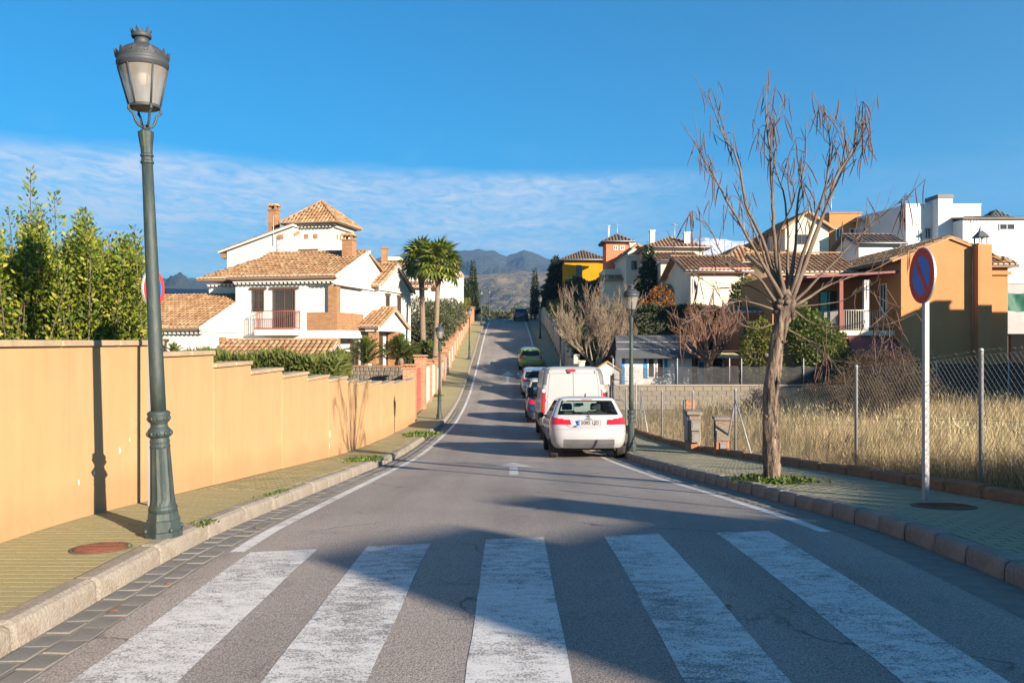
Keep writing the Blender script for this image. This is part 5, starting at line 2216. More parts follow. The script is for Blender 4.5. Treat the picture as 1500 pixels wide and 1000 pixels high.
gate = thing('brick_gateway', 'pair of brick gate pillars holding a closed red metal gate', 'gate', (-4.3, 35.4, zs(35.4)))
go = -Vector(gate.location)
pier(gate, -4.32, 34.6, .52, zs(34.6) - .3, .45, BRICK_R, go)
pier(gate, -4.42, 39.6, .52, zs(39.6) - .3, .75, BRICK_R, go)
GATE_RED = M('faded_red_gate', (0.36, 0.10, 0.075, 1), 0.55, 0.15, 3, 0.08, 40, stretch=(1, 1, .4))
for j in range(9):
    ya = 34.9 + j * .48
    yb = ya + .47
    MB().box(-4.42, -4.36, ya, yb, zs(ya) + .06, .36).build('gate_board', GATE_RED, gate, go)
MB().box(-4.35, -4.33, 34.9, 39.3, .05, .12).build('gate_rail', GATE_RED, gate, go)
MB().box(-4.35, -4.33, 34.9, 39.3, -1.2, -1.12).build('gate_rail', GATE_RED, gate, go)

pw = thing('pier_wall', 'white street wall with stepped brick piers climbing the left side', 'wall', (-4.5, 60, zs(60)))
po = -Vector(pw.location)
y = 40.0
i = 0
rr = random.Random(9)
while y < 108:
    L = 3.1
    xm0, xm1 = wall_l(y) - .12, wall_l(y + L) - .12
    top = max(zs(y + L * .5) + 1.35, .35 if y < 46 else -9)
    zb = min(zs(y), zs(y + L)) - .3
    MB().prism([(xm0 - .1, y + .25, zb), (xm1 - .1, y + L - .25, zb), (xm1 - .1, y + L - .25, top), (xm0 - .1, y + .25, top)], (.2, 0, 0)).build('wall_panel', WHITE, pw, po)
    MB().prism([(xm0 - .14, y + .25, top + .001), (xm1 - .14, y + L - .25, top + .001), (xm1 - .14, y + L - .25, top + .07), (xm0 - .14, y + .25, top + .07)], (.28, 0, 0)).build('brick_cap', BRICK, pw, po)
    MB().prism([(xm0 + .101, y + .25, zb), (xm1 + .101, y + L - .25, zb), (xm1 + .101, y + L - .25, zs(y + L) + .10), (xm0 + .101, y + .25, zs(y) + .10)], (.015, 0, 0)).build('brick_plinth', BRICK_R, pw, po)
    if y > 41:
        pier(pw, xm0, y, .42, zs(y) - .3, top + .12, BRICK_R, po)
    y += L
    i += 1


# ------------------------------------------------------------------ palms
PALMG = leaf_mat('palm_green', [(0.07, 0.11, 0.025), (0.15, 0.19, 0.03), (0.28, 0.28, 0.05)], 0.4, 0.4)
PALM_TRUNK = M('palm_trunk', (0.19, 0.14, 0.10, 1), 0.95, 0.3, 3, 0.25, 30, 0.8, 14, stretch=(1, 1, 5))
PALM_HUSK = M('palm_husk', (0.27, 0.12, 0.05, 1), 0.95, 0.3, 6, 0.25, 20, 0.9, 15, stretch=(2, 2, 3))


def fan_frond(L=0.95, n=13):
    """fan leaf: stalk along +Y then folded segments, tips drooping"""
    V, F = [], []
    st = MB()
    st.tube([(0, 0, 0), (0, L * .35, .06), (0, L * .55, .05)], [.018, .014, .01], 4, cap=False)
    c = Vector((0, L * .52, .05))
    for i in range(n):
        an = R(-105 + 210 * i / (n - 1))
        d = Vector((math.sin(an), math.cos(an), 0))
        s = Vector((d.y, -d.x, 0))
        ll = L * .62 * (1 - .25 * abs(i - (n - 1) / 2) / n)
        w = .055
        p = [c, c + d * ll * .55 + s * w + Vector((0, 0, .03)), c + d * ll + Vector((0, 0, -.16)), c + d * ll * .55 - s * w + Vector((0, 0, -.01))]
        st.add(p, [(0, 1, 2, 3)])
    return st.mesh('frond')


FROND = fan_frond()
FROND.materials.append(PALMG)


def palm(label, base, top, r0, r1, nf, scale, seed):
    rnd = random.Random(seed)
    base, top = Vector(base), Vector(top)
    t = thing('fan_palm', label, 'palm', base)
    tb = top - base
    pts = [Vector((0, 0, -.2)), tb * .3 + Vector((.05, 0, 0)), tb * .6 + Vector((.03, 0, 0)), tb * .84]
    MB().tube(pts, [r0 * 1.5, r0, r1 * .95, r1], 10).build('trunk', PALM_TRUNK, t)
    MB().tube([tb * .80, tb * .86, tb * .95, tb], [r1 * 1.1, r1 * 1.5, r1 * 1.4, r1 * .7], 10).build('husk', PALM_HUSK, t)
    for i in range(nf):
        el = R(80 - 130 * (i / nf) ** .85)
        az = i * 2.399 + rnd.uniform(-.2, .2)
        o = bpy.data.objects.new('frond', FROND)
        COL.objects.link(o)
        o.parent = t
        d = Vector((math.cos(az) * math.cos(el), math.sin(az) * math.cos(el), math.sin(el)))
        q = d.to_track_quat('Y', 'Z')
        o.rotation_mode = 'QUATERNION'
        o.rotation_quaternion = q
        s = scale * rnd.uniform(.85, 1.1)
        o.scale = (s, s, s)
        o.location = tb + Vector((0, 0, -.15 * (i / nf)))
    return t


palm('right hand fan palm with reddish husk beside the street wall', (-5.15, 53.5, gz(-5.3, 53.5)), (-4.82, 54, 6.75), .17, .16, 44, 1.75, 1)
palm('left hand fan palm, darker and nearer the villa', (-6.2, 57, gz(-6.3, 57)), (-6.35, 57.3, 7.2), .19, .19, 44, 1.75, 2)


def rosette(label, x, y, z, nf, scale, seed):
    """cycad-like garden plant: arching fronds from a short stem"""
    rnd = random.Random(seed)
    t = thing('cycad', label, 'plant', (x, y, z))
    MB().lathe([(.16, -.1), (.17, .2), (.12, .34), (0, .38)], 8).build('stem', PALM_TRUNK, t)
    mb = MB()
    n = 12
    for i in range(n):
        s = i / n
        c = Vector((0, s * 1.0, .35 * math.sin(s * 2.4)))
        for sg in (-1, 1):
            w = .16 * math.sin(.4 + s * 2.5)
            mb.add([c, c + Vector((sg * w, .05, .05)), c + Vector((sg * w * .95, .11, .03)), c + Vector((0, .075, 0))], [(0, 1, 2, 3)])
    fm = mb.mesh('frond')
    fm.materials.append(MIDG)
    for i in range(nf):
        el = R(75 - 85 * (i / nf))
        az = i * 2.399
        o = bpy.data.objects.new('frond', fm)
        COL.objects.link(o)
        o.parent = t
        d = Vector((math.cos(az) * math.cos(el), math.sin(az) * math.cos(el), math.sin(el)))
        o.rotation_mode = 'QUATERNION'
        o.rotation_quaternion = d.to_track_quat('Y', 'Z')
        s = scale * rnd.uniform(.85, 1.1)
        o.scale = (s, s, s)
        o.location = (0, 0, .34)


rosette('bushy cycad in front of the villa porch, left of the brick column', -8.35, 46.8, .0, 46, 1.45, 4)
rosette('cycad right of the villa porch column, leaves yellowing', -7.05, 52.0, .2, 44, 1.4, 5)
rosette('small palm plant by the garage wing window behind the lamp', -16.7, 40.5, .35, 26, .8, 6)
# ------------------------------------------------------------------ trees
def grow(mb, p, d, L, r, depth, rnd, spread=.6, up=.25, kids=(3, 5), shrink=.62, segs=3, wob=.12, tips=None, minr=.004):
    pts, rads = [Vector(p)], [r]
    q = Vector(p)
    dd = Vector(d).normalized()
    for i in range(segs):
        dd = (dd + Vector((rnd.gauss(0, wob), rnd.gauss(0, wob), rnd.gauss(0, wob) + up * .25))).normalized()
        q = q + dd * (L / segs)
        pts.append(q.copy())
        rads.append(max(minr, r * (1 - .55 * (i + 1) / segs)))
    mb.tube(pts, rads, 6 if r > .04 else (4 if r > .012 else 3), cap=False)
    if depth <= 0:
        if tips is not None:
            tips.append((q.copy(), dd.copy()))
        return
    n = rnd.randint(*kids)
    for k in range(n):
        s = rnd.uniform(.35, 1.0) if k else 1.0
        f = s * segs
        i = min(segs - 1, int(f))
        b = pts[i].lerp(pts[i + 1], f - i)
        az = rnd.uniform(0, 2 * math.pi)
        o = dd.orthogonal().normalized()
        o = Matrix.Rotation(az, 3, dd) @ o
        nd = (dd + o * spread * rnd.uniform(.5, 1.2) + Vector((0, 0, up * rnd.uniform(.2, 1)))).normalized()
        grow(mb, b, nd, L * shrink * rnd.uniform(.75, 1.15), max(minr, rads[i + 1] * .72), depth - 1, rnd, spread, up, kids, shrink, segs, wob, tips, minr)


def bare_tree(label, loc, H, r, depth, seed, mat=None, spread=.55, up=.3, kids=(3, 5), trunk_frac=.28, limbs=6, shrink=.64, name='bare_tree', cat='tree', tilt=(0, 0), crown_mat=None, minr=.006, leaf=None):
    rnd = random.Random(seed)
    t = thing(name, label, cat, loc)
    top = Vector((tilt[0], tilt[1], H * trunk_frac))
    MB().tube([(0, 0, -.2), top * .5, top], [r * 1.25, r, r * .85], 9).build('trunk', mat or BARK, t)
    mb = MB()
    tips = []
    for k in range(limbs):
        az = 2 * math.pi * k / limbs + rnd.uniform(-.3, .3)
        el = rnd.uniform(.5, 1.25)
        d = Vector((math.cos(az) * math.cos(el), math.sin(az) * math.cos(el), math.sin(el)))
        grow(mb, top * rnd.uniform(.8, 1.0), d, H * .30 * rnd.uniform(.8, 1.2), r * .5, depth, rnd, spread, up, kids, shrink, 3, .13, tips, minr)
    mb.build('crown', crown_mat or mat or BARK, t)
    if leaf and tips:
        P = np.array([tuple(a) for a, _ in tips])
        P = np.repeat(P, leaf[2], axis=0) + RNG.normal(0, leaf[3], (len(tips) * leaf[2], 3))
        leaf_obj('leaves', P, RNG.normal(size=P.shape), leaf[0], leaf[1], t)
    return t


def leafy_tree(label, loc, H, blobs, n, size, mat, seed=1, trunk_r=.14, name='leafy_tree', cat='tree', aspect=2.0, up=.2, shell=.45, limbs=5):
    """blobs relative to the base: (x,y,z,rx,ry,rz,weight)"""
    rnd = random.Random(seed)
    t = thing(name, label, cat, loc)
    z1 = min(b[2] for b in blobs)
    MB().tube([(0, 0, -.3), (rnd.uniform(-.1, .1), rnd.uniform(-.1, .1), z1 * .5), (0, 0, max(z1, .4))], [trunk_r * 1.3, trunk_r, trunk_r * .8], 8).build('trunk', BARK, t)
    mb = MB()
    for b in blobs:
        c = Vector(b[:3])
        for k in range(limbs):
            d = Vector((rnd.gauss(0, 1), rnd.gauss(0, 1), rnd.gauss(0, .7))).normalized()
            e = c + Vector((d.x * b[3], d.y * b[4], d.z * b[5])) * .8
            mb.tube([(0, 0, max(.2, z1 * .8)), Vector((0, 0, z1)).lerp(e, .5), e], [trunk_r * .5, trunk_r * .3, .01], 4, cap=False)
    mb.build('branches', BARK, t)
    P, N = blob_points(n, blobs, shell)
    N = N + RNG.normal(0, .7, N.shape)
    N[:, 2] += up
    leaf_obj('crown', P, N, size, mat, t, aspect)
    return t


def cone_tree(label, loc, H, R0, n, size, mat, seed=1, name='conifer', cat='tree', droop=-.1, layers=0, aspect=3.0, taper=1.0, trunk_r=.12):
    rnd = random.Random(seed)
    t = thing(name, label, cat, loc)
    MB().tube([(0, 0, -.3), (0, 0, H * .6), (0, 0, H * .98)], [trunk_r, trunk_r * .6, .015], 7).build('trunk', BARK, t)
    u = 1 - np.sqrt(RNG.uniform(0.0, 1, n)) * .97
    z = H * (.06 + .94 * u)
    rr = R0 * (1 - u) ** taper
    if layers:
        ph = (z / H * layers) % 1.0
        rr = rr * (.62 + .5 * (1 - ph))
        z = z + (ph - .5) * -.0
    az = RNG.uniform(0, 2 * np.pi, n)
    lump = 1 + .16 * np.sin(az * 3 + z * 2.1) + .12 * np.sin(az * 7 - z * 3.3)
    q = rr * lump * np.sqrt(RNG.uniform(.12, 1, n))
    P = np.column_stack([q * np.cos(az), q * np.sin(az), z])
    N = np.column_stack([np.cos(az), np.sin(az), np.full(n, droop)]) + RNG.normal(0, .45, (n, 3))
    leaf_obj('crown', P, N, size, mat, t, aspect)
    return t


# ------------------------------------------------------------------ pod tree on the right pavement
def at(px, py, d):
    return Vector(((px - 750) * d / 1200, d, 1.6 + (500 - py) * d / 1200))


def pod_tree():
    D = 11.4
    base = Vector((3.61, D, zs(D) - .03))
    t = thing('pod_tree', 'leafless street tree with hanging seed pods on the right sidewalk', 'tree', base)
    tm = Nodes('fissured_bark')
    v = tm.mapping(tm.tc.outputs['Object'], (3.2, 3.2, .55))
    n1 = tm.noise(v, 5, 6, .7, .4)
    n2 = tm.noise(v, 22, 4, .7)
    c = tm.ramp(n1, [(.40, (.022, .015, .011)), (.5, (.15, .105, .075)), (.64, (.30, .22, .16))])
    tm.l(tm.mixc(.5, c, tm.ramp(n2, [(.3, (.5, .5, .5)), (.7, (1, 1, 1))]), 'MULTIPLY'), tm.b.inputs['Base Color'])
    tm.b.inputs['Roughness'].default_value = .95
    tm.bump(tm.math('ADD', n1, tm.math('MULTIPLY', n2, .4)), 1.0, .035)
    # lumpy trunk
    path = [(1130, 706, .140), (1130, 692, .113), (1130, 660, .107), (1128, 620, .104), (1129, 580, .100), (1133, 540, .096), (1138, 505, .096), (1144, 475, .102), (1150, 454, .128), (1152, 442, .115), (1153, 432, .075), (1154, 424, .03)]
    V, F = [], []
    n = 26
    rnd = random.Random(21)
    dens = []
    for i in range(len(path) - 1):
        for s in range(8):
            dens.append([lerp(path[i][k], path[i + 1][k], s / 8) for k in range(3)])
    dens.append(list(path[-1]))
    for i, (px, py, r) in enumerate(dens):
        c0 = at(px, py, D) - base
        for k in range(n):
            an = 2 * math.pi * k / n
            rr = r * (1 + .07 * math.sin(an * 6 + i * .25) + .06 * math.sin(an * 3 - i * .4) + .05 * math.sin(an * 11 + i * 1.1) + rnd.uniform(-.045, .045))
            V.append((c0.x + rr * math.cos(an), c0.y + rr * math.sin(an), c0.z))
    for i in range(len(dens) - 1):
        for k in range(n):
            kk = (k + 1) % n
            F.append((i * n + k, i * n + kk, (i + 1) * n + kk, (i + 1) * n + k))
    F.append(tuple(range((len(dens) - 1) * n, len(dens) * n)))
    trunk = MB().add(V, F, True).build('trunk', tm.m, t)
    kn = MB()
    for (kpx, kpy, kr) in ((1122, 520, .035), (1140, 560, .03), (1121, 610, .032), (1137, 640, .028), (1148, 500, .03)):
        c1 = at(kpx, kpy, D - .09) - base
        kn.lathe([(0.0, -kr), (kr * .9, -kr * .5), (kr, kr * .4), (0, kr)], 8, tuple(c1))
    for k in range(12):
        an = rnd.uniform(0, 6.28)
        z = at(1150, rnd.uniform(432, 470), D).z - base.z
        o = at(1149, 450, D) - base
        kn.lathe([(0.0, -.05), (.05, -.02), (.055, .02), (0, .05)], 7, (o.x + .11 * math.cos(an), o.y + .11 * math.sin(an), z))
    kn.build('knots', tm.m, trunk)['kind'] = 'stuff'
    POD = M('dry_seed_pod', (0.085, 0.042, 0.032, 1), .75, .35, 9)
    LIMB = M('grey_limb_bark', (0.135, 0.097, 0.072, 1), .9, .3, 5, .2, 40, .6, 25)
    mains = [
        # px,py list ; start radius ; depth drift ; pods at tip
        ([(1150, 445), (1120, 385), (1090, 335), (1060, 280), (1038, 245), (1017, 212)], .040, -.5, 7),
        ([(1146, 440), (1115, 350), (1095, 300), (1080, 235), (1062, 200), (1038, 140)], .042, .3, 8),
        ([(1150, 440), (1135, 360), (1137, 300), (1128, 220), (1125, 175), (1122, 122)], .050, -.1, 9),
        ([(1152, 440), (1158, 370), (1150, 300), (1133, 225), (1140, 150)], .035, .5, 5),
        ([(1154, 440), (1165, 360), (1172, 300), (1180, 240), (1178, 180)], .040, .2, 6),
        ([(1156, 440), (1185, 350), (1205, 290), (1215, 230), (1205, 165)], .040, -.3, 6),
        ([(1158, 440), (1195, 340), (1225, 265), (1250, 215), (1258, 158)], .046, .4, 7),
        ([(1158, 442), (1195, 350), (1230, 270), (1258, 215), (1276, 180)], .036, -.6, 6),
        ([(1160, 445), (1205, 400), (1250, 350), (1285, 325), (1310, 305), (1334, 288)], .026, -.2, 6),
        ([(1160, 452), (1200, 476), (1255, 480), (1310, 466)], .015, -.5, 4),
        ([(1165, 448), (1215, 415), (1275, 395), (1322, 372)], .024, .6, 4),
        ([(1140, 448), (1105, 405), (1070, 390), (1040, 335), (1022, 325)], .030, -.4, 6),
        ([(1138, 450), (1090, 422), (1045, 420), (985, 372)], .018, .4, 6),
        ([(1138, 455), (1085, 440), (1040, 452), (1000, 470)], .015, -.7, 5),
        ([(1142, 440), (1120, 370), (1088, 310), (1075, 268)], .030, .7, 6),
        ([(1150, 440), (1148, 350), (1165, 290), (1150, 240)], .030, -.8, 4),
        ([(1155, 442), (1175, 380), (1200, 300), (1232, 235), (1230, 180)], .032, .9, 5),
        ([(1145, 470), (1110, 480), (1075, 462), (1050, 430)], .012, -.3, 3),
        ([(1150, 480), (1190, 500), (1210, 520), (1235, 545)], .014, -.3, 2),
        ([(1160, 450), (1230, 440), (1275, 425), (1300, 470), (1290, 510)], .012, -.5, 3),
    ]
    pods = MB()
    twigs = MB()

    def hang_pod(p, L):
        x = p.copy()
        pts = [x.copy()]
        d = Vector((rnd.gauss(0, .35), rnd.gauss(0, .35), -1)).normalized()
        for s in range(4):
            d = (d + Vector((rnd.gauss(0, .12), rnd.gauss(0, .12), -.25))).normalized()
            x = x + d * L / 4
            pts.append(x.copy())
        pods.tube(pts, [.003, .007, .0085, .007, .002], 4, cap=False)

    for (pl, r0, drift, npod) in mains:
        m = len(pl)
        pts, rads = [], []
        for i, (px, py) in enumerate(pl):
            d = D + drift * (i / (m - 1)) * 1.2
            p = at(px, py, d) - base
            if i:
                p += Vector((rnd.gauss(0, .02), rnd.gauss(0, .04), rnd.gauss(0, .02)))
            pts.append(p)
            rads.append((1.7 if i == 0 else 1.0) * max(.005, r0 * .66 * (1 - .84 * i / (m - 1))))
        # smooth resample
        P2, R2 = [], []
        for i in range(m - 1):
            a0, a1, a2, a3 = pts[max(0, i - 1)], pts[i], pts[i + 1], pts[min(m - 1, i + 2)]
            for s in range(4):
                u = s / 4
                q = .5 * ((2 * a1) + (-a0 + a2) * u + (2 * a0 - 5 * a1 + 4 * a2 - a3) * u * u + (-a0 + 3 * a1 - 3 * a2 + a3) * u ** 3)
                P2.append(q + Vector((rnd.gauss(0, .006), rnd.gauss(0, .006), 0)))
                R2.append(lerp(rads[i], rads[i + 1], u))
        P2.append(pts[-1])
        R2.append(rads[-1])
        MB().tube(P2, R2, 7, cap=True).build('limb', LIMB, t)
        # side twigs with pods
        nt = len(P2)
        for k in range(int(nt * 1.0)):
            i = rnd.randint(int(nt * .30), nt - 2)
            dirv = (P2[i + 1] - P2[i]).normalized()
            o = Vector((rnd.gauss(0, 1), rnd.gauss(0, 1), rnd.uniform(.0, .8))).normalized()
            dv = (dirv * .9 + o * .55).normalized()
            L = rnd.uniform(.15, .55)
            e1 = P2[i] + dv * L * .5
            e2 = e1 + (dv + Vector((0, 0, .15))).normalized() * L * .5
            twigs.tube([P2[i], e1, e2], [max(.003, R2[i] * .4), .0045, .0025], 4, cap=False)
            if rnd.random() < .32:
                for _ in range(1):
                    hang_pod(e2, rnd.uniform(.18, .42))
        for k in range(max(2, int(npod * .62))):
            i = rnd.randint(int(nt * .72), nt - 1)
            st = P2[i]
            tw = st + Vector((rnd.gauss(0, .10), rnd.gauss(0, .10), rnd.uniform(.0, .14)))
            twigs.tube([st, st.lerp(tw, .6) + Vector((0, 0, .03)), tw], [.006, .005, .003], 4, cap=False)
            for _ in range(rnd.randint(1, 3)):
                hang_pod(tw, rnd.uniform(.30, .66))
    twigs.build('twigs', LIMB, t)['kind'] = 'stuff'
    pods.build('seed_pods', POD, t)['kind'] = 'stuff'


pod_tree()

# dark leafless thicket in the field behind the fence
rnd_ = random.Random(31)
for i, (x, y, H, w, lab) in enumerate((
        (12.4, 27.0, 2.9, 8, 'tall dark leafless bush nearest the sign post'),
        (11.0, 26.0, 2.4, 8, 'dark leafless bush in the field just right of the pod tree trunk'),
        (13.3, 29.0, 3.0, 9, 'wide dark leafless bush below the maroon awning'),
        (9.6, 31.0, 1.5, 6, 'low grey leafless bush against the block retaining wall'),
        (14.2, 30.4, 2.4, 7, 'dark leafless bush under the maroon awning, nearest the green screen'),
        (12.2, 32.5, 1.7, 6, 'leafless bush spreading over the right end of the block wall'))):
    bare_tree(lab, (x, y, gz(x, y) - .05), H, .06, 4, 40 + i, DARKBARK, spread=.85, up=.14, kids=(3, 5), trunk_frac=.10, limbs=w + 5, shrink=.70, name='bare_bush', cat='bush', crown_mat=DARKBARK, minr=.005, leaf=(.05, leaf_mat('withered_leaf', [(0.06, 0.04, 0.02), (0.16, 0.11, 0.05)], .8, .2), 2, .08))

# bare trees beyond
bare_tree('large pale leafless tree rising above the white van', (4.55, 44.5, gz(4.55, 44.5)), 6.0, .12, 4, 3, PALEBARK, spread=.42, up=.42, kids=(3, 5), trunk_frac=.20, limbs=9, shrink=.68, minr=.007)
bare_tree('pollarded tree with a fan of reddish shoots behind the net fence', (9.35, 39.0, gz(9.35, 39)), 4.3, .16, 3, 8, REDTWIG, spread=.5, up=.30, kids=(3, 5), trunk_frac=.42, limbs=14, shrink=.66, name='pollard_tree', minr=.007)
bare_tree('leafless shrub with pale twigs behind the dark hedge left of the shed', (6.0, 47.0, gz(6, 47)), 4.8, .08, 3, 12, PALEBARK, limbs=7, minr=.009)

# right side greenery along the upper street
hedge('tall olive green hedge in front of the mustard house walls', 'hedge', 5.6, 10.4, 84.5, 87.5, lambda x, y: 3.4, lambda x, y: 7.9 + .25 * math.sin(x * 2.1), 9000, .26, OLIVE, 2.2)
hedge('dark clipped evergreen hedge behind the grey roofed shed', 'hedge', 6.9, 12.0, 47.0, 49.0, lambda x, y: -1.1, lambda x, y: 3.5, 11000, .22, DARKG, 2.2)
hedge('tall green hedge overhanging the right street wall beyond the bare tree', 'hedge', 3.95, 6.0, 52, 70, lambda x, y: gz(5, y) - .1, lambda x, y: zs(y) + 2.1 + .8 * math.sin(y * .9) + .13 * (x - 4), 16000, .22, MIDG, 2.2)
hedge('green hedge higher up the right street wall below the mustard house', 'hedge', 3.85, 6.2, 71, 90, lambda x, y: gz(5, y) - .1, lambda x, y: zs(y) + 2.2 + .7 * math.sin(y * 1.1) + .13 * (x - 4), 12000, .26, MIDG, 2.2)
cone_tree('broad dark green conifer by the right wall at the top of the street', (5.2, 97, gz(5.2, 97)), 7.0, 2.3, 7000, .5, DARKG, 3, droop=-.15, layers=9)
cone_tree('slim dark cypress at the top right of the street', (2.95, 105, zs(105)), 6.6, .55, 2500, .3, DARKG, 4, name='cypress', droop=.9, taper=.55)
cone_tree('slim cypress left of the road near the crest', (-4.9, 103, zs(103)), 7.6, .75, 3000, .32, DARKG, 5, name='cypress', droop=.9, taper=.6)
cone_tree('small cypress left of the road beside the taller cypress', (-5.6, 101, zs(101)), 5.4, .65, 2200, .32, DARKG, 6, name='cypress', droop=.9, taper=.6)
cone_tree('blue-green spruce in front of the beige terraced houses', (11.0, 66, gz(11, 66)), 8.6, 2.0, 6000, .42, DARKG, 7, layers=10)
leafy_tree('rust orange autumn tree behind the grey shed roof', (9.9, 56, gz(9.9, 56)), 6, [(0, 0, 3.0, 1.5, 1.4, 1.6, 1), (.3, 0, 4.6, .9, .9, 1.3, .6), (-.6, .2, 3.8, 1.0, 1.0, 1.2, .6), (1.0, 0, 2.4, 1.1, 1.0, 1.2, .5)], 6000, .20, AUTUMN, 3)
leafy_tree('tall slim green tree beside the pale gable house', (14.3, 51, gz(14.3, 51)), 6, [(0, 0, 3.2, 1.25, 1.2, 2.0, 1), (.2, 0, 5.0, .9, .9, 1.4, .7), (-.6, 0, 2.2, 1.1, 1.1, 1.3, .6)], 6500, .22, MIDG, 5)
leafy_tree('yellow-green rounded thuja left of the pod tree trunk', (11.1, 36.9, gz(11.1, 36.9)), 3, [(0, 0, 2.0, .85, .85, 1.75, 1), (.55, .1, 1.5, .65, .65, 1.4, .6)], 5500, .13, YGREEN, 6, shell=.6, name='thuja')
leafy_tree('bright green orange tree below the balcony of the orange house', (13.3, 36.7, gz(13.3, 36.7) + .5), 4, [(0, 0, 2.2, 1.0, 1.0, 1.3, 1), (.9, .2, 1.9, .85, .9, 1.2, .8), (-.5, .2, 3.0, .8, .8, .9, .6), (.5, 0, 1.2, .9, .9, .9, .5)], 7000, .15, MIDG, 7)
leafy_tree('yellow-green shrub mass above the right wall past the bare tree', (5.6, 50.5, gz(5.6, 50.5)), 4, [(0, 0, 2.5, 1.3, 1.6, 2.2, 1), (.9, .4, 3.4, 1.0, 1.1, 1.5, .7), (1.5, 0, 2.0, .9, 1.0, 1.6, .6)], 7000, .20, OLIVE, 8)

# left side greenery
leafy_tree('grey-green olive tree behind the left fan palm', (-7.0, 60.5, gz(-7, 60.5)), 5, [(0, 0, 3.6, 1.8, 1.7, 1.6, 1), (1.4, -.5, 3.0, 1.4, 1.4, 1.3, .8), (-1.2, 0, 3.2, 1.3, 1.3, 1.4, .6), (.4, .2, 1.9, 1.8, 1.6, 1.1, .7)], 9000, .17, OLIVE, 9)
leafy_tree('bushy olive tree right of the palms, spilling over the street wall', (-6.0, 66, gz(-6, 66)), 5, [(0, 0, 3.0, 1.7, 2.2, 1.5, 1), (.9, 2, 3.3, 1.4, 2.0, 1.4, .8), (.2, -2, 2.2, 1.4, 1.6, 1.2, .6)], 8500, .18, OLIVE, 10)
hedge('long green hedge above the white pier wall on the left', 'hedge', -7.0, -4.95, 71, 96, lambda x, y: zs(y) + .2, lambda x, y: zs(y) + 2.6 + .25 * math.sin(y * .8), 15000, .26, YGREEN, 2.2)
hedge('dense green garden shrubs below the palms', 'shrubs', -8.2, -5.0, 54.5, 59, lambda x, y: -.2, lambda x, y: 1.3 + .2 * math.sin(x * 3), 5000, .2, MIDG, 2.0, 'shrubs')
hedge('brown-green hedge closing the view at the crest of the road', 'hedge', -9.5, 4.5, 140, 142.5, lambda x, y: 2.8, lambda x, y: 6.9 + .5 * math.sin(x * .9) + .3 * math.sin(x * 2.3), 7000, .38, OLIVE, 2.0)
leafy_tree('round bush right of the road behind the dark blue car', (4.6, 131, 4.2), 4, [(0, 0, 2.4, 1.8, 1.8, 2.2, 1), (1.5, 0, 3.4, 1.4, 1.4, 2.0, .7)], 4000, .32, OLIVE, 12)
# ------------------------------------------------------------------ street wall on the right, upper part
GREYPINK = wall_mat('pinkish_grey_render', (0.42, 0.34, 0.29, 1), .5)
rwall = thing('street_wall', 'pinkish grey street wall with white piers climbing the right side', 'wall', (3.7, 60, zs(60)))
ro = -Vector(rwall.location)
y = 36.5
while y < 108:
    L = 3.4
    x0, x1 = edge_r(y) + .1, edge_r(y + L) + .1
    top = zs(y + L * .5) + (1.5 if y > 40 else 1.1)
    zb = min(zs(y), zs(y + L)) - .3
    MB().prism([(x0, y + .16, zb), (x1, y + L - .16, zb), (x1, y + L - .16, top), (x0, y + .16, top)], (.2, 0, 0)).build('wall_panel', GREYPINK, rwall, ro)
    MB().box(x0 - .06, x0 + .28, y - .159, y + .159, zb, top + .18).build('pier', CREAM, rwall, ro)
    MB().cbox(x0 - .10, x0 + .32, y - .20, y + .20, top + .181, top + .26, .02).build('pier_cap', CREAM, rwall, ro)
    y += L
# metal gate posts and gable-topped meter hut at the corner of the field
hut = thing('gabled_meter_hut', 'small white gable-topped meter hut with tile edge behind the van', 'meter hut', (4.35, 37.4, zs(37.4)))
MB().box(-.55, .55, 0, .5, -.4, 1.95).build('body', WHITE, hut)
MB().prism([(-.55, 0, 1.951), (.55, 0, 1.951), (0, 0, 2.3)], (0, .5, 0)).build('gable', WHITE, hut)
for s in (-1, 1):
    MB().prism([(s * .68, -.08, 1.88), (s * .68, -.08, 1.95), (0, -.08, 2.40), (0, -.08, 2.31)], (0, .66, 0)).build('roof', TILE, hut)
gt = thing('metal_gate_frame', 'dark metal gate frame standing open between van and meter hut', 'gate', (3.95, 32.6, zs(32.6)))
MB().tube([(0, 0, -.1), (0, 0, 1.9)], .045, 8).build('gate_post', BLACKIRON, gt)
MB().tube([(.25, 1.4, -.1), (.25, 1.4, 1.9)], .045, 8).build('gate_post', BLACKIRON, gt)
g_ = MB()
for zz in (.15, .95, 1.75):
    g_.tube([(0.02, .05, zz), (.9, -.6, zz - .12)], .02, 6)
g_.tube([(.9, -.6, .0), (.9, -.6, 1.65)], .022, 6)
g_.tube([(.02, .05, 1.75), (.9, -.6, .05)], .016, 6)
g_.build('gate_leaf', GALV, gt)

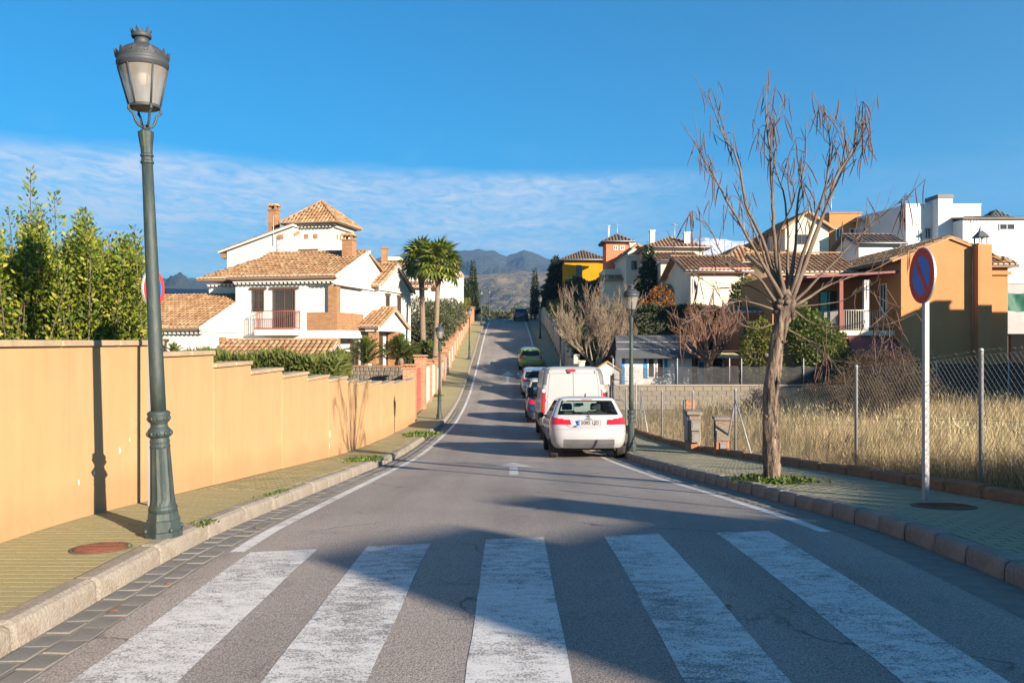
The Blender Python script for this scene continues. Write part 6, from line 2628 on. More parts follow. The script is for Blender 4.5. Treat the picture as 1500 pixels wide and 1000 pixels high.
# ------------------------------------------------------------------ grey-roofed shed and pergola behind the net fence
SHEDROOF = M('grey_felt_roof', (0.075, 0.078, 0.085, 1), .85, .2, 2, .15, 30, .4, 30, stretch=(1, .3, 1))
BLUESH = M('blue_shutter', (0.02, 0.19, 0.42, 1), .6, .12, 4)
WHITEWOOD = M('white_boards', (0.72, 0.70, 0.68, 1), .7, .06, 3, .06, 30, stretch=(1, 1, 8))
shed = thing('garden_shed', 'white garden shed with dark grey roof and blue shutters', 'shed', (5.3, 40.3, -1.05))
for k in range(13):
    MB().box(.12, 3.55, -.018, .0, .02 + k * .165, .02 + k * .165 + .160).build('wall_board', WHITEWOOD, shed)
MB().box(.12, 3.55, .001, 2.6, -.1, 2.2).build('wall', WHITEWOOD, shed)
for (u0, u1) in ((1.35, 1.72), (1.80, 2.17)):
    window(shed, (0, -.02, 0), (1, 0, 0), (0, -1, 0), u0, u1, .85, 1.85, frame=WHITEWOOD, panes=1)
MB().box(1.18, 1.33, -.055, -.02, .85, 1.85).build('shutter', BLUESH, shed)
MB().box(2.19, 2.34, -.055, -.02, .85, 1.85).build('shutter', BLUESH, shed)
MB().box(.10, .24, -.055, -.02, .2, 2.15).build('shutter', BLUESH, shed)
S = Vector((0, 1.5, 1.0))
sp = [(-.25, -.75, 1.84), (3.95, -.75, 1.84), (3.55, 1.3, 2.90), (-.05, 1.3, 2.90)]
MB().prism(sp, (0, -.02, .07)).build('roof', SHEDROOF, shed)
MB().prism([(-.05, 1.31, 2.90), (3.55, 1.31, 2.90), (3.95, 3.2, 1.9), (-.25, 3.2, 1.9)], (0, .02, .07)).build('roof', SHEDROOF, shed)
for k in range(1, 3):
    z = 1.84 + 1.06 * k / 3 + .08
    yy = -.75 + 2.05 * k / 3 - .02
    MB().box(-.2 + .06 * k, 3.9 - .13 * k, yy - .012, yy + .012, z - .01, z + .012).build('roof_batten', GALV, shed)
pg = thing('pergola', 'low white-posted pergola with a yellowish awning beside the shed', 'pergola', (9.3, 40.0, -1.05))
for xx in (.1, 1.9, 3.4):
    for yy in (0, 2.2):
        MB().tube([(xx, yy, -.1), (xx, yy, 2.1)], .035, 6).build('post', GALV, pg)
MB().box(-.6, 3.6, -.05, .05, 2.101, 2.18).build('beam', DARKWOOD, pg)
MB().box(-.6, 3.6, 2.15, 2.25, 2.101, 2.18).build('beam', DARKWOOD, pg)
MB().prism([(-.5, -.3, 1.85), (2.0, -.3, 1.85), (2.0, 2.05, 2.08), (-.5, 2.05, 2.08)], (0, 0, .03)).build('awning', M('straw_awning', (0.55, 0.42, 0.16, 1), .9, .2, 3), pg)
lat = thing('lattice_shutter_panel', 'small white and blue shutter panel right of the shed', 'panel', (9.28, 40.9, -1.05))
MB().box(0, .75, 0, .06, -.05, 1.75).build('panel', WHITEWOOD, lat)
MB().box(.06, .4, -.03, -.002, .4, 1.6).build('shutter', BLUESH, lat)


# ------------------------------------------------------------------ generic houses
def house(name, label, X0, X1, Y0, Y1, z0, z1, wall, roof='hip', rise=1.2, over=.4, tile=None, wins=(), rz=0.0, ends=False, trim=None, col=.32, row=.6, chim=()):
    """axis-aligned house; wins: (face, u0, u1, za, zb) with face f(front,-Y) l(-X side) r(+X side); heights absolute"""
    w, d, h = X1 - X0, Y1 - Y0, z1 - z0
    t = thing(name, label, 'house', (X0, Y0, z0), rz)
    tile = tile or TILE_FAR
    MB().box(0, w, 0, d, -1.0, h).build('wall', wall, t)
    o = over
    X, Y = Vector((1, 0, 0)), Vector((0, 1, 0))
    if roof == 'hip':
        W, Dp = w + 2 * o, d + 2 * o
        ins = min(W, Dp) / 2
        if W >= Dp:
            S = Vector((0, Dp / 2, rise))
            L = S.length
            tile_plane(t, (-o, -o, h), X, S, [(0, 0), (W, 0), (W - ins, L), (ins, L)], tile, col, row, ends=ends)
            tile_plane(t, (w + o, d + o, h), -X, -Vector((0, Dp / 2, -rise)), [(0, 0), (W, 0), (W - ins, L), (ins, L)], tile, col, row, ends=False)
            S = Vector((ins, 0, rise))
            tile_plane(t, (-o, d + o, h), -Y, S, [(0, 0), (Dp, 0), (Dp / 2, S.length)], tile, col, row, ends=ends)
            tile_plane(t, (w + o, -o, h), Y, Vector((-ins, 0, rise)), [(0, 0), (Dp, 0), (Dp / 2, S.length)], tile, col, row, ends=ends)
            if W - 2 * ins > .2:
                ridge_tiles(t, (-o + ins, d / 2, h + rise), (w + o - ins, d / 2, h + rise), tile)
        else:
            S = Vector((0, ins, rise))
            tile_plane(t, (-o, -o, h), X, S, [(0, 0), (W, 0), (W / 2, S.length)], tile, col, row, ends=ends)
            tile_plane(t, (w + o, d + o, h), -X, Vector((0, -ins, rise)), [(0, 0), (W, 0), (W / 2, S.length)], tile, col, row, ends=False)
            S = Vector((W / 2, 0, rise))
            tile_plane(t, (-o, d + o, h), -Y, S, [(0, 0), (Dp, 0), (Dp - ins, S.length), (ins, S.length)], tile, col, row, ends=ends)
            tile_plane(t, (w + o, -o, h), Y, Vector((-W / 2, 0, rise)), [(0, 0), (Dp, 0), (Dp - ins, S.length), (ins, S.length)], tile, col, row, ends=ends)
    elif roof == 'gable_x':   # ridge along X, slopes face the street fronts
        S = Vector((0, d / 2 + o, rise))
        L = S.length
        W = w + 2 * o
        tile_plane(t, (-o, -o, h), X, S, [(0, 0), (W, 0), (W, L), (0, L)], tile, col, row, ends=ends)
        tile_plane(t, (w + o, d + o, h), -X, Vector((0, -d / 2 - o, rise)), [(0, 0), (W, 0), (W, L), (0, L)], tile, col, row, ends=False)
        for xx in (0, w - .2):
            wall_poly(t, [(xx, 0, h), (xx, d, h), (xx, d / 2, h + rise - .12)], (.2, 0, 0), wall, 'gable')
        ridge_tiles(t, (-o, d / 2, h + rise), (w + o, d / 2, h + rise), tile)
    elif roof == 'gable_y':   # gable faces the camera
        S = Vector((w / 2 + o, 0, rise))
        L = S.length
        Dp = d + 2 * o
        tile_plane(t, (-o, d + o, h), -Y, S, [(0, 0), (Dp, 0), (Dp, L), (0, L)], tile, col, row, ends=ends)
        tile_plane(t, (w + o, -o, h), Y, Vector((-w / 2 - o, 0, rise)), [(0, 0), (Dp, 0), (Dp, L), (0, L)], tile, col, row, ends=ends)
        for yy in (0, d - .2):
            wall_poly(t, [(0, yy, h), (w, yy, h), (w / 2, yy, h + rise - .12)], (0, .2, 0), wall, 'gable')
    elif roof == 'flat':
        MB().box(-.06, w + .06, -.06, d + .06, h + .001, h + .12).build('parapet_cap', trim or wall, t)
    if trim is not None and roof != 'flat':
        MB().box(-.12, w + .12, -.12, d + .12, h - .22, h - .05).build('cornice', trim, t)
    if roof in ('hip', 'gable_x') and w > 2.2:
        MB().tube([(-o, -o - .06, h + .0), (w + o, -o - .06, h + .0)], .055, 6).build('gutter', GALV, t)
        MB().tube([(w - .12, -o - .05, h - .04), (w - .12, -.06, h - .35), (w - .12, -.06, -.5)], .04, 6).build('downpipe', GALV, t)
    for wn in wins:
        face, u0, u1, za, zb = wn[:5]
        fr = wn[5] if len(wn) > 5 else None
        if face == 'f':
            window(t, (0, 0, 0), X, -Y, u0, u1, za - z0, zb - z0, frame=fr)
        elif face == 'l':
            window(t, (0, 0, 0), Y, -X, u0, u1, za - z0, zb - z0, frame=fr)
        else:
            window(t, (w, 0, 0), Y, X, u0, u1, za - z0, zb - z0, frame=fr)
    for (cx, cy_, ch, cw, cm) in chim:
        MB().box(cx - cw / 2, cx + cw / 2, cy_ - cw / 2, cy_ + cw / 2, h, h + ch).build('chimney', cm, t)
        MB().cbox(cx - cw / 2 - .06, cx + cw / 2 + .06, cy_ - cw / 2 - .06, cy_ + cw / 2 + .06, h + ch + .001, h + ch + .14, .02).build('chimney_cap', cm, t)
    return t


def pxr(px0, px1, d):
    return (px0 - 750) * d / 1200, (px1 - 750) * d / 1200


def pz(py, d):
    return 1.6 + (500 - py) * d / 1200


# mustard house
d = 92
x0, x1 = pxr(827, 886, d)
house('mustard_house', 'mustard yellow house with a grey-brown hipped roof above the hedges', x0, x1, d, d + 6.5, 4.0, pz(381, d), YELLOW, 'hip', 1.35, .55, TILE_DARK, wins=[('f', 1.3, 1.9, pz(404, d), pz(388, d))])
# salmon tower house
d = 84
x0, x1 = pxr(888, 924, d)
house('salmon_tower_house', 'salmon red tower house with small windows and a brown hipped roof', x0, x1, d, d + 3.2, 4.2, pz(354, d), REDWALL, 'hip', .95, .4, TILE_DARK,
      wins=[('f', .75, 1.2, pz(366, d), pz(360, d), WHITEWOOD), ('f', 1.4, 1.85, pz(366, d), pz(360, d), WHITEWOOD)], chim=[(.4, 1.2, 1.7, .2, GALV)])
d = 80
x0, x1 = pxr(886, 918, d)
tl = house('terrace_block', 'cream terrace block with flat white balcony slab below the salmon tower', x0, x1, d, d + 5, 4, pz(396, d), CREAM, 'flat', trim=WHITE2)
x0, x1 = pxr(880, 922, d)
tl2 = house('tiled_lean_to', 'low cream lean-to with a brown tiled roof beside the dark hedge', *pxr(884, 918, 78), 78, 79.9, 3.0, pz(410, 78), CREAM, 'gable_x', .5, .3)
# beige terraced houses, stepping to the right
d = 76
house('beige_row_house', 'beige row house with a column porch left of the spruce', *pxr(917, 950, d), d, d + 8, 2.5, pz(372, d), BEIGE, 'gable_y', .9, .35,
      wins=[('f', .5, 1.0, pz(395, d), pz(382, d)), ('f', .4, 1.2, pz(440, d), pz(420, d))], trim=WHITE2, chim=[(1.0, 3, 1.2, .5, CREAM)])
d = 72
house('beige_tiled_house', 'beige house with wide tiled hip roof and white chimney right of the spruce', *pxr(948, 1032, d), d, d + 9, 2.5, pz(363, d), CREAM, 'hip', 1.25, .5, TILE_FAR,
      trim=WHITE2, wins=[('f', .8, 1.4, pz(392, d), pz(380, d)), ('f', 3.0, 3.6, pz(392, d), pz(380, d))], chim=[(.7, 1.5, 1.6, .42, WHITE2), (3.6, .6, 1.3, .5, CREAM)])
d = 64
house('beige_corner_house', 'beige house with blank shaded walls under a tiled roof, left of the window gable', *pxr(968, 1024, d), d, d + 7, 1.0, pz(382, d), BEIGE, 'gable_x', 1.0, .4, TILE_FAR, trim=WHITE2)
house('beige_tiled_porch', 'small cream porch roofed with tiles behind the autumn tree', *pxr(975, 1010, 61), 61, 63, 1.0, pz(427, 61), CREAM, 'gable_x', .55, .3, TILE_FAR)
d = 55
gh = house('pale_gable_house', 'pale grey house with one dark window and a broad tiled roof', *pxr(1012, 1090, d), d, d + 9, .2, pz(398, d), CREAM, 'gable_x', 1.5, .5, TILE_FAR,
      wins=[('f', .12, .42, pz(430, d), pz(408, d), WHITEWOOD)], ends=True, col=.28, row=.45)
MB().box(.55, 4.0, -.09, -.002, pz(404, d) - .2, pz(392, d) - .2).build('pink_fascia', wall_mat('pink_fascia_paint', (0.6, 0.25, 0.18, 1)), gh)
house('brown_roofed_house', 'house with a broad brown tiled roof right of the window gable', *pxr(1062, 1125, 62), 62, 70, .5, pz(385, 62), CREAM, 'hip', 1.5, .5, TILE_FAR)
d = 70
house('golden_gable_house', 'golden yellow house gable showing above the tiled roofs', *pxr(1080, 1136, d), d, d + 8, 2, pz(374, d), GOLD, 'gable_y', 1.25, .5, TILE_FAR, wins=[('f', 1.0, 1.6, pz(378, d), pz(368, d))])
d = 44
house('terracotta_outhouse', 'small terracotta outhouse with a tiled edge left of the pod tree', *pxr(1082, 1140, d), d, d + 3, -.4, pz(458, d), wall_mat('terracotta_render', (0.42, 0.15, 0.075, 1)), 'gable_x', .35, .3, TILE, ends=True, wins=[('f', .3, 1.0, pz(500, d), pz(474, d))])


# ------------------------------------------------------------------ orange house by the field
def orange_house():
    t = thing('orange_house', 'orange rendered house with stepped gable, chimney and tiled roof at right', 'house', (18.05, 38.0, -.5))
    X, Y = Vector((1, 0, 0)), Vector((0, 1, 0))
    zb = .5
    # gable wall towards the field: x 0..2.9 left part, chimney, right part
    MB().prism([(0, 0, -.6), (0, 0, 5.95 + .0), (2.25, 0, 6.85), (3.30, 0, 6.45), (3.30, 0, -.6)], (0, 9, 0)).build('wall', ORANGE, t)
    MB().box(3.301, 3.38, -.02, 9, -.6, 6.4).build('wall', ORANGE, t)
    MB().box(3.381, 5.1, .25, 9, -.6, 5.55).build('wall', ORANGE, t)
    ch = MB().box(3.32, 3.95, -.45, .245, -.6, 6.55).build('chimney', ORANGE, t)
    c = MB()
    c.box(3.40, 3.87, -.37, .17, 6.551, 6.62)
    for dx in (3.44, 3.79):
        for dy in (-.33, .09):
            c.box(dx, dx + .05, dy, dy + .05, 6.62, 6.9)
    c.add([(3.36, -.41, 6.9), (3.91, -.41, 6.9), (3.91, .21, 6.9), (3.36, .21, 6.9), (3.56, -.18, 7.2), (3.71, -.18, 7.2), (3.71, -.03, 7.2), (3.56, -.03, 7.2), (3.635, -.1, 7.5)],
          [(3, 2, 1, 0), (0, 1, 5, 4), (1, 2, 6, 5), (2, 3, 7, 6), (3, 0, 4, 7), (4, 5, 8), (5, 6, 8), (6, 7, 8), (7, 4, 8)])
    c.build('chimney_pot', M('zinc_cowl', (0.12, 0.125, 0.13, 1), .5, .2, 6, metal=.5), ch)
    # left roof slope (facing the street) and its eave
    S = Vector((2.75, 0, 1.1))
    tile_plane(t, (-.5, 9.3, 5.88), -Y, S, [(0, 0), (9.45, 0), (9.45, S.length), (0, S.length)])
    S = Vector((-1.2, 0, -.0))
    tile_plane(t, (3.45, -.1, 6.5), Y, Vector((-1.15, 0, .45)), [(0, 0), (9.2, 0), (9.2, 1.23), (0, 1.23)], ends=False)
    # right part: tiled lean roof towards the field
    S = Vector((0, 2.2, .9))
    tile_plane(t, (3.9, -.1, 5.65), X, S, [(0, 0), (1.55, 0), (1.3, S.length), (0, S.length)])
    tile_plane(t, (5.45, -.1, 5.65), Y, Vector((-1.5, 0, .9)), [(0, 0), (9, 0), (9, 1.7), (1.0, 1.7)], ends=False)
    MB().box(3.96, 5.2, .12, .249, 5.20, 5.36).build('cornice', ORANGE, t)
    # back wing running left, with its tiled roof
    MB().box(-4.6, -.001, 4.3, 10, -.6, 5.5).build('wall', ORANGE, t)
    S = Vector((0, 3.4, 1.25))
    tile_plane(t, (-5.2, 3.75, 5.62), X, S, [(0, 0), (5.1, 0), (5.1, S.length), (0, S.length)])
    ridge_tiles(t, (-5.2, 7.15, 6.95), (.2, 7.15, 6.95))
    MB().box(-4.7, -.02, 4.1, 4.299, 5.25, 5.5).build('cornice', ORANGE, t)
    # balcony porch in the angle
    sl = MB().box(-2.6, -.002, .6, 4.29, 2.38, 2.62).build('balcony_floor', CREAM, t)
    CREAMB = CREAM
    MB().box(-2.62, -2.45, .58, .75, 2.621, 5.2).build('porch_post', M('red_brown_wood', (0.20, 0.06, 0.045, 1), .7, .2, 5), t)
    railing(sl, (-2.5, .66, 2.62), (-1.25, .66, 2.62), .95, M('pale_rail', (0.5, 0.47, 0.43, 1), .6), .11, .014)
    railing(sl, (-1.25, .66, 2.62), (-.05, .66, 2.62), .95, BLACKIRON, .11, .012)
    railing(sl, (-2.5, .66, 2.62), (-2.5, 4.2, 2.62), .95, M('pale_rail', (0.5, 0.47, 0.43, 1), .6), .13, .014)
    MB().box(-1.38, -1.16, .75, .97, 2.622, 5.0).build('porch_column', WHITE2, t)
    MB().prism([(-4.3, .2, 5.05), (-.01, .2, 5.30), (-.01, 4.29, 5.30), (-4.3, 4.29, 5.05)], (0, 0, .10)).build('porch_roof', M('maroon_metal', (0.17, 0.045, 0.05, 1), .6, .2, 2), t)
    window(t, (-.001, 0, 0), Y, -X, 1.4, 2.1, 3.3, 4.9, frame=WHITEWOOD)
    window(t, (0, 4.3, 0), X, -Y, -2.2, -1.3, 2.7, 4.7, frame=DARKWOOD)
    window(t, (0, 4.3, 0), X, -Y, -4.2, -3.3, 3.3, 4.6, frame=DARKWOOD)
    MB().tube([(3.30, -.06, 6.3), (3.30, -.06, -.5)], .045, 6).build('downpipe', ORANGE, t)
    # maroon awning below
    MB().prism([(-2.7, -.9, 1.55), (.0, -1.0, 1.25), (.0, .55, 2.15), (-2.2, .55, 2.30)], (0, 0, .05)).build('awning', M('maroon_canvas', (0.16, 0.035, 0.045, 1), .8, .2, 3, .1, 30), t)
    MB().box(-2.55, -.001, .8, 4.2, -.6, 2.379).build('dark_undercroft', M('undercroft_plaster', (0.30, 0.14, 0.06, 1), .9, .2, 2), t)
    return t


orange_house()
lw = thing('terracotta_yard_wall', 'terracotta yard wall with a brick cap at the far right edge', 'wall', (23.4, 38.4, -.5))
MB().box(0, 4, 0, .25, -.5, 2.35).build('wall', wall_mat('terracotta_render2', (0.45, 0.19, 0.09, 1)), lw)
MB().cbox(-.04, 4.05, -.05, .30, 2.351, 2.46, .015).build('brick_cap', BRICK_R, lw)
tp = thing('green_tarpaulin', 'dark green tarpaulin hung behind the yard wall at the right edge', 'tarpaulin', (23.75, 40.5, 3.1))
V, F = [], []
for i in range(13):
    for j in range(6):
        V.append((i * .25, .10 * math.sin(i * 1.3 + j * .6) + .05 * math.sin(i * 2.9), j * .18 + .05 * math.sin(i * .9)))
for i in range(12):
    for j in range(5):
        F.append((i * 6 + j, (i + 1) * 6 + j, (i + 1) * 6 + j + 1, i * 6 + j + 1))
o = MB().add(V, F, True).build('sheet', M('green_tarp', (0.0, 0.075, 0.045, 1), .6, .25, 3), tp)
gw2 = thing('grey_block_wall', 'grey concrete retaining wall at the far right behind the tarpaulin', 'wall', (24.0, 44, -.5))
MB().box(0, 8, 0, .3, 0, 5.2).build('wall', M('grey_cement', (0.33, 0.32, 0.31, 1), .9, .2, 1.5, .15, 30), gw2)
MB().cbox(-.05, 8.05, -.05, .35, 5.201, 5.32, .02).build('cap', WHITE2, gw2)


# ------------------------------------------------------------------ white modern house
def modern_house():
    d = 60
    s = d / 1200
    t = thing('modern_white_house', 'white cubic modern house with flat roofs and solar panels', 'house', (pxr(1327, 0, d)[0], d, 2.0))
    X, Y = Vector((1, 0, 0)), Vector((0, 1, 0))
    w = (1437 - 1327) * s
    top = pz(300, d) - 2
    MB().prism([(0, 0, -2), (w, 0, -2), (w, 7, -2), (-1.3, 7, -2)], (0, 0, top + 2)).build('wall', WHITE2, t)
    MB().box(-.02, w + .03, -.03, 6.9, top + .001, top + .08).build('parapet_cap', WHITE2, t)
    x0, x1 = (1365 - 1327) * s, (1386 - 1327) * s
    MB().box(x0, x1, -.9, .9, -2, top + .32).build('stack', WHITE2, t)
    MB().box(x0 - .05, x1 + .05, -.95, .95, top + .321, top + .60).build('stack_cap', M('anthracite_cap', (0.05, 0.055, 0.06, 1), .5), t)
    x2, x3 = (1386 - 1327) * s + .01, (1484 - 1327) * s
    h2 = pz(328, d) - 2
    MB().box(x2, x3, -2.2, 6.5, -2, h2).build('wall', WHITE2, t)
    rf = MB().prism([(x2 - .1, -2.4, h2 + .002), (x3 + .1, -2.4, h2 + .002), (x3 + .1, 4.5, h2 + .95), (x2 - .1, 4.5, h2 + .95)], (0, 0, .12)).build('roof', M('brown_flat_tile', (0.16, 0.115, 0.085, 1), .8, .2, 2, .15, 20), t)
    SOL = M('solar_cell', (0.02, 0.03, 0.05, 1), .15, .2, 2, spec=.8)
    for k in range(6):
        for j in range(2):
            a, b = x2 + 1.3 + k * .56, x2 + 1.3 + k * .56 + .53
            y0, y1 = -1.9 + j * 1.5, -1.9 + j * 1.5 + 1.42
            zf = lambda yy: h2 + .002 + (yy + 2.4) / 6.9 * .948 + .18
            MB().prism([(a, y0, zf(y0)), (b, y0, zf(y0)), (b, y1, zf(y1)), (a, y1, zf(y1))], (0, 0, .04)).build('solar_panel', SOL, rf)
    window(t, (0, -2.2, 0), X, -Y, (1437 - 1327) * s, (1459 - 1327) * s, pz(343, d) - 2, pz(334, d) - 2, frame=GALV)
    window(t, (0, 0, 0), X, -Y, (1346 - 1327) * s, (1351 - 1327) * s, pz(352, d) - 2, pz(337, d) - 2, frame=GALV)
    window(t, (0, 0, 0), X, -Y, (1354 - 1327) * s, (1363 - 1327) * s, pz(350, d) - 2, pz(334, d) - 2, frame=GALV)
    an = MB()
    an.tube([(x2 + .6, -2.3, h2 - .9), (x2 + .6, -2.3, h2 + .25)], .02, 5)
    for k in range(5):
        an.tube([(x2 + .2 + k * .2, -2.3, h2 + .1 - .02 * k), (x2 + .3 + k * .2, -2.3, h2 - .15 - .02 * k)], .014, 4)
    an.build('aerial', ALU, t)


modern_house()
d = 78
house('green_pyramid_house', 'orange house under a grey-green pyramid roof behind the modern house', *pxr(1455, 1481, d), d, d + 2.6, 4, pz(321, d), ORANGE, 'hip', 1.0, .3, M('grey_green_slate', (0.10, 0.115, 0.10, 1), .8, .15, 2))
house('far_right_tile_house', 'white house with grey roof at the right edge beyond the modern house', *pxr(1484, 1560, 72), 72, 80, 2, pz(345, 72), WHITE2, 'gable_x', 1.2, .3, TILE_DARK, wins=[('f', .3, 1.2, pz(352, 72), pz(348, 72))])
d = 66
house('brick_top_house', 'white and brick house with an orange upper storey behind the pod tree', *pxr(1215, 1262, d), d, d + 6, 3, pz(313, d), ORANGE, 'flat', trim=BRICK, wins=[('f', 1.6, 2.4, pz(352, d), pz(335, d), WHITEWOOD), ('f', .5, 1.1, pz(352, d), pz(335, d), WHITEWOOD)])
house('long_white_house', 'long white house with tiled eaves between brick house and modern house', *pxr(1263, 1306, d - 1), d - 1, d + 6, 3, pz(326, d), WHITE2, 'gable_x', .5, .4, TILE_FAR, wins=[('f', 1.0, 1.9, pz(348, d), pz(334, d))])
house('shaded_white_house', 'white house with a sloping verandah roof left of the brick house', *pxr(1150, 1214, d - 1), d - 1, d + 6, 3, pz(338, d), BEIGE, 'gable_y', 1.4, .4, TILE_FAR, wins=[('f', .8, 1.8, pz(360, d), pz(346, d))])
d = 56
house('low_slate_house', 'low white building with a dark slate roof before the modern house', *pxr(1258, 1318, d), d, d + 4, 2.5, pz(357, d), WHITE2, 'gable_x', .9, .4, TILE_DARK)
house('garden_house', 'cream garden house with a tiled roof behind the pod tree crown', *pxr(1130, 1200, 57), 57, 62, 1.5, pz(384, 57), CREAM, 'hip', 1.0, .4, TILE_FAR)

# aerials on the roofs of the hillside
def aerial(label, x, y, z, h, rz):
    t = thing('roof_aerial', label, 'aerial', (x, y, z), rz, 'television aerials on the hillside roofs')
    MB().tube([(0, 0, -.4), (0, 0, h)], .022, 5).build('mast', ALU, t)
    b = MB()
    b.tube([(-.55, 0, h - .1), (.55, 0, h - .1)], .014, 4)
    for k in range(8):
        xx = -.5 + k * .14
        b.tube([(xx, -.22 + .015 * k, h - .1), (xx, .22 - .015 * k, h - .1)], .010, 4)
    b.build('elements', ALU, t)


aerial('thin aerial on the salmon tower roof', 11.0, 85.6, pz(345, 85), 1.3, .3)
aerial('thin aerial on the wide tiled beige roof', 15.2, 76.5, pz(352, 76), 1.6, 1.0)
aerial('thin aerial on the golden gable roof', 21.0, 74, pz(352, 74), 1.6, .5)
aerial('thin aerial on the brick topped house', 26.9, 69, pz(312, 69), 1.4, .8)
# left far houses behind the palms
d = 78
lf = house('pale_party_wall_house', 'plain whitewashed house side with brown tiled top behind the palms', *pxr(590, 672, d), d, d + 8, 2, pz(396, d), WHITE, 'flat', trim=CREAM)
MB().box(4.85, 5.35, -.01, .6, pz(400, d) - 2, pz(383, d) - 2).build('brick_stack', BRICK, lf)
tile_plane(lf, (4.9, -.3, pz(402, d) - 2.2), (1, 0, 0), Vector((0, .6, .25)), [(0, 0), (.9, 0), (.9, .6), (0, .6)], TILE_FAR)
house('tiled_house_behind', 'white house with tiled roof and brick chimney just right of the villa', *pxr(556, 612, 70), 70, 76, 2, pz(391, 70), WHITE, 'gable_x', .8, .4, TILE_FAR, chim=[(.2, 1.5, 1.7, .5, BRICK)], ends=True, wins=[('f', 1.9, 2.5, pz(428, 70), pz(412, 70))])
house('low_tiled_annexe', 'low white annexe with a tiled roof between villa and palms', *pxr(588, 625, 66), 66, 70, 1, pz(420, 66), WHITE, 'gable_x', .5, .4, TILE_FAR, ends=True)
house('white_terrace_house', 'flat white terrace house top above the tiled roof left of the palms', *pxr(566, 585, 82), 82, 86, 3, pz(378, 82), WHITE, 'flat', trim=CREAM)

# houses that stand out of the picture to the right and cast the long shadows
nh = thing('neighbour_house', 'two-storey house beyond the right frame edge that shades the crossing', 'house', (16.8, -10.75, .3), R(41.8))
MB().box(-2.3, -.6, -4.5, 3.5, -1, 6.25).build('wall', CREAM, nh)
MB().box(-2.36, -.54, -4.56, 3.56, 6.251, 6.42).build('parapet_cap', WHITE2, nh)
MB().box(.9, 1.9, 1.2, 2.5, 4, 7.0).build('stair_tower', CREAM, nh)
MB().box(-.599, 10.5, -5.5, 2.6, -1, 5.95).build('wall', CREAM, nh)
MB().box(-.598, .95, 2.601, 3.3, -1, 6.2).build('wall', CREAM, nh)
S = Vector((0, 4.35, 1.2))
tile_plane(nh, (.62, -5.9, 5.97), (1, 0, 0), S, [(0, 0), (10.2, 0), (10.2, S.length), (0, S.length)], TILE_FAR, .4, .8, ends=False)
tile_plane(nh, (10.82, 2.9, 5.97), (-1, 0, 0), Vector((0, -4.35, 1.2)), [(0, 0), (10.2, 0), (10.2, S.length), (0, S.length)], TILE_FAR, .4, .8, ends=False)
nh2 = house('side_street_house', 'flat-roofed house beyond the right frame edge shading the orange house', 26.8, 36, 18.0, 29, -1.0, 6.75, CREAM, 'flat', trim=WHITE2, chim=[(1.6, 10.2, .6, .7, CREAM)])
# ------------------------------------------------------------------ vehicles
def car_paint(name, col, rough=.28, dirt=.12, metal=0.0):
    k = Nodes(name)
    v = k.tc.outputs['Object']
    n = k.noise(v, 2.0, 5, .6)
    z = k.n('ShaderNodeSeparateXYZ')
    k.l(v, z.inputs[0])
    low = k.ramp(k.math('ADD', z.outputs['Z'], k.math('MULTIPLY', n, .25)), [(.30, (1, 1, 1)), (.62, (0, 0, 0))])
    c = k.mixc(k.math('MULTIPLY', low, .35), (*col, 1), (.20, .17, .13, 1))
    c = k.mixc(dirt, c, k.ramp(n, [(.3, (.75, .74, .72)), (.7, (1, 1, 1))]), 'MULTIPLY')
    k.l(c, k.b.inputs['Base Color'])
    k.b.inputs['Roughness'].default_value = rough
    k.b.inputs['Metallic'].default_value = metal
    k.b.inputs['Coat Weight'].default_value = .6
    k.b.inputs['Coat Roughness'].default_value = .06
    return k.m


TYRE = M('tyre_rubber', (0.025, 0.024, 0.023, 1), .85, .25, 8, .1, 60, .3, 40, stain=(.12, .10, .08), stain_amt=.4)
RIM = M('alloy_rim', (0.35, 0.35, 0.36, 1), .35, .1, 6, metal=.8)
BLACKPL = M('black_plastic', (0.022, 0.022, 0.024, 1), .55, .15, 6)
GREYPL = M('grey_plastic', (0.10, 0.10, 0.105, 1), .6, .15, 6)
REDLENS = M('red_tail_lens', (0.50, 0.008, 0.015, 1), .12, .2, 9, spec=.7, coat=.6)
CLEARLENS = M('clear_lens', (0.62, 0.62, 0.62, 1), .15, .1, 9, spec=.7)
PLATEW = M('plate_white', (0.30, 0.30, 0.295, 1), .5, .03)
PLATEB = M('plate_blue', (0.01, 0.10, 0.40, 1), .4, .03)
INK = M('plate_ink', (0.01, 0.01, 0.012, 1), .5, .02)
CHROME = M('chrome', (0.6, 0.6, 0.62, 1), .15, .03, metal=1.0)
CARGLASS = glass_mat('car_glass', (0.72, 0.84, 0.80), .03, .04)
CARGLASS_D = glass_mat('dark_car_glass', (0.2, 0.24, 0.26), .03, .70, (0.012, 0.015, 0.02))
SEAT = M('seat_fabric', (0.03, 0.03, 0.035, 1), .85, .2, 6)

NR, NC, NS = 17, 7, 25      # points across rear, round a corner, along a side


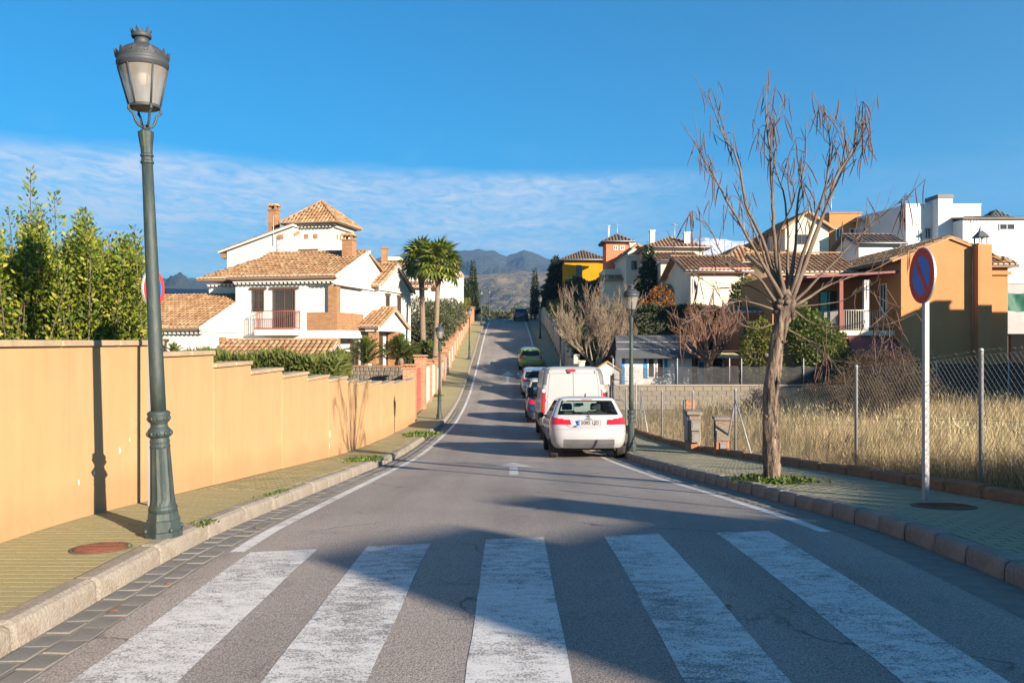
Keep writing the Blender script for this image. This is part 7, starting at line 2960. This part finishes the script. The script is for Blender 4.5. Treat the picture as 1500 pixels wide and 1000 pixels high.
def car_contour(w, yr, yf, rr, rf, bow, fbow):
    """closed plan outline (counter-clockwise seen from above, from rear-left corner)"""
    P = []
    for i in range(NR):
        x = lerp(-w + rr, w - rr, i / (NR - 1))
        P.append((x, yr + bow * (x / w) ** 2))
    yb = yr + bow * ((w - rr) / w) ** 2
    for i in range(1, NC):
        a = math.pi / 2 * i / NC
        P.append((w - rr + rr * math.sin(a), yb + rr - rr * math.cos(a)))
    fb = yf - fbow * ((w - rf) / w) ** 2
    for i in range(NS):
        t = i / (NS - 1)
        P.append((w, lerp(yb + rr, fb - rf, t)))
    for i in range(1, NC):
        a = math.pi / 2 * i / NC
        P.append((w - rf + rf * math.cos(a), fb - rf + rf * math.sin(a)))
    for i in range(NR):
        x = lerp(w - rf, -w + rf, i / (NR - 1))
        P.append((x, yf - fbow * (x / w) ** 2))
    for i in range(1, NC):
        a = math.pi / 2 * i / NC
        P.append((-w + rf - rf * math.sin(a), fb - rf + rf * math.cos(a)))
    for i in range(NS):
        t = i / (NS - 1)
        P.append((-w, lerp(fb - rf, yb + rr, t)))
    for i in range(1, NC):
        a = math.pi / 2 * i / NC
        P.append((-w + rr - rr * math.cos(a), yb + rr - rr * math.sin(a)))
    return P


I_RR = NR                    # right rear corner starts
I_RS = NR + NC - 1           # right side starts
I_RF = I_RS + NS
I_F = I_RF + NC - 1
I_LF = I_F + NR
I_LS = I_LF + NC - 1
I_LR = I_LS + NS
NTOT = I_LR + NC - 1


class Body:
    def __init__(self, keys, sub=4):
        """keys: (z, w, yr, yf, rr, rf, bow, fbow)"""
        K = np.array(keys, float)
        self.lv = []
        n = len(K)
        for i in range(n - 1):
            for s in range(sub):
                u = s / sub
                self.lv.append((i + u, K[i] * (1 - u) + K[i + 1] * u))
        self.lv.append((n - 1, K[-1]))
        # soften the key polyline a little
        arr = np.array([k for _, k in self.lv])
        for _ in range(2):
            a2 = arr.copy()
            a2[1:-1] = arr[1:-1] * .5 + (arr[:-2] + arr[2:]) * .25
            arr = a2
        self.k = [p for p, _ in self.lv]
        self.rows = []
        for row in arr:
            z, w, yr, yf, rr, rf, bow, fbow = row
            self.rows.append([Vector((x, y, z)) for x, y in car_contour(w, yr, yf, rr, rf, bow, fbow)])
        self.sub = sub

    def pt(self, kpos, j, off=0.0):
        f = min(max(kpos * self.sub, 0), len(self.rows) - 1.001)
        i = int(f)
        u = f - i
        j0 = int(math.floor(j)) % NTOT
        j1 = (j0 + 1) % NTOT
        v = j - math.floor(j)
        r0, r1 = self.rows[i], self.rows[i + 1]
        p = (r0[j0] * (1 - v) + r0[j1] * v) * (1 - u) + (r1[j0] * (1 - v) + r1[j1] * v) * u
        if off:
            du = (r1[j0] - r0[j0])
            dv = (r0[j1] - r0[j0])
            n = dv.cross(du)
            if n.length > 1e-9:
                p = p + n.normalized() * off
        return p

    def split(self, parent, regions, paint, default='body'):
        """regions: list of (name, material, test(kpos, j)); first match wins; offset keeps pieces distinct"""
        buckets = {}
        for i in range(len(self.rows) - 1):
            kp = (i + .5) / self.sub
            for j in range(NTOT):
                key = None
                for r, (nm, mt, test) in enumerate(regions):
                    if test(kp, j):
                        key = r
                        break
                buckets.setdefault(key, []).append((i, j))
        out = {}
        for key, cells in buckets.items():
            idx, V, F = {}, [], []

            def vid(i, j):
                j %= NTOT
                if (i, j) not in idx:
                    idx[(i, j)] = len(V)
                    V.append(self.rows[i][j])
                return idx[(i, j)]
            for (i, j) in cells:
                F.append((vid(i, j), vid(i, j + 1), vid(i + 1, j + 1), vid(i + 1, j)))
            if key is None:
                F.append(tuple(vid(0, j) for j in range(NTOT - 1, -1, -1)))
                F.append(tuple(vid(len(self.rows) - 1, j) for j in range(NTOT)))
                nm, mt = default, paint
            else:
                nm, mt, _ = regions[key]
            o = MB().add(V, F, True).build(nm, mt, parent)
            out.setdefault(nm, []).append(o)
        return out

    def ribbon(self, path, w, off, mat, name, parent):
        """a thin strip along (kpos, j) points lying on the body"""
        pts = [self.pt(k, j, off) for k, j in path]
        mb = MB()
        mb.tube(pts, w / 2, 4, cap=True, smooth=False)
        return mb.build(name, mat, parent)


def jrange(a, b):
    return lambda j: a <= j < b


def wheel(parent, x, y, r, w, side):
    n = 28
    t = MB()
    prof = [(r * .60, -w / 2), (r * .93, -w / 2), (r * .985, -w * .40), (r, -w * .30), (r, w * .30), (r * .985, w * .40), (r * .93, w / 2), (r * .60, w / 2)]
    V, F = [], []
    for (rr, xx) in prof:
        for k in range(n):
            an = 2 * math.pi * k / n
            V.append((xx, rr * math.cos(an), rr * math.sin(an)))
    for i in range(len(prof) - 1):
        for k in range(n):
            kk = (k + 1) % n
            F.append((i * n + k, i * n + kk, (i + 1) * n + kk, (i + 1) * n + k))
    wo = t.add(V, F, False).build('wheel', TYRE, parent, (x, y, r))
    # tread grooves
    g = MB()
    for xx in (-w * .18, 0, w * .18):
        for k in range(n):
            a0, a1 = 2 * math.pi * k / n, 2 * math.pi * (k + .8) / n
            rr = r * 1.004
            g.add([(xx - .008, rr * math.cos(a0), rr * math.sin(a0)), (xx + .008, rr * math.cos(a0), rr * math.sin(a0)), (xx + .008, rr * math.cos(a1), rr * math.sin(a1)), (xx - .008, rr * math.cos(a1), rr * math.sin(a1))], [(0, 1, 2, 3)])
    g.build('tread_groove', BLACKPL, wo)
    rm = MB()
    xo = side * w * .40
    for k in range(5):
        an = 2 * math.pi * k / 5
        c, s = math.cos(an), math.sin(an)
        p = [(xo, .05 * -s - .0 * c, .05 * c), (xo, r * .56 * c - .05 * s, r * .56 * s + .05 * c), (xo, r * .56 * c + .05 * s, r * .56 * s - .05 * c), (xo, .05 * s, -.05 * c)]
        rm.prism(p, (-side * .03, 0, 0))
    for (ra, rb) in ((r * .52, r * .61),):
        V, F = [], []
        for rr in (ra, rb):
            for k in range(n):
                an = 2 * math.pi * k / n
                V.append((xo, rr * math.cos(an), rr * math.sin(an)))
        for k in range(n):
            kk = (k + 1) % n
            F.append((k, kk, n + kk, n + k))
        rm.add(V, F)
    rm.build('rim', RIM, wo)
    return wo


def plate(parent, loc, rot, text, w=.52, h=.11):
    p = MB().cbox(-w / 2, w / 2, -.006, 0, -h / 2, h / 2, .004).build('number_plate', PLATEW, parent, loc, rot)
    MB().box(-w / 2 + .003, -w / 2 + .045, -.0085, -.0061, -h / 2 + .003, h / 2 - .003).build('blue_band', PLATEB, p)
    fr = MB()
    for (a, b, c, d) in ((-w / 2 - .006, w / 2 + .006, h / 2, h / 2 + .008), (-w / 2 - .006, w / 2 + .006, -h / 2 - .008, -h / 2), (-w / 2 - .008, -w / 2, -h / 2, h / 2), (w / 2, w / 2 + .008, -h / 2, h / 2)):
        fr.box(a, b, -.008, .002, c, d)
    fr.build('plate_frame', BLACKPL, p)
    if text:
        me = text_mesh(text, h * .98)
        me.materials.append(INK)
        o = link('plate_characters', me, None, p, (.022, -.0085, 0), (R(90), 0, 0))
        o.scale = (1.02, 1.0, 1.0)
    return p


def place(t, x, yrear, L):
    """stand the vehicle with its rear overhang at yrear on the sloping road"""
    ym = yrear + L / 2
    ya, yb = yrear + L * .2, yrear + L * .8
    pitch = math.atan2(zr(yb) - zr(ya), yb - ya)
    z = (zr(ya) + zr(yb)) / 2
    t.location = (x, ym, z)
    t.rotation_euler = (pitch, 0, .0065)


def hatchback(label, cat, x, yrear, col, keys, L, W, H, plate_text, glass, detail=2, tail='wide', badge=None, wheel_r=.315, rough=.25, metal=0.0, name='parked_car', lamp_k=(3.9, 5.1), win_k=(6.1, 7.9)):
    t = thing(name, label, cat, group='cars parked along the right kerb')
    paint = car_paint('paint_%s' % label.split()[0] + str(round(yrear)), col, rough, metal=metal)
    b = Body(keys)
    wk0, wk1 = win_k
    l0, l1 = lamp_k
    ji = 1
    rear_w = lambda k, j: wk0 <= k < wk1 and (j < NR + 1 or j >= NTOT - 2)
    wind = lambda k, j: wk0 <= k < wk1 and I_F + 1 <= j < I_F + NR - 2
    sr1 = lambda k, j: wk0 + .25 <= k < wk1 and I_RS + 3 <= j < I_RS + 12
    sr2 = lambda k, j: wk0 + .25 <= k < wk1 and I_RS + 13 <= j < I_RS + 23
    sl1 = lambda k, j: wk0 + .25 <= k < wk1 and I_LS + 1 <= j < I_LS + 11
    sl2 = lambda k, j: wk0 + .25 <= k < wk1 and I_LS + 12 <= j < I_LS + 21
    inn = 2
    nl = inn + NC

    def lamp(k, q):                      # q counts cells from the inner edge outwards
        return 0 <= q < nl and l0 <= k < l1 + 1.1 * q / nl
    lampL = lambda k, j: lamp(k, (inn - 1 - j) if j < inn else (inn - 1 + NTOT - j if j >= I_LR else -1))
    lampR = lambda k, j: lamp(k, j - (NR - 1 - inn) if j < I_RS else -1)
    lowtrim = lambda k, j: .0 <= k < 1.75 and (j < NR or j >= NTOT - 1)
    regs = [('rear_window', glass, rear_w), ('windscreen', glass, wind), ('side_window', glass, sr1), ('side_window', glass, sr2), ('side_window', glass, sl1), ('side_window', glass, sl2),
            ('tail_light', REDLENS, lampL), ('tail_light', REDLENS, lampR), ('bumper_trim', GREYPL, lowtrim)]
    parts = b.split(t, regs, paint)
    # black surround of the rear window, tailgate joints
    y_ax_r, y_ax_f = -L / 2 + L * .185, L / 2 - L * .19
    for sx in (-1, 1):
        for yy in (y_ax_r, y_ax_f):
            wheel(t, sx * (W / 2 - .115), yy, wheel_r, .205, sx)
            # dark wheel arch lip
            a = MB()
            V, F = [], []
            n = 14
            for k in range(n + 1):
                an = math.pi * k / n
                for rr in (wheel_r * 1.02, wheel_r * 1.20):
                    V.append((sx * (W / 2 + .006), yy + rr * math.cos(an), wheel_r + rr * math.sin(an) * .98))
            for k in range(n):
                q = (2 * k, 2 * k + 1, 2 * k + 3, 2 * k + 2)
                F.append(q)
            a.add(V, F)
            a.build('wheel_arch', BLACKPL, t)
    if detail >= 1:
        # mirrors
        ym = lerp(-L / 2, L / 2, .66)
        for sx in (-1, 1):
            m = MB()
            m.lathe([(.0, -.075), (.07, -.06), (.085, 0), (.075, .05), (0, .075)], 10, (sx * (W / 2 + .09), ym, H * .655))
            mo = m.build('wing_mirror', BLACKPL if detail == 2 else paint, t)
            MB().box(min(sx * (W / 2 - .08), sx * (W / 2 + .06)), max(sx * (W / 2 - .08), sx * (W / 2 + .06)), ym - .03, ym + .03, H * .63, H * .66).build('mirror_arm', BLACKPL, mo)
    return t, b, paint, parts


# white hatchback: (z, w, yr, yf, rr, rf, bow, fbow)
KH = [(.26, .78, -2.00, 1.96, .26, .30, .10, .20),
      (.36, .86, -2.08, 2.06, .34, .34, .15, .22),
      (.50, .893, -2.125, 2.11, .40, .36, .17, .24),
      (.66, .902, -2.12, 2.10, .40, .36, .17, .24),
      (.80, .895, -2.07, 1.98, .36, .36, .16, .24),
      (.92, .872, -2.00, 1.62, .30, .34, .13, .22),
      (1.00, .835, -1.94, 1.02, .20, .28, .11, .16),
      (1.34, .69, -1.58, .30, .16, .20, .10, .14),
      (1.405, .64, -1.62, .12, .16, .20, .09, .14),
      (1.445, .50, -1.30, -.05, .20, .20, .06, .12),
      (1.46, .25, -.90, -.30, .12, .12, .02, .04)]


def white_car():
    L, W, H = 4.25, 1.804, 1.46
    t, b, paint, parts = hatchback('white hatchback parked at the right kerb, rear towards the camera', 'car', 1.76, 18.75, (.34, .34, .35), KH, L, W, H, None, CARGLASS, detail=2, lamp_k=(4.0, 4.9), win_k=(6.0, 7.2))
    place(t, 1.76, 18.75, L)
    # brand lion, simplified to a rearing figure, with lettering below
    y = b.pt(4.95, 8).y
    em = MB()
    for pts in ([(-.035, .045), (-.01, .05), (.0, .02), (-.02, .01)], [(-.02, .01), (.0, .02), (.03, -.03), (.012, -.045)], [(.0, .02), (.03, .035), (.038, .02), (.012, .0)], [(.012, -.02), (.045, -.05), (.05, -.038), (.022, -.01)], [(-.02, .01), (-.038, -.012), (-.028, -.018), (-.01, .0)], [(.012, -.045), (.0, -.07), (.014, -.072), (.026, -.04)]):
        em.prism([(px, 0, pz_) for px, pz_ in pts], (0, -.006, 0))
    p = b.pt(5.45, 8, .004)
    eo = em.build('emblem', INK, t, (0, p.y - .012, p.z + .035), (R(-22), 0, 0))
    eo.scale = (.72, .72, .72)
    for txt, kk, j, sz in (('PEUGEOT', 5.12, 8, .036), ('308', 3.75, 3.2, .05)):
        me = text_mesh(txt, sz)
        me.materials.append(INK)
        p = b.pt(kk, j, .006)
        o = link('badge_lettering', me, None, t, (p.x, p.y - .016, p.z), (R(90 - 20), 0, 0))
    # number plate recess and plate
    p = b.pt(4.35, 8)
    plate(t, (0, p.y - .014, p.z), (R(-8), 0, 0), '5085 LJD')
    # joints: tailgate outline, bumper top
    b.ribbon([(3.55, j) for j in np.linspace(1.2, 14.8, 20)], .010, .001, BLACKPL, 'tailgate_joint', t)
    b.ribbon([(3.25, j) for j in np.linspace(-3.5, 19.5, 30)], .006, .001, GREYPL, 'bumper_joint', t)
    for sg in (0, 1):
        jj = [1.2, .4, .1] if sg == 0 else [14.8, 15.6, 15.9]
        b.ribbon([(3.55, jj[0]), (3.9, jj[1]), (4.2, jj[2])], .009, .001, BLACKPL, 'tailgate_joint', t)
    # dark band of the window edge and spoiler lip, high brake light
    b.ribbon([(6.02, j) for j in np.linspace(.8, 15.2, 24)], .03, .001, BLACKPL, 'window_seal', t)
    b.ribbon([(7.18, j) for j in np.linspace(.8, 15.2, 24)], .025, .001, BLACKPL, 'window_seal', t)
    b.ribbon([(7.55, j) for j in np.linspace(6, 10, 8)], .018, .002, REDLENS, 'brake_light', t)
    # wiper
    pw = b.pt(6.08, 8, .015)
    wp = MB()
    wp.lathe([(.03, -.02), (.03, .02), (0, .03)], 8, tuple(pw))
    wp.tube([pw + Vector((0, -.01, .01)), b.pt(6.12, 11.5, .02), b.pt(6.10, 13.6, .02)], [.012, .010, .006], 5)
    wp.build('rear_wiper', BLACKPL, t)
    # shark-fin aerial
    MB().prism([(-.012, -1.25, 1.44), (-.012, -1.05, 1.455), (-.012, -1.22, 1.52)], (.024, 0, 0)).build('roof_aerial', BLACKPL, t)
    # inside: shelf, seats, headrests, mirror, dashboard
    ins = MB()
    ins.box(-.62, .62, -1.72, -1.25, .90, .93)
    ins.build('parcel_shelf', SEAT, t)
    for sx in (-.36, .36):
        s = MB().cbox(sx - .24, sx + .24, -.15, .02, .45, 1.08, .06)
        s.cbox(sx - .13, sx + .13, -.12, -.03, 1.10, 1.27, .04)
        s.build('front_seat', SEAT, t)
    s = MB()
    for sx in (-.42, .0, .42):
        s.cbox(sx - .11, sx + .11, -1.18, -1.08, .92, 1.08, .03)
    s.cbox(-.6, .6, -1.2, -1.05, .4, .95, .05)
    s.build('rear_seat', SEAT, t)
    MB().cbox(-.65, .65, .55, .95, .6, .98, .04).build('dashboard', SEAT, t)
    MB().cbox(-.10, .10, .33, .35, 1.20, 1.27, .01).build('inner_mirror', BLACKPL, t)
    # under-bumper and exhaust
    MB().box(-.60, .60, -1.5, 1.7, .19, .26).build('underbody', BLACKPL, t)
    # roof bars glint: chrome strip along the side windows
    for base in (I_RS, I_LS):
        b.ribbon([(6.2, base + q) for q in np.linspace(1, 23, 16)], .02, .002, CHROME, 'window_trim', t)


white_car()

# white van
KV = [(.34, .93, -2.72, 2.55, .12, .30, .02, .25),
      (.50, .985, -2.76, 2.70, .13, .34, .02, .30),
      (.80, 1.00, -2.77, 2.74, .14, .36, .02, .32),
      (1.10, 1.00, -2.77, 2.60, .14, .36, .02, .30),
      (1.25, .99, -2.765, 1.95, .14, .34, .02, .26),
      (1.75, .955, -2.72, 1.45, .14, .30, .02, .22),
      (2.10, .915, -2.66, 1.05, .15, .26, .03, .18),
      (2.24, .86, -2.60, .80, .18, .24, .04, .14),
      (2.30, .70, -2.45, .50, .25, .25, .05, .10),
      (2.31, .30, -2.0, .10, .2, .2, .02, .05)]


def white_van():
    L, W, H = 5.5, 2.0, 2.31
    t = thing('delivery_van', 'white panel van parked just beyond the white hatchback', 'van', group='cars parked along the right kerb')
    paint = car_paint('paint_van', (.30, .30, .297), .4)
    b = Body(KV)
    lamp = lambda k, j: 2.2 <= k < 4.7 and (I_LR + 2 <= j < NTOT)
    lampr = lambda k, j: 2.2 <= k < 4.7 and (NR - 1 <= j < I_RS - 1)
    grey = lambda k, j: 5.0 <= k < 7.0 and ((I_LR + 2 <= j < NTOT) or (NR - 1 <= j < I_RS - 1))
    low = lambda k, j: k < .9
    wl = lambda k, j: 4.1 <= k < 5.8 and I_LS + 1 <= j < I_LS + 7
    wr = lambda k, j: 4.1 <= k < 5.8 and I_RS + 18 <= j < I_RS + 24
    ws = lambda k, j: 4.3 <= k < 6.2 and I_F + 1 <= j < I_F + NR - 2
    b.split(t, [('tail_light', REDLENS, lamp), ('tail_light', REDLENS, lampr), ('pillar_trim', GREYPL, grey), ('bumper', GREYPL, low), ('side_window', CARGLASS_D, wl), ('side_window', CARGLASS_D, wr), ('windscreen', CARGLASS_D, ws)], paint)
    # doors: centre joint, outer joints, pressed panels, hinges, handle
    JO = M('door_joint', (.10, .10, .10, 1), .7)
    b.ribbon([(k, 8.0) for k in np.linspace(1.0, 7.2, 16)], .016, .001, JO, 'door_joint', t)
    for j in (.6, 15.4):
        b.ribbon([(k, j) for k in np.linspace(1.0, 6.9, 16)], .012, .001, JO, 'door_joint', t)
    b.ribbon([(6.95, j) for j in np.linspace(.6, 15.4, 16)], .012, .001, JO, 'door_joint', t)
    b.ribbon([(6.02, j) for j in np.linspace(1.2, 14.8, 16)], .010, .001, JO, 'panel_crease', t)
    for (a, c) in ((1.6, 7.0), (9.0, 14.4)):
        pth = [(2.9, a), (5.8, a), (5.8, c), (2.9, c), (2.9, a)]
        full = []
        for (p0, p1) in zip(pth[:-1], pth[1:]):
            for s in range(6):
                full.append((lerp(p0[0], p1[0], s / 6), lerp(p0[1], p1[1], s / 6)))
        full.append(pth[-1])
        b.ribbon(full, .010, -.001, M('panel_press', (.5, .5, .49, 1), .5), 'pressed_panel', t)
    for j in (.5, 15.5):
        for k in (1.8, 4.0, 6.2):
            p = b.pt(k, j, .012)
            MB().cbox(p.x - .05, p.x + .05, p.y - .02, p.y + .02, p.z - .035, p.z + .035, .01).build('hinge', paint, t)
    p = b.pt(3.3, 8.5, .01)
    MB().cbox(p.x - .02, p.x + .16, p.y - .025, p.y, p.z - .05, p.z + .05, .01).build('door_handle', BLACKPL, t)
    p = b.pt(6.55, 7.3, .01)
    bl = MB().cbox(p.x - .13, p.x + .13, p.y - .05, p.y + .01, p.z - .035, p.z + .035, .012).build('brake_light', REDLENS, t)
    MB().cbox(p.x - .10, p.x - .02, p.y - .075, p.y - .02, p.z - .085, p.z - .037, .01).build('camera', BLACKPL, bl)
    # lens fittings
    for (j0, s) in ((I_LR + 3, 1), (NR + 1, 1)):
        for (k0, m) in ((4.62, CLEARLENS), (2.05, CLEARLENS)):
            p = b.pt(k0, j0 + 1.0, .004)
            MB().cbox(p.x - .05, p.x + .05, p.y - .012, p.y + .02, p.z - .05, p.z + .05, .01).build('lamp_lens', m, t)
    for sx in (-1, 1):
        for yy in (-1.65, 1.75):
            wheel(t, sx * .86, yy, .345, .215, sx)
            a = MB()
            V, F = [], []
            for k in range(15):
                an = math.pi * k / 14
                for rr in (.35, .43):
                    V.append((sx * 1.006, yy + rr * math.cos(an), .345 + rr * math.sin(an)))
            for k in range(14):
                F.append((2 * k, 2 * k + 1, 2 * k + 3, 2 * k + 2))
            a.add(V, F).build('wheel_arch', BLACKPL, t)
        m = MB().cbox(sx * 1.18 - .11, sx * 1.18 + .11, 1.55, 1.68, 1.25, 1.62, .03)
        m.box(min(sx * .95, sx * 1.1), max(sx * .95, sx * 1.1), 1.58, 1.64, 1.3, 1.36)
        m.build('wing_mirror', BLACKPL, t)
        MB().cbox(min(sx * .995, sx * 1.02), max(sx * .995, sx * 1.02), -1.2, 1.3, .62, .78, .008).build('side_moulding', GREYPL, t)
    MB().box(-.80, .80, -2.5, 2.3, .26, .338).build('underbody', BLACKPL, t)
    p = b.pt(.6, 8)
    plate(t, (0, b.pt(1.2, 8).y - .012, .66), (0, 0, 0), None)
    place(t, 1.84, 24.7, L)


white_van()


def other_car(label, x, yrear, col, W=1.76, H=1.47, L=4.1, roof='hatch', cat='car', metal=0.0, rough=.25, win=CARGLASS_D, plate_txt=None, tail='wide'):
    s = W / 1.804
    hz = H / 1.46
    ly = L / 4.25
    keys = [(z * hz, w * s, a * ly, c * ly, d * s, e * s, f, g) for (z, w, a, c, d, e, f, g) in KH]
    if roof == 'suv':
        keys = [(z, w * (1.0 if i < 7 else 1.08), yr - (.10 if i >= 6 else 0), yf, rr, rf, bw, fb) for i, (z, w, yr, yf, rr, rf, bw, fb) in enumerate(keys)]
    t, b, paint, parts = hatchback(label, cat, x, yrear, col, keys, L, W, H, None, win, detail=1, metal=metal, rough=rough, lamp_k=(4.3, 5.4), win_k=(6.0, 7.2), tail=tail, wheel_r=.31 if roof == 'hatch' else .34)
    place(t, x, yrear, L)
    p = b.pt(3.1, 8, .004)
    plate(t, (0, p.y - .012, p.z), (0, 0, 0), plate_txt)
    MB().box(-.66, .66, -L / 2 + .2, L / 2 - .4, .2, .27).build('underbody', BLACKPL, t)
    b.ribbon([(3.6, j) for j in np.linspace(1.2, 14.8, 14)], .012, .001, BLACKPL, 'tailgate_joint', t)
    return t


other_car('dark blue hatchback parked directly beyond the white van', 1.47, 33.6, (.012, .03, .085), 1.76, 1.45, 4.0)
other_car('cream coloured small car between the dark blue car and the white crossover', 1.55, 39.7, (.45, .42, .33), 1.70, 1.5, 3.8)
other_car('white crossover car with red tail lights behind the cream car', 1.42, 45.8, (.36, .37, .38), 1.82, 1.55, 4.3, 'suv')
other_car('lime green hatchback parked alone beyond the row of cars', 1.30, 57.6, (.22, .26, .025), 1.70, 1.47, 4.0)
other_car('dark blue estate car parked at the top of the road', 1.12, 102.5, (.01, .03, .06), 1.80, 1.62, 4.3, 'suv')
# ------------------------------------------------------------------ far hills and snow mountains
def fbm1(x, seed, octaves=5, f0=1.0):
    r = np.random.default_rng(seed)
    y = np.zeros_like(x)
    a = 1.0
    f = f0
    for _ in range(octaves):
        ph = r.uniform(0, 6.28, 3)
        y += a * (np.sin(x * f + ph[0]) + .6 * np.sin(x * f * 1.7 + ph[1]) + .4 * np.sin(x * f * 2.3 + ph[2])) / 2.0
        a *= .5
        f *= 2.05
    return y


def ridge_land(name, az0, az1, r0, r1, crest, base, mat, seed, naz=260, nr=46, rough=.10, kind='structure', back=True):
    """terrain rising from radius r0 to a crest line at r1; crest(az)-> elevation tangent of the skyline"""
    az = np.linspace(az0, az1, naz)
    T = np.linspace(0, 1.0, nr)
    V = np.empty((nr + 4, naz, 3))
    rng = np.random.default_rng(seed)
    hc = np.array([crest(a) for a in az]) * r1
    for i, t in enumerate(T):
        r = r0 + (r1 - r0) * t
        prof = t ** 1.55
        n = fbm1(az * 40 + t * 9, seed, 5, 1.0) * fbm1(az * 23 - t * 15, seed + 3, 4, 1.0)
        n2 = fbm1(az * 95 + t * 31, seed + 5, 4, 1.0)
        z = base + (hc - base) * prof + (r1 * rough) * (n * .10 + n2 * .04 + fbm1(az * 210 - t * 57, seed + 7, 3, 1.0) * .016) * math.sin(math.pi * min(t, .999)) ** .8
        V[i, :, 0] = np.sin(az) * r
        V[i, :, 1] = np.cos(az) * r
        V[i, :, 2] = z
    jag = fbm1(az * 160, seed + 9, 4, 1.0) * r1 * .0012
    V[nr - 1, :, 2] += jag
    for k in range(4):
        r = r1 + (r1 - r0) * .12 * (k + 1)
        V[nr + k, :, 0] = np.sin(az) * r
        V[nr + k, :, 1] = np.cos(az) * r
        V[nr + k, :, 2] = lerp(hc, base, ((k + 1) / 4) ** .8)
    m = nr + 4
    F = [(i * naz + j, i * naz + j + 1, (i + 1) * naz + j + 1, (i + 1) * naz + j) for i in range(m - 1) for j in range(naz - 1)]
    o = link(name, arrays_mesh(name, V.reshape(-1, 3), F, True), mat)
    return tag(o, kind=kind)


def hill_mat():
    k = Nodes('scrub_hills')
    v = k.tc.outputs['Object']
    big = k.noise(v, .004, 6, .62, .5)
    mid = k.noise(v, .016, 6, .7, .4)
    fine = k.noise(v, .07, 4, .75)
    c = k.ramp(big, [(.30, (.045, .06, .032)), (.45, (.15, .12, .07)), (.56, (.27, .20, .12)), (.70, (.10, .10, .05))])
    c = k.mixc(k.ramp(mid, [(.50, (0, 0, 0)), (.60, (.75, .75, .75))]), c, (.04, .055, .03, 1))
    c = k.mixc(k.ramp(fine, [(.60, (0, 0, 0)), (.72, (.5, .5, .5))]), c, (.30, .25, .19, 1))
    k.l(c, k.b.inputs['Base Color'])
    k.b.inputs['Roughness'].default_value = 1.0
    k.b.inputs['Specular IOR Level'].default_value = 0.1
    k.bump(k.math('ADD', mid, k.math('MULTIPLY', fine, .3)), 1.0, 30.0)
    return k.m


def rock_mat():
    k = Nodes('forest_and_crag')
    v = k.tc.outputs['Object']
    big = k.noise(v, .003, 7, .66, .6)
    fine = k.noise(v, .03, 5, .75)
    sep = k.n('ShaderNodeSeparateXYZ')
    k.l(v, sep.inputs[0])
    h = k.math('ADD', k.math('MULTIPLY', sep.outputs['Z'], 1 / 310.0), k.math('MULTIPLY', big, .55))
    c = k.ramp(big, [(.35, (.035, .05, .035)), (.55, (.06, .07, .045)), (.68, (.20, .17, .13))])
    c = k.mixc(k.ramp(h, [(1.05, (0, 0, 0)), (1.18, (.9, .9, .9))]), c, (.33, .29, .25, 1))
    c = k.mixc(.5, c, k.ramp(fine, [(.3, (.5, .5, .5)), (.7, (1.1, 1.1, 1.1))]), 'MULTIPLY')
    k.l(c, k.b.inputs['Base Color'])
    k.b.inputs['Roughness'].default_value = 1.0
    k.bump(k.math('ADD', big, fine), 1.0, 40.0)
    return k.m


def snow_mat():
    k = Nodes('snowfields')
    v = k.tc.outputs['Object']
    big = k.noise(v, .004, 7, .68, .7)
    c = k.ramp(big, [(.42, (.82, .84, .88)), (.56, (.78, .80, .84)), (.66, (.25, .26, .30))])
    k.l(c, k.b.inputs['Base Color'])
    k.b.inputs['Roughness'].default_value = .8
    k.bump(big, 1.0, 60.0)
    return k.m


HILL = hill_mat()
ROCK = rock_mat()
a2 = lambda px: math.atan((px - 750) / 1200)


def crest_px(tab):
    xs = [a2(p) for p, _ in tab]
    ys = [(500 - y) / 1200 for _, y in tab]
    return lambda a: float(np.interp(a, xs, ys)) * math.cos(a)


ridge_land('hill_slopes', R(-60), R(50), 420, 1700, crest_px([(-900, 452), (200, 440), (400, 430), (560, 415), (640, 398), (700, 402), (760, 394), (820, 398), (900, 402), (1100, 395), (1500, 400)]), -44, HILL, 3, 420, 56, .12)
ridge_land('mountain_range', R(-48), R(46), 1650, 3000, crest_px([(-900, 432), (60, 418), (160, 412), (215, 409), (262, 406), (320, 409), (420, 402), (540, 378), (600, 374), (640, 370), (672, 368), (700, 364), (720, 367), (742, 374), (768, 366), (790, 372), (810, 382), (850, 378), (950, 372), (1500, 372)]), 100, ROCK, 8, 760, 46, .13)
ridge_land('snow_mountains', R(2), R(48), 3050, 4000, crest_px([(790, 400), (900, 372), (960, 356), (1010, 352), (1030, 346), (1050, 349), (1080, 353), (1110, 349), (1150, 356), (1250, 362), (1400, 352), (1480, 342), (1520, 346), (1700, 360)]), 230, snow_mat(), 14, 260, 26, .04)

# ------------------------------------------------------------------ haze over the valley
def haze():
    k = bpy.data.materials.new('valley_haze')
    k.use_nodes = True
    nt = k.node_tree
    nt.nodes.clear()
    out = nt.nodes.new('ShaderNodeOutputMaterial')
    v = nt.nodes.new('ShaderNodeVolumePrincipled')
    v.inputs['Color'].default_value = (.30, .58, 1.0, 1)
    v.inputs['Density'].default_value = 2.2e-4
    v.inputs['Anisotropy'].default_value = .3
    nt.links.new(v.outputs[0], out.inputs['Volume'])
    mb = MB().box(-5000, 5000, -700, 5200, -75, 570)
    o = mb.build('haze', k)
    tag(o, kind='stuff')


haze()
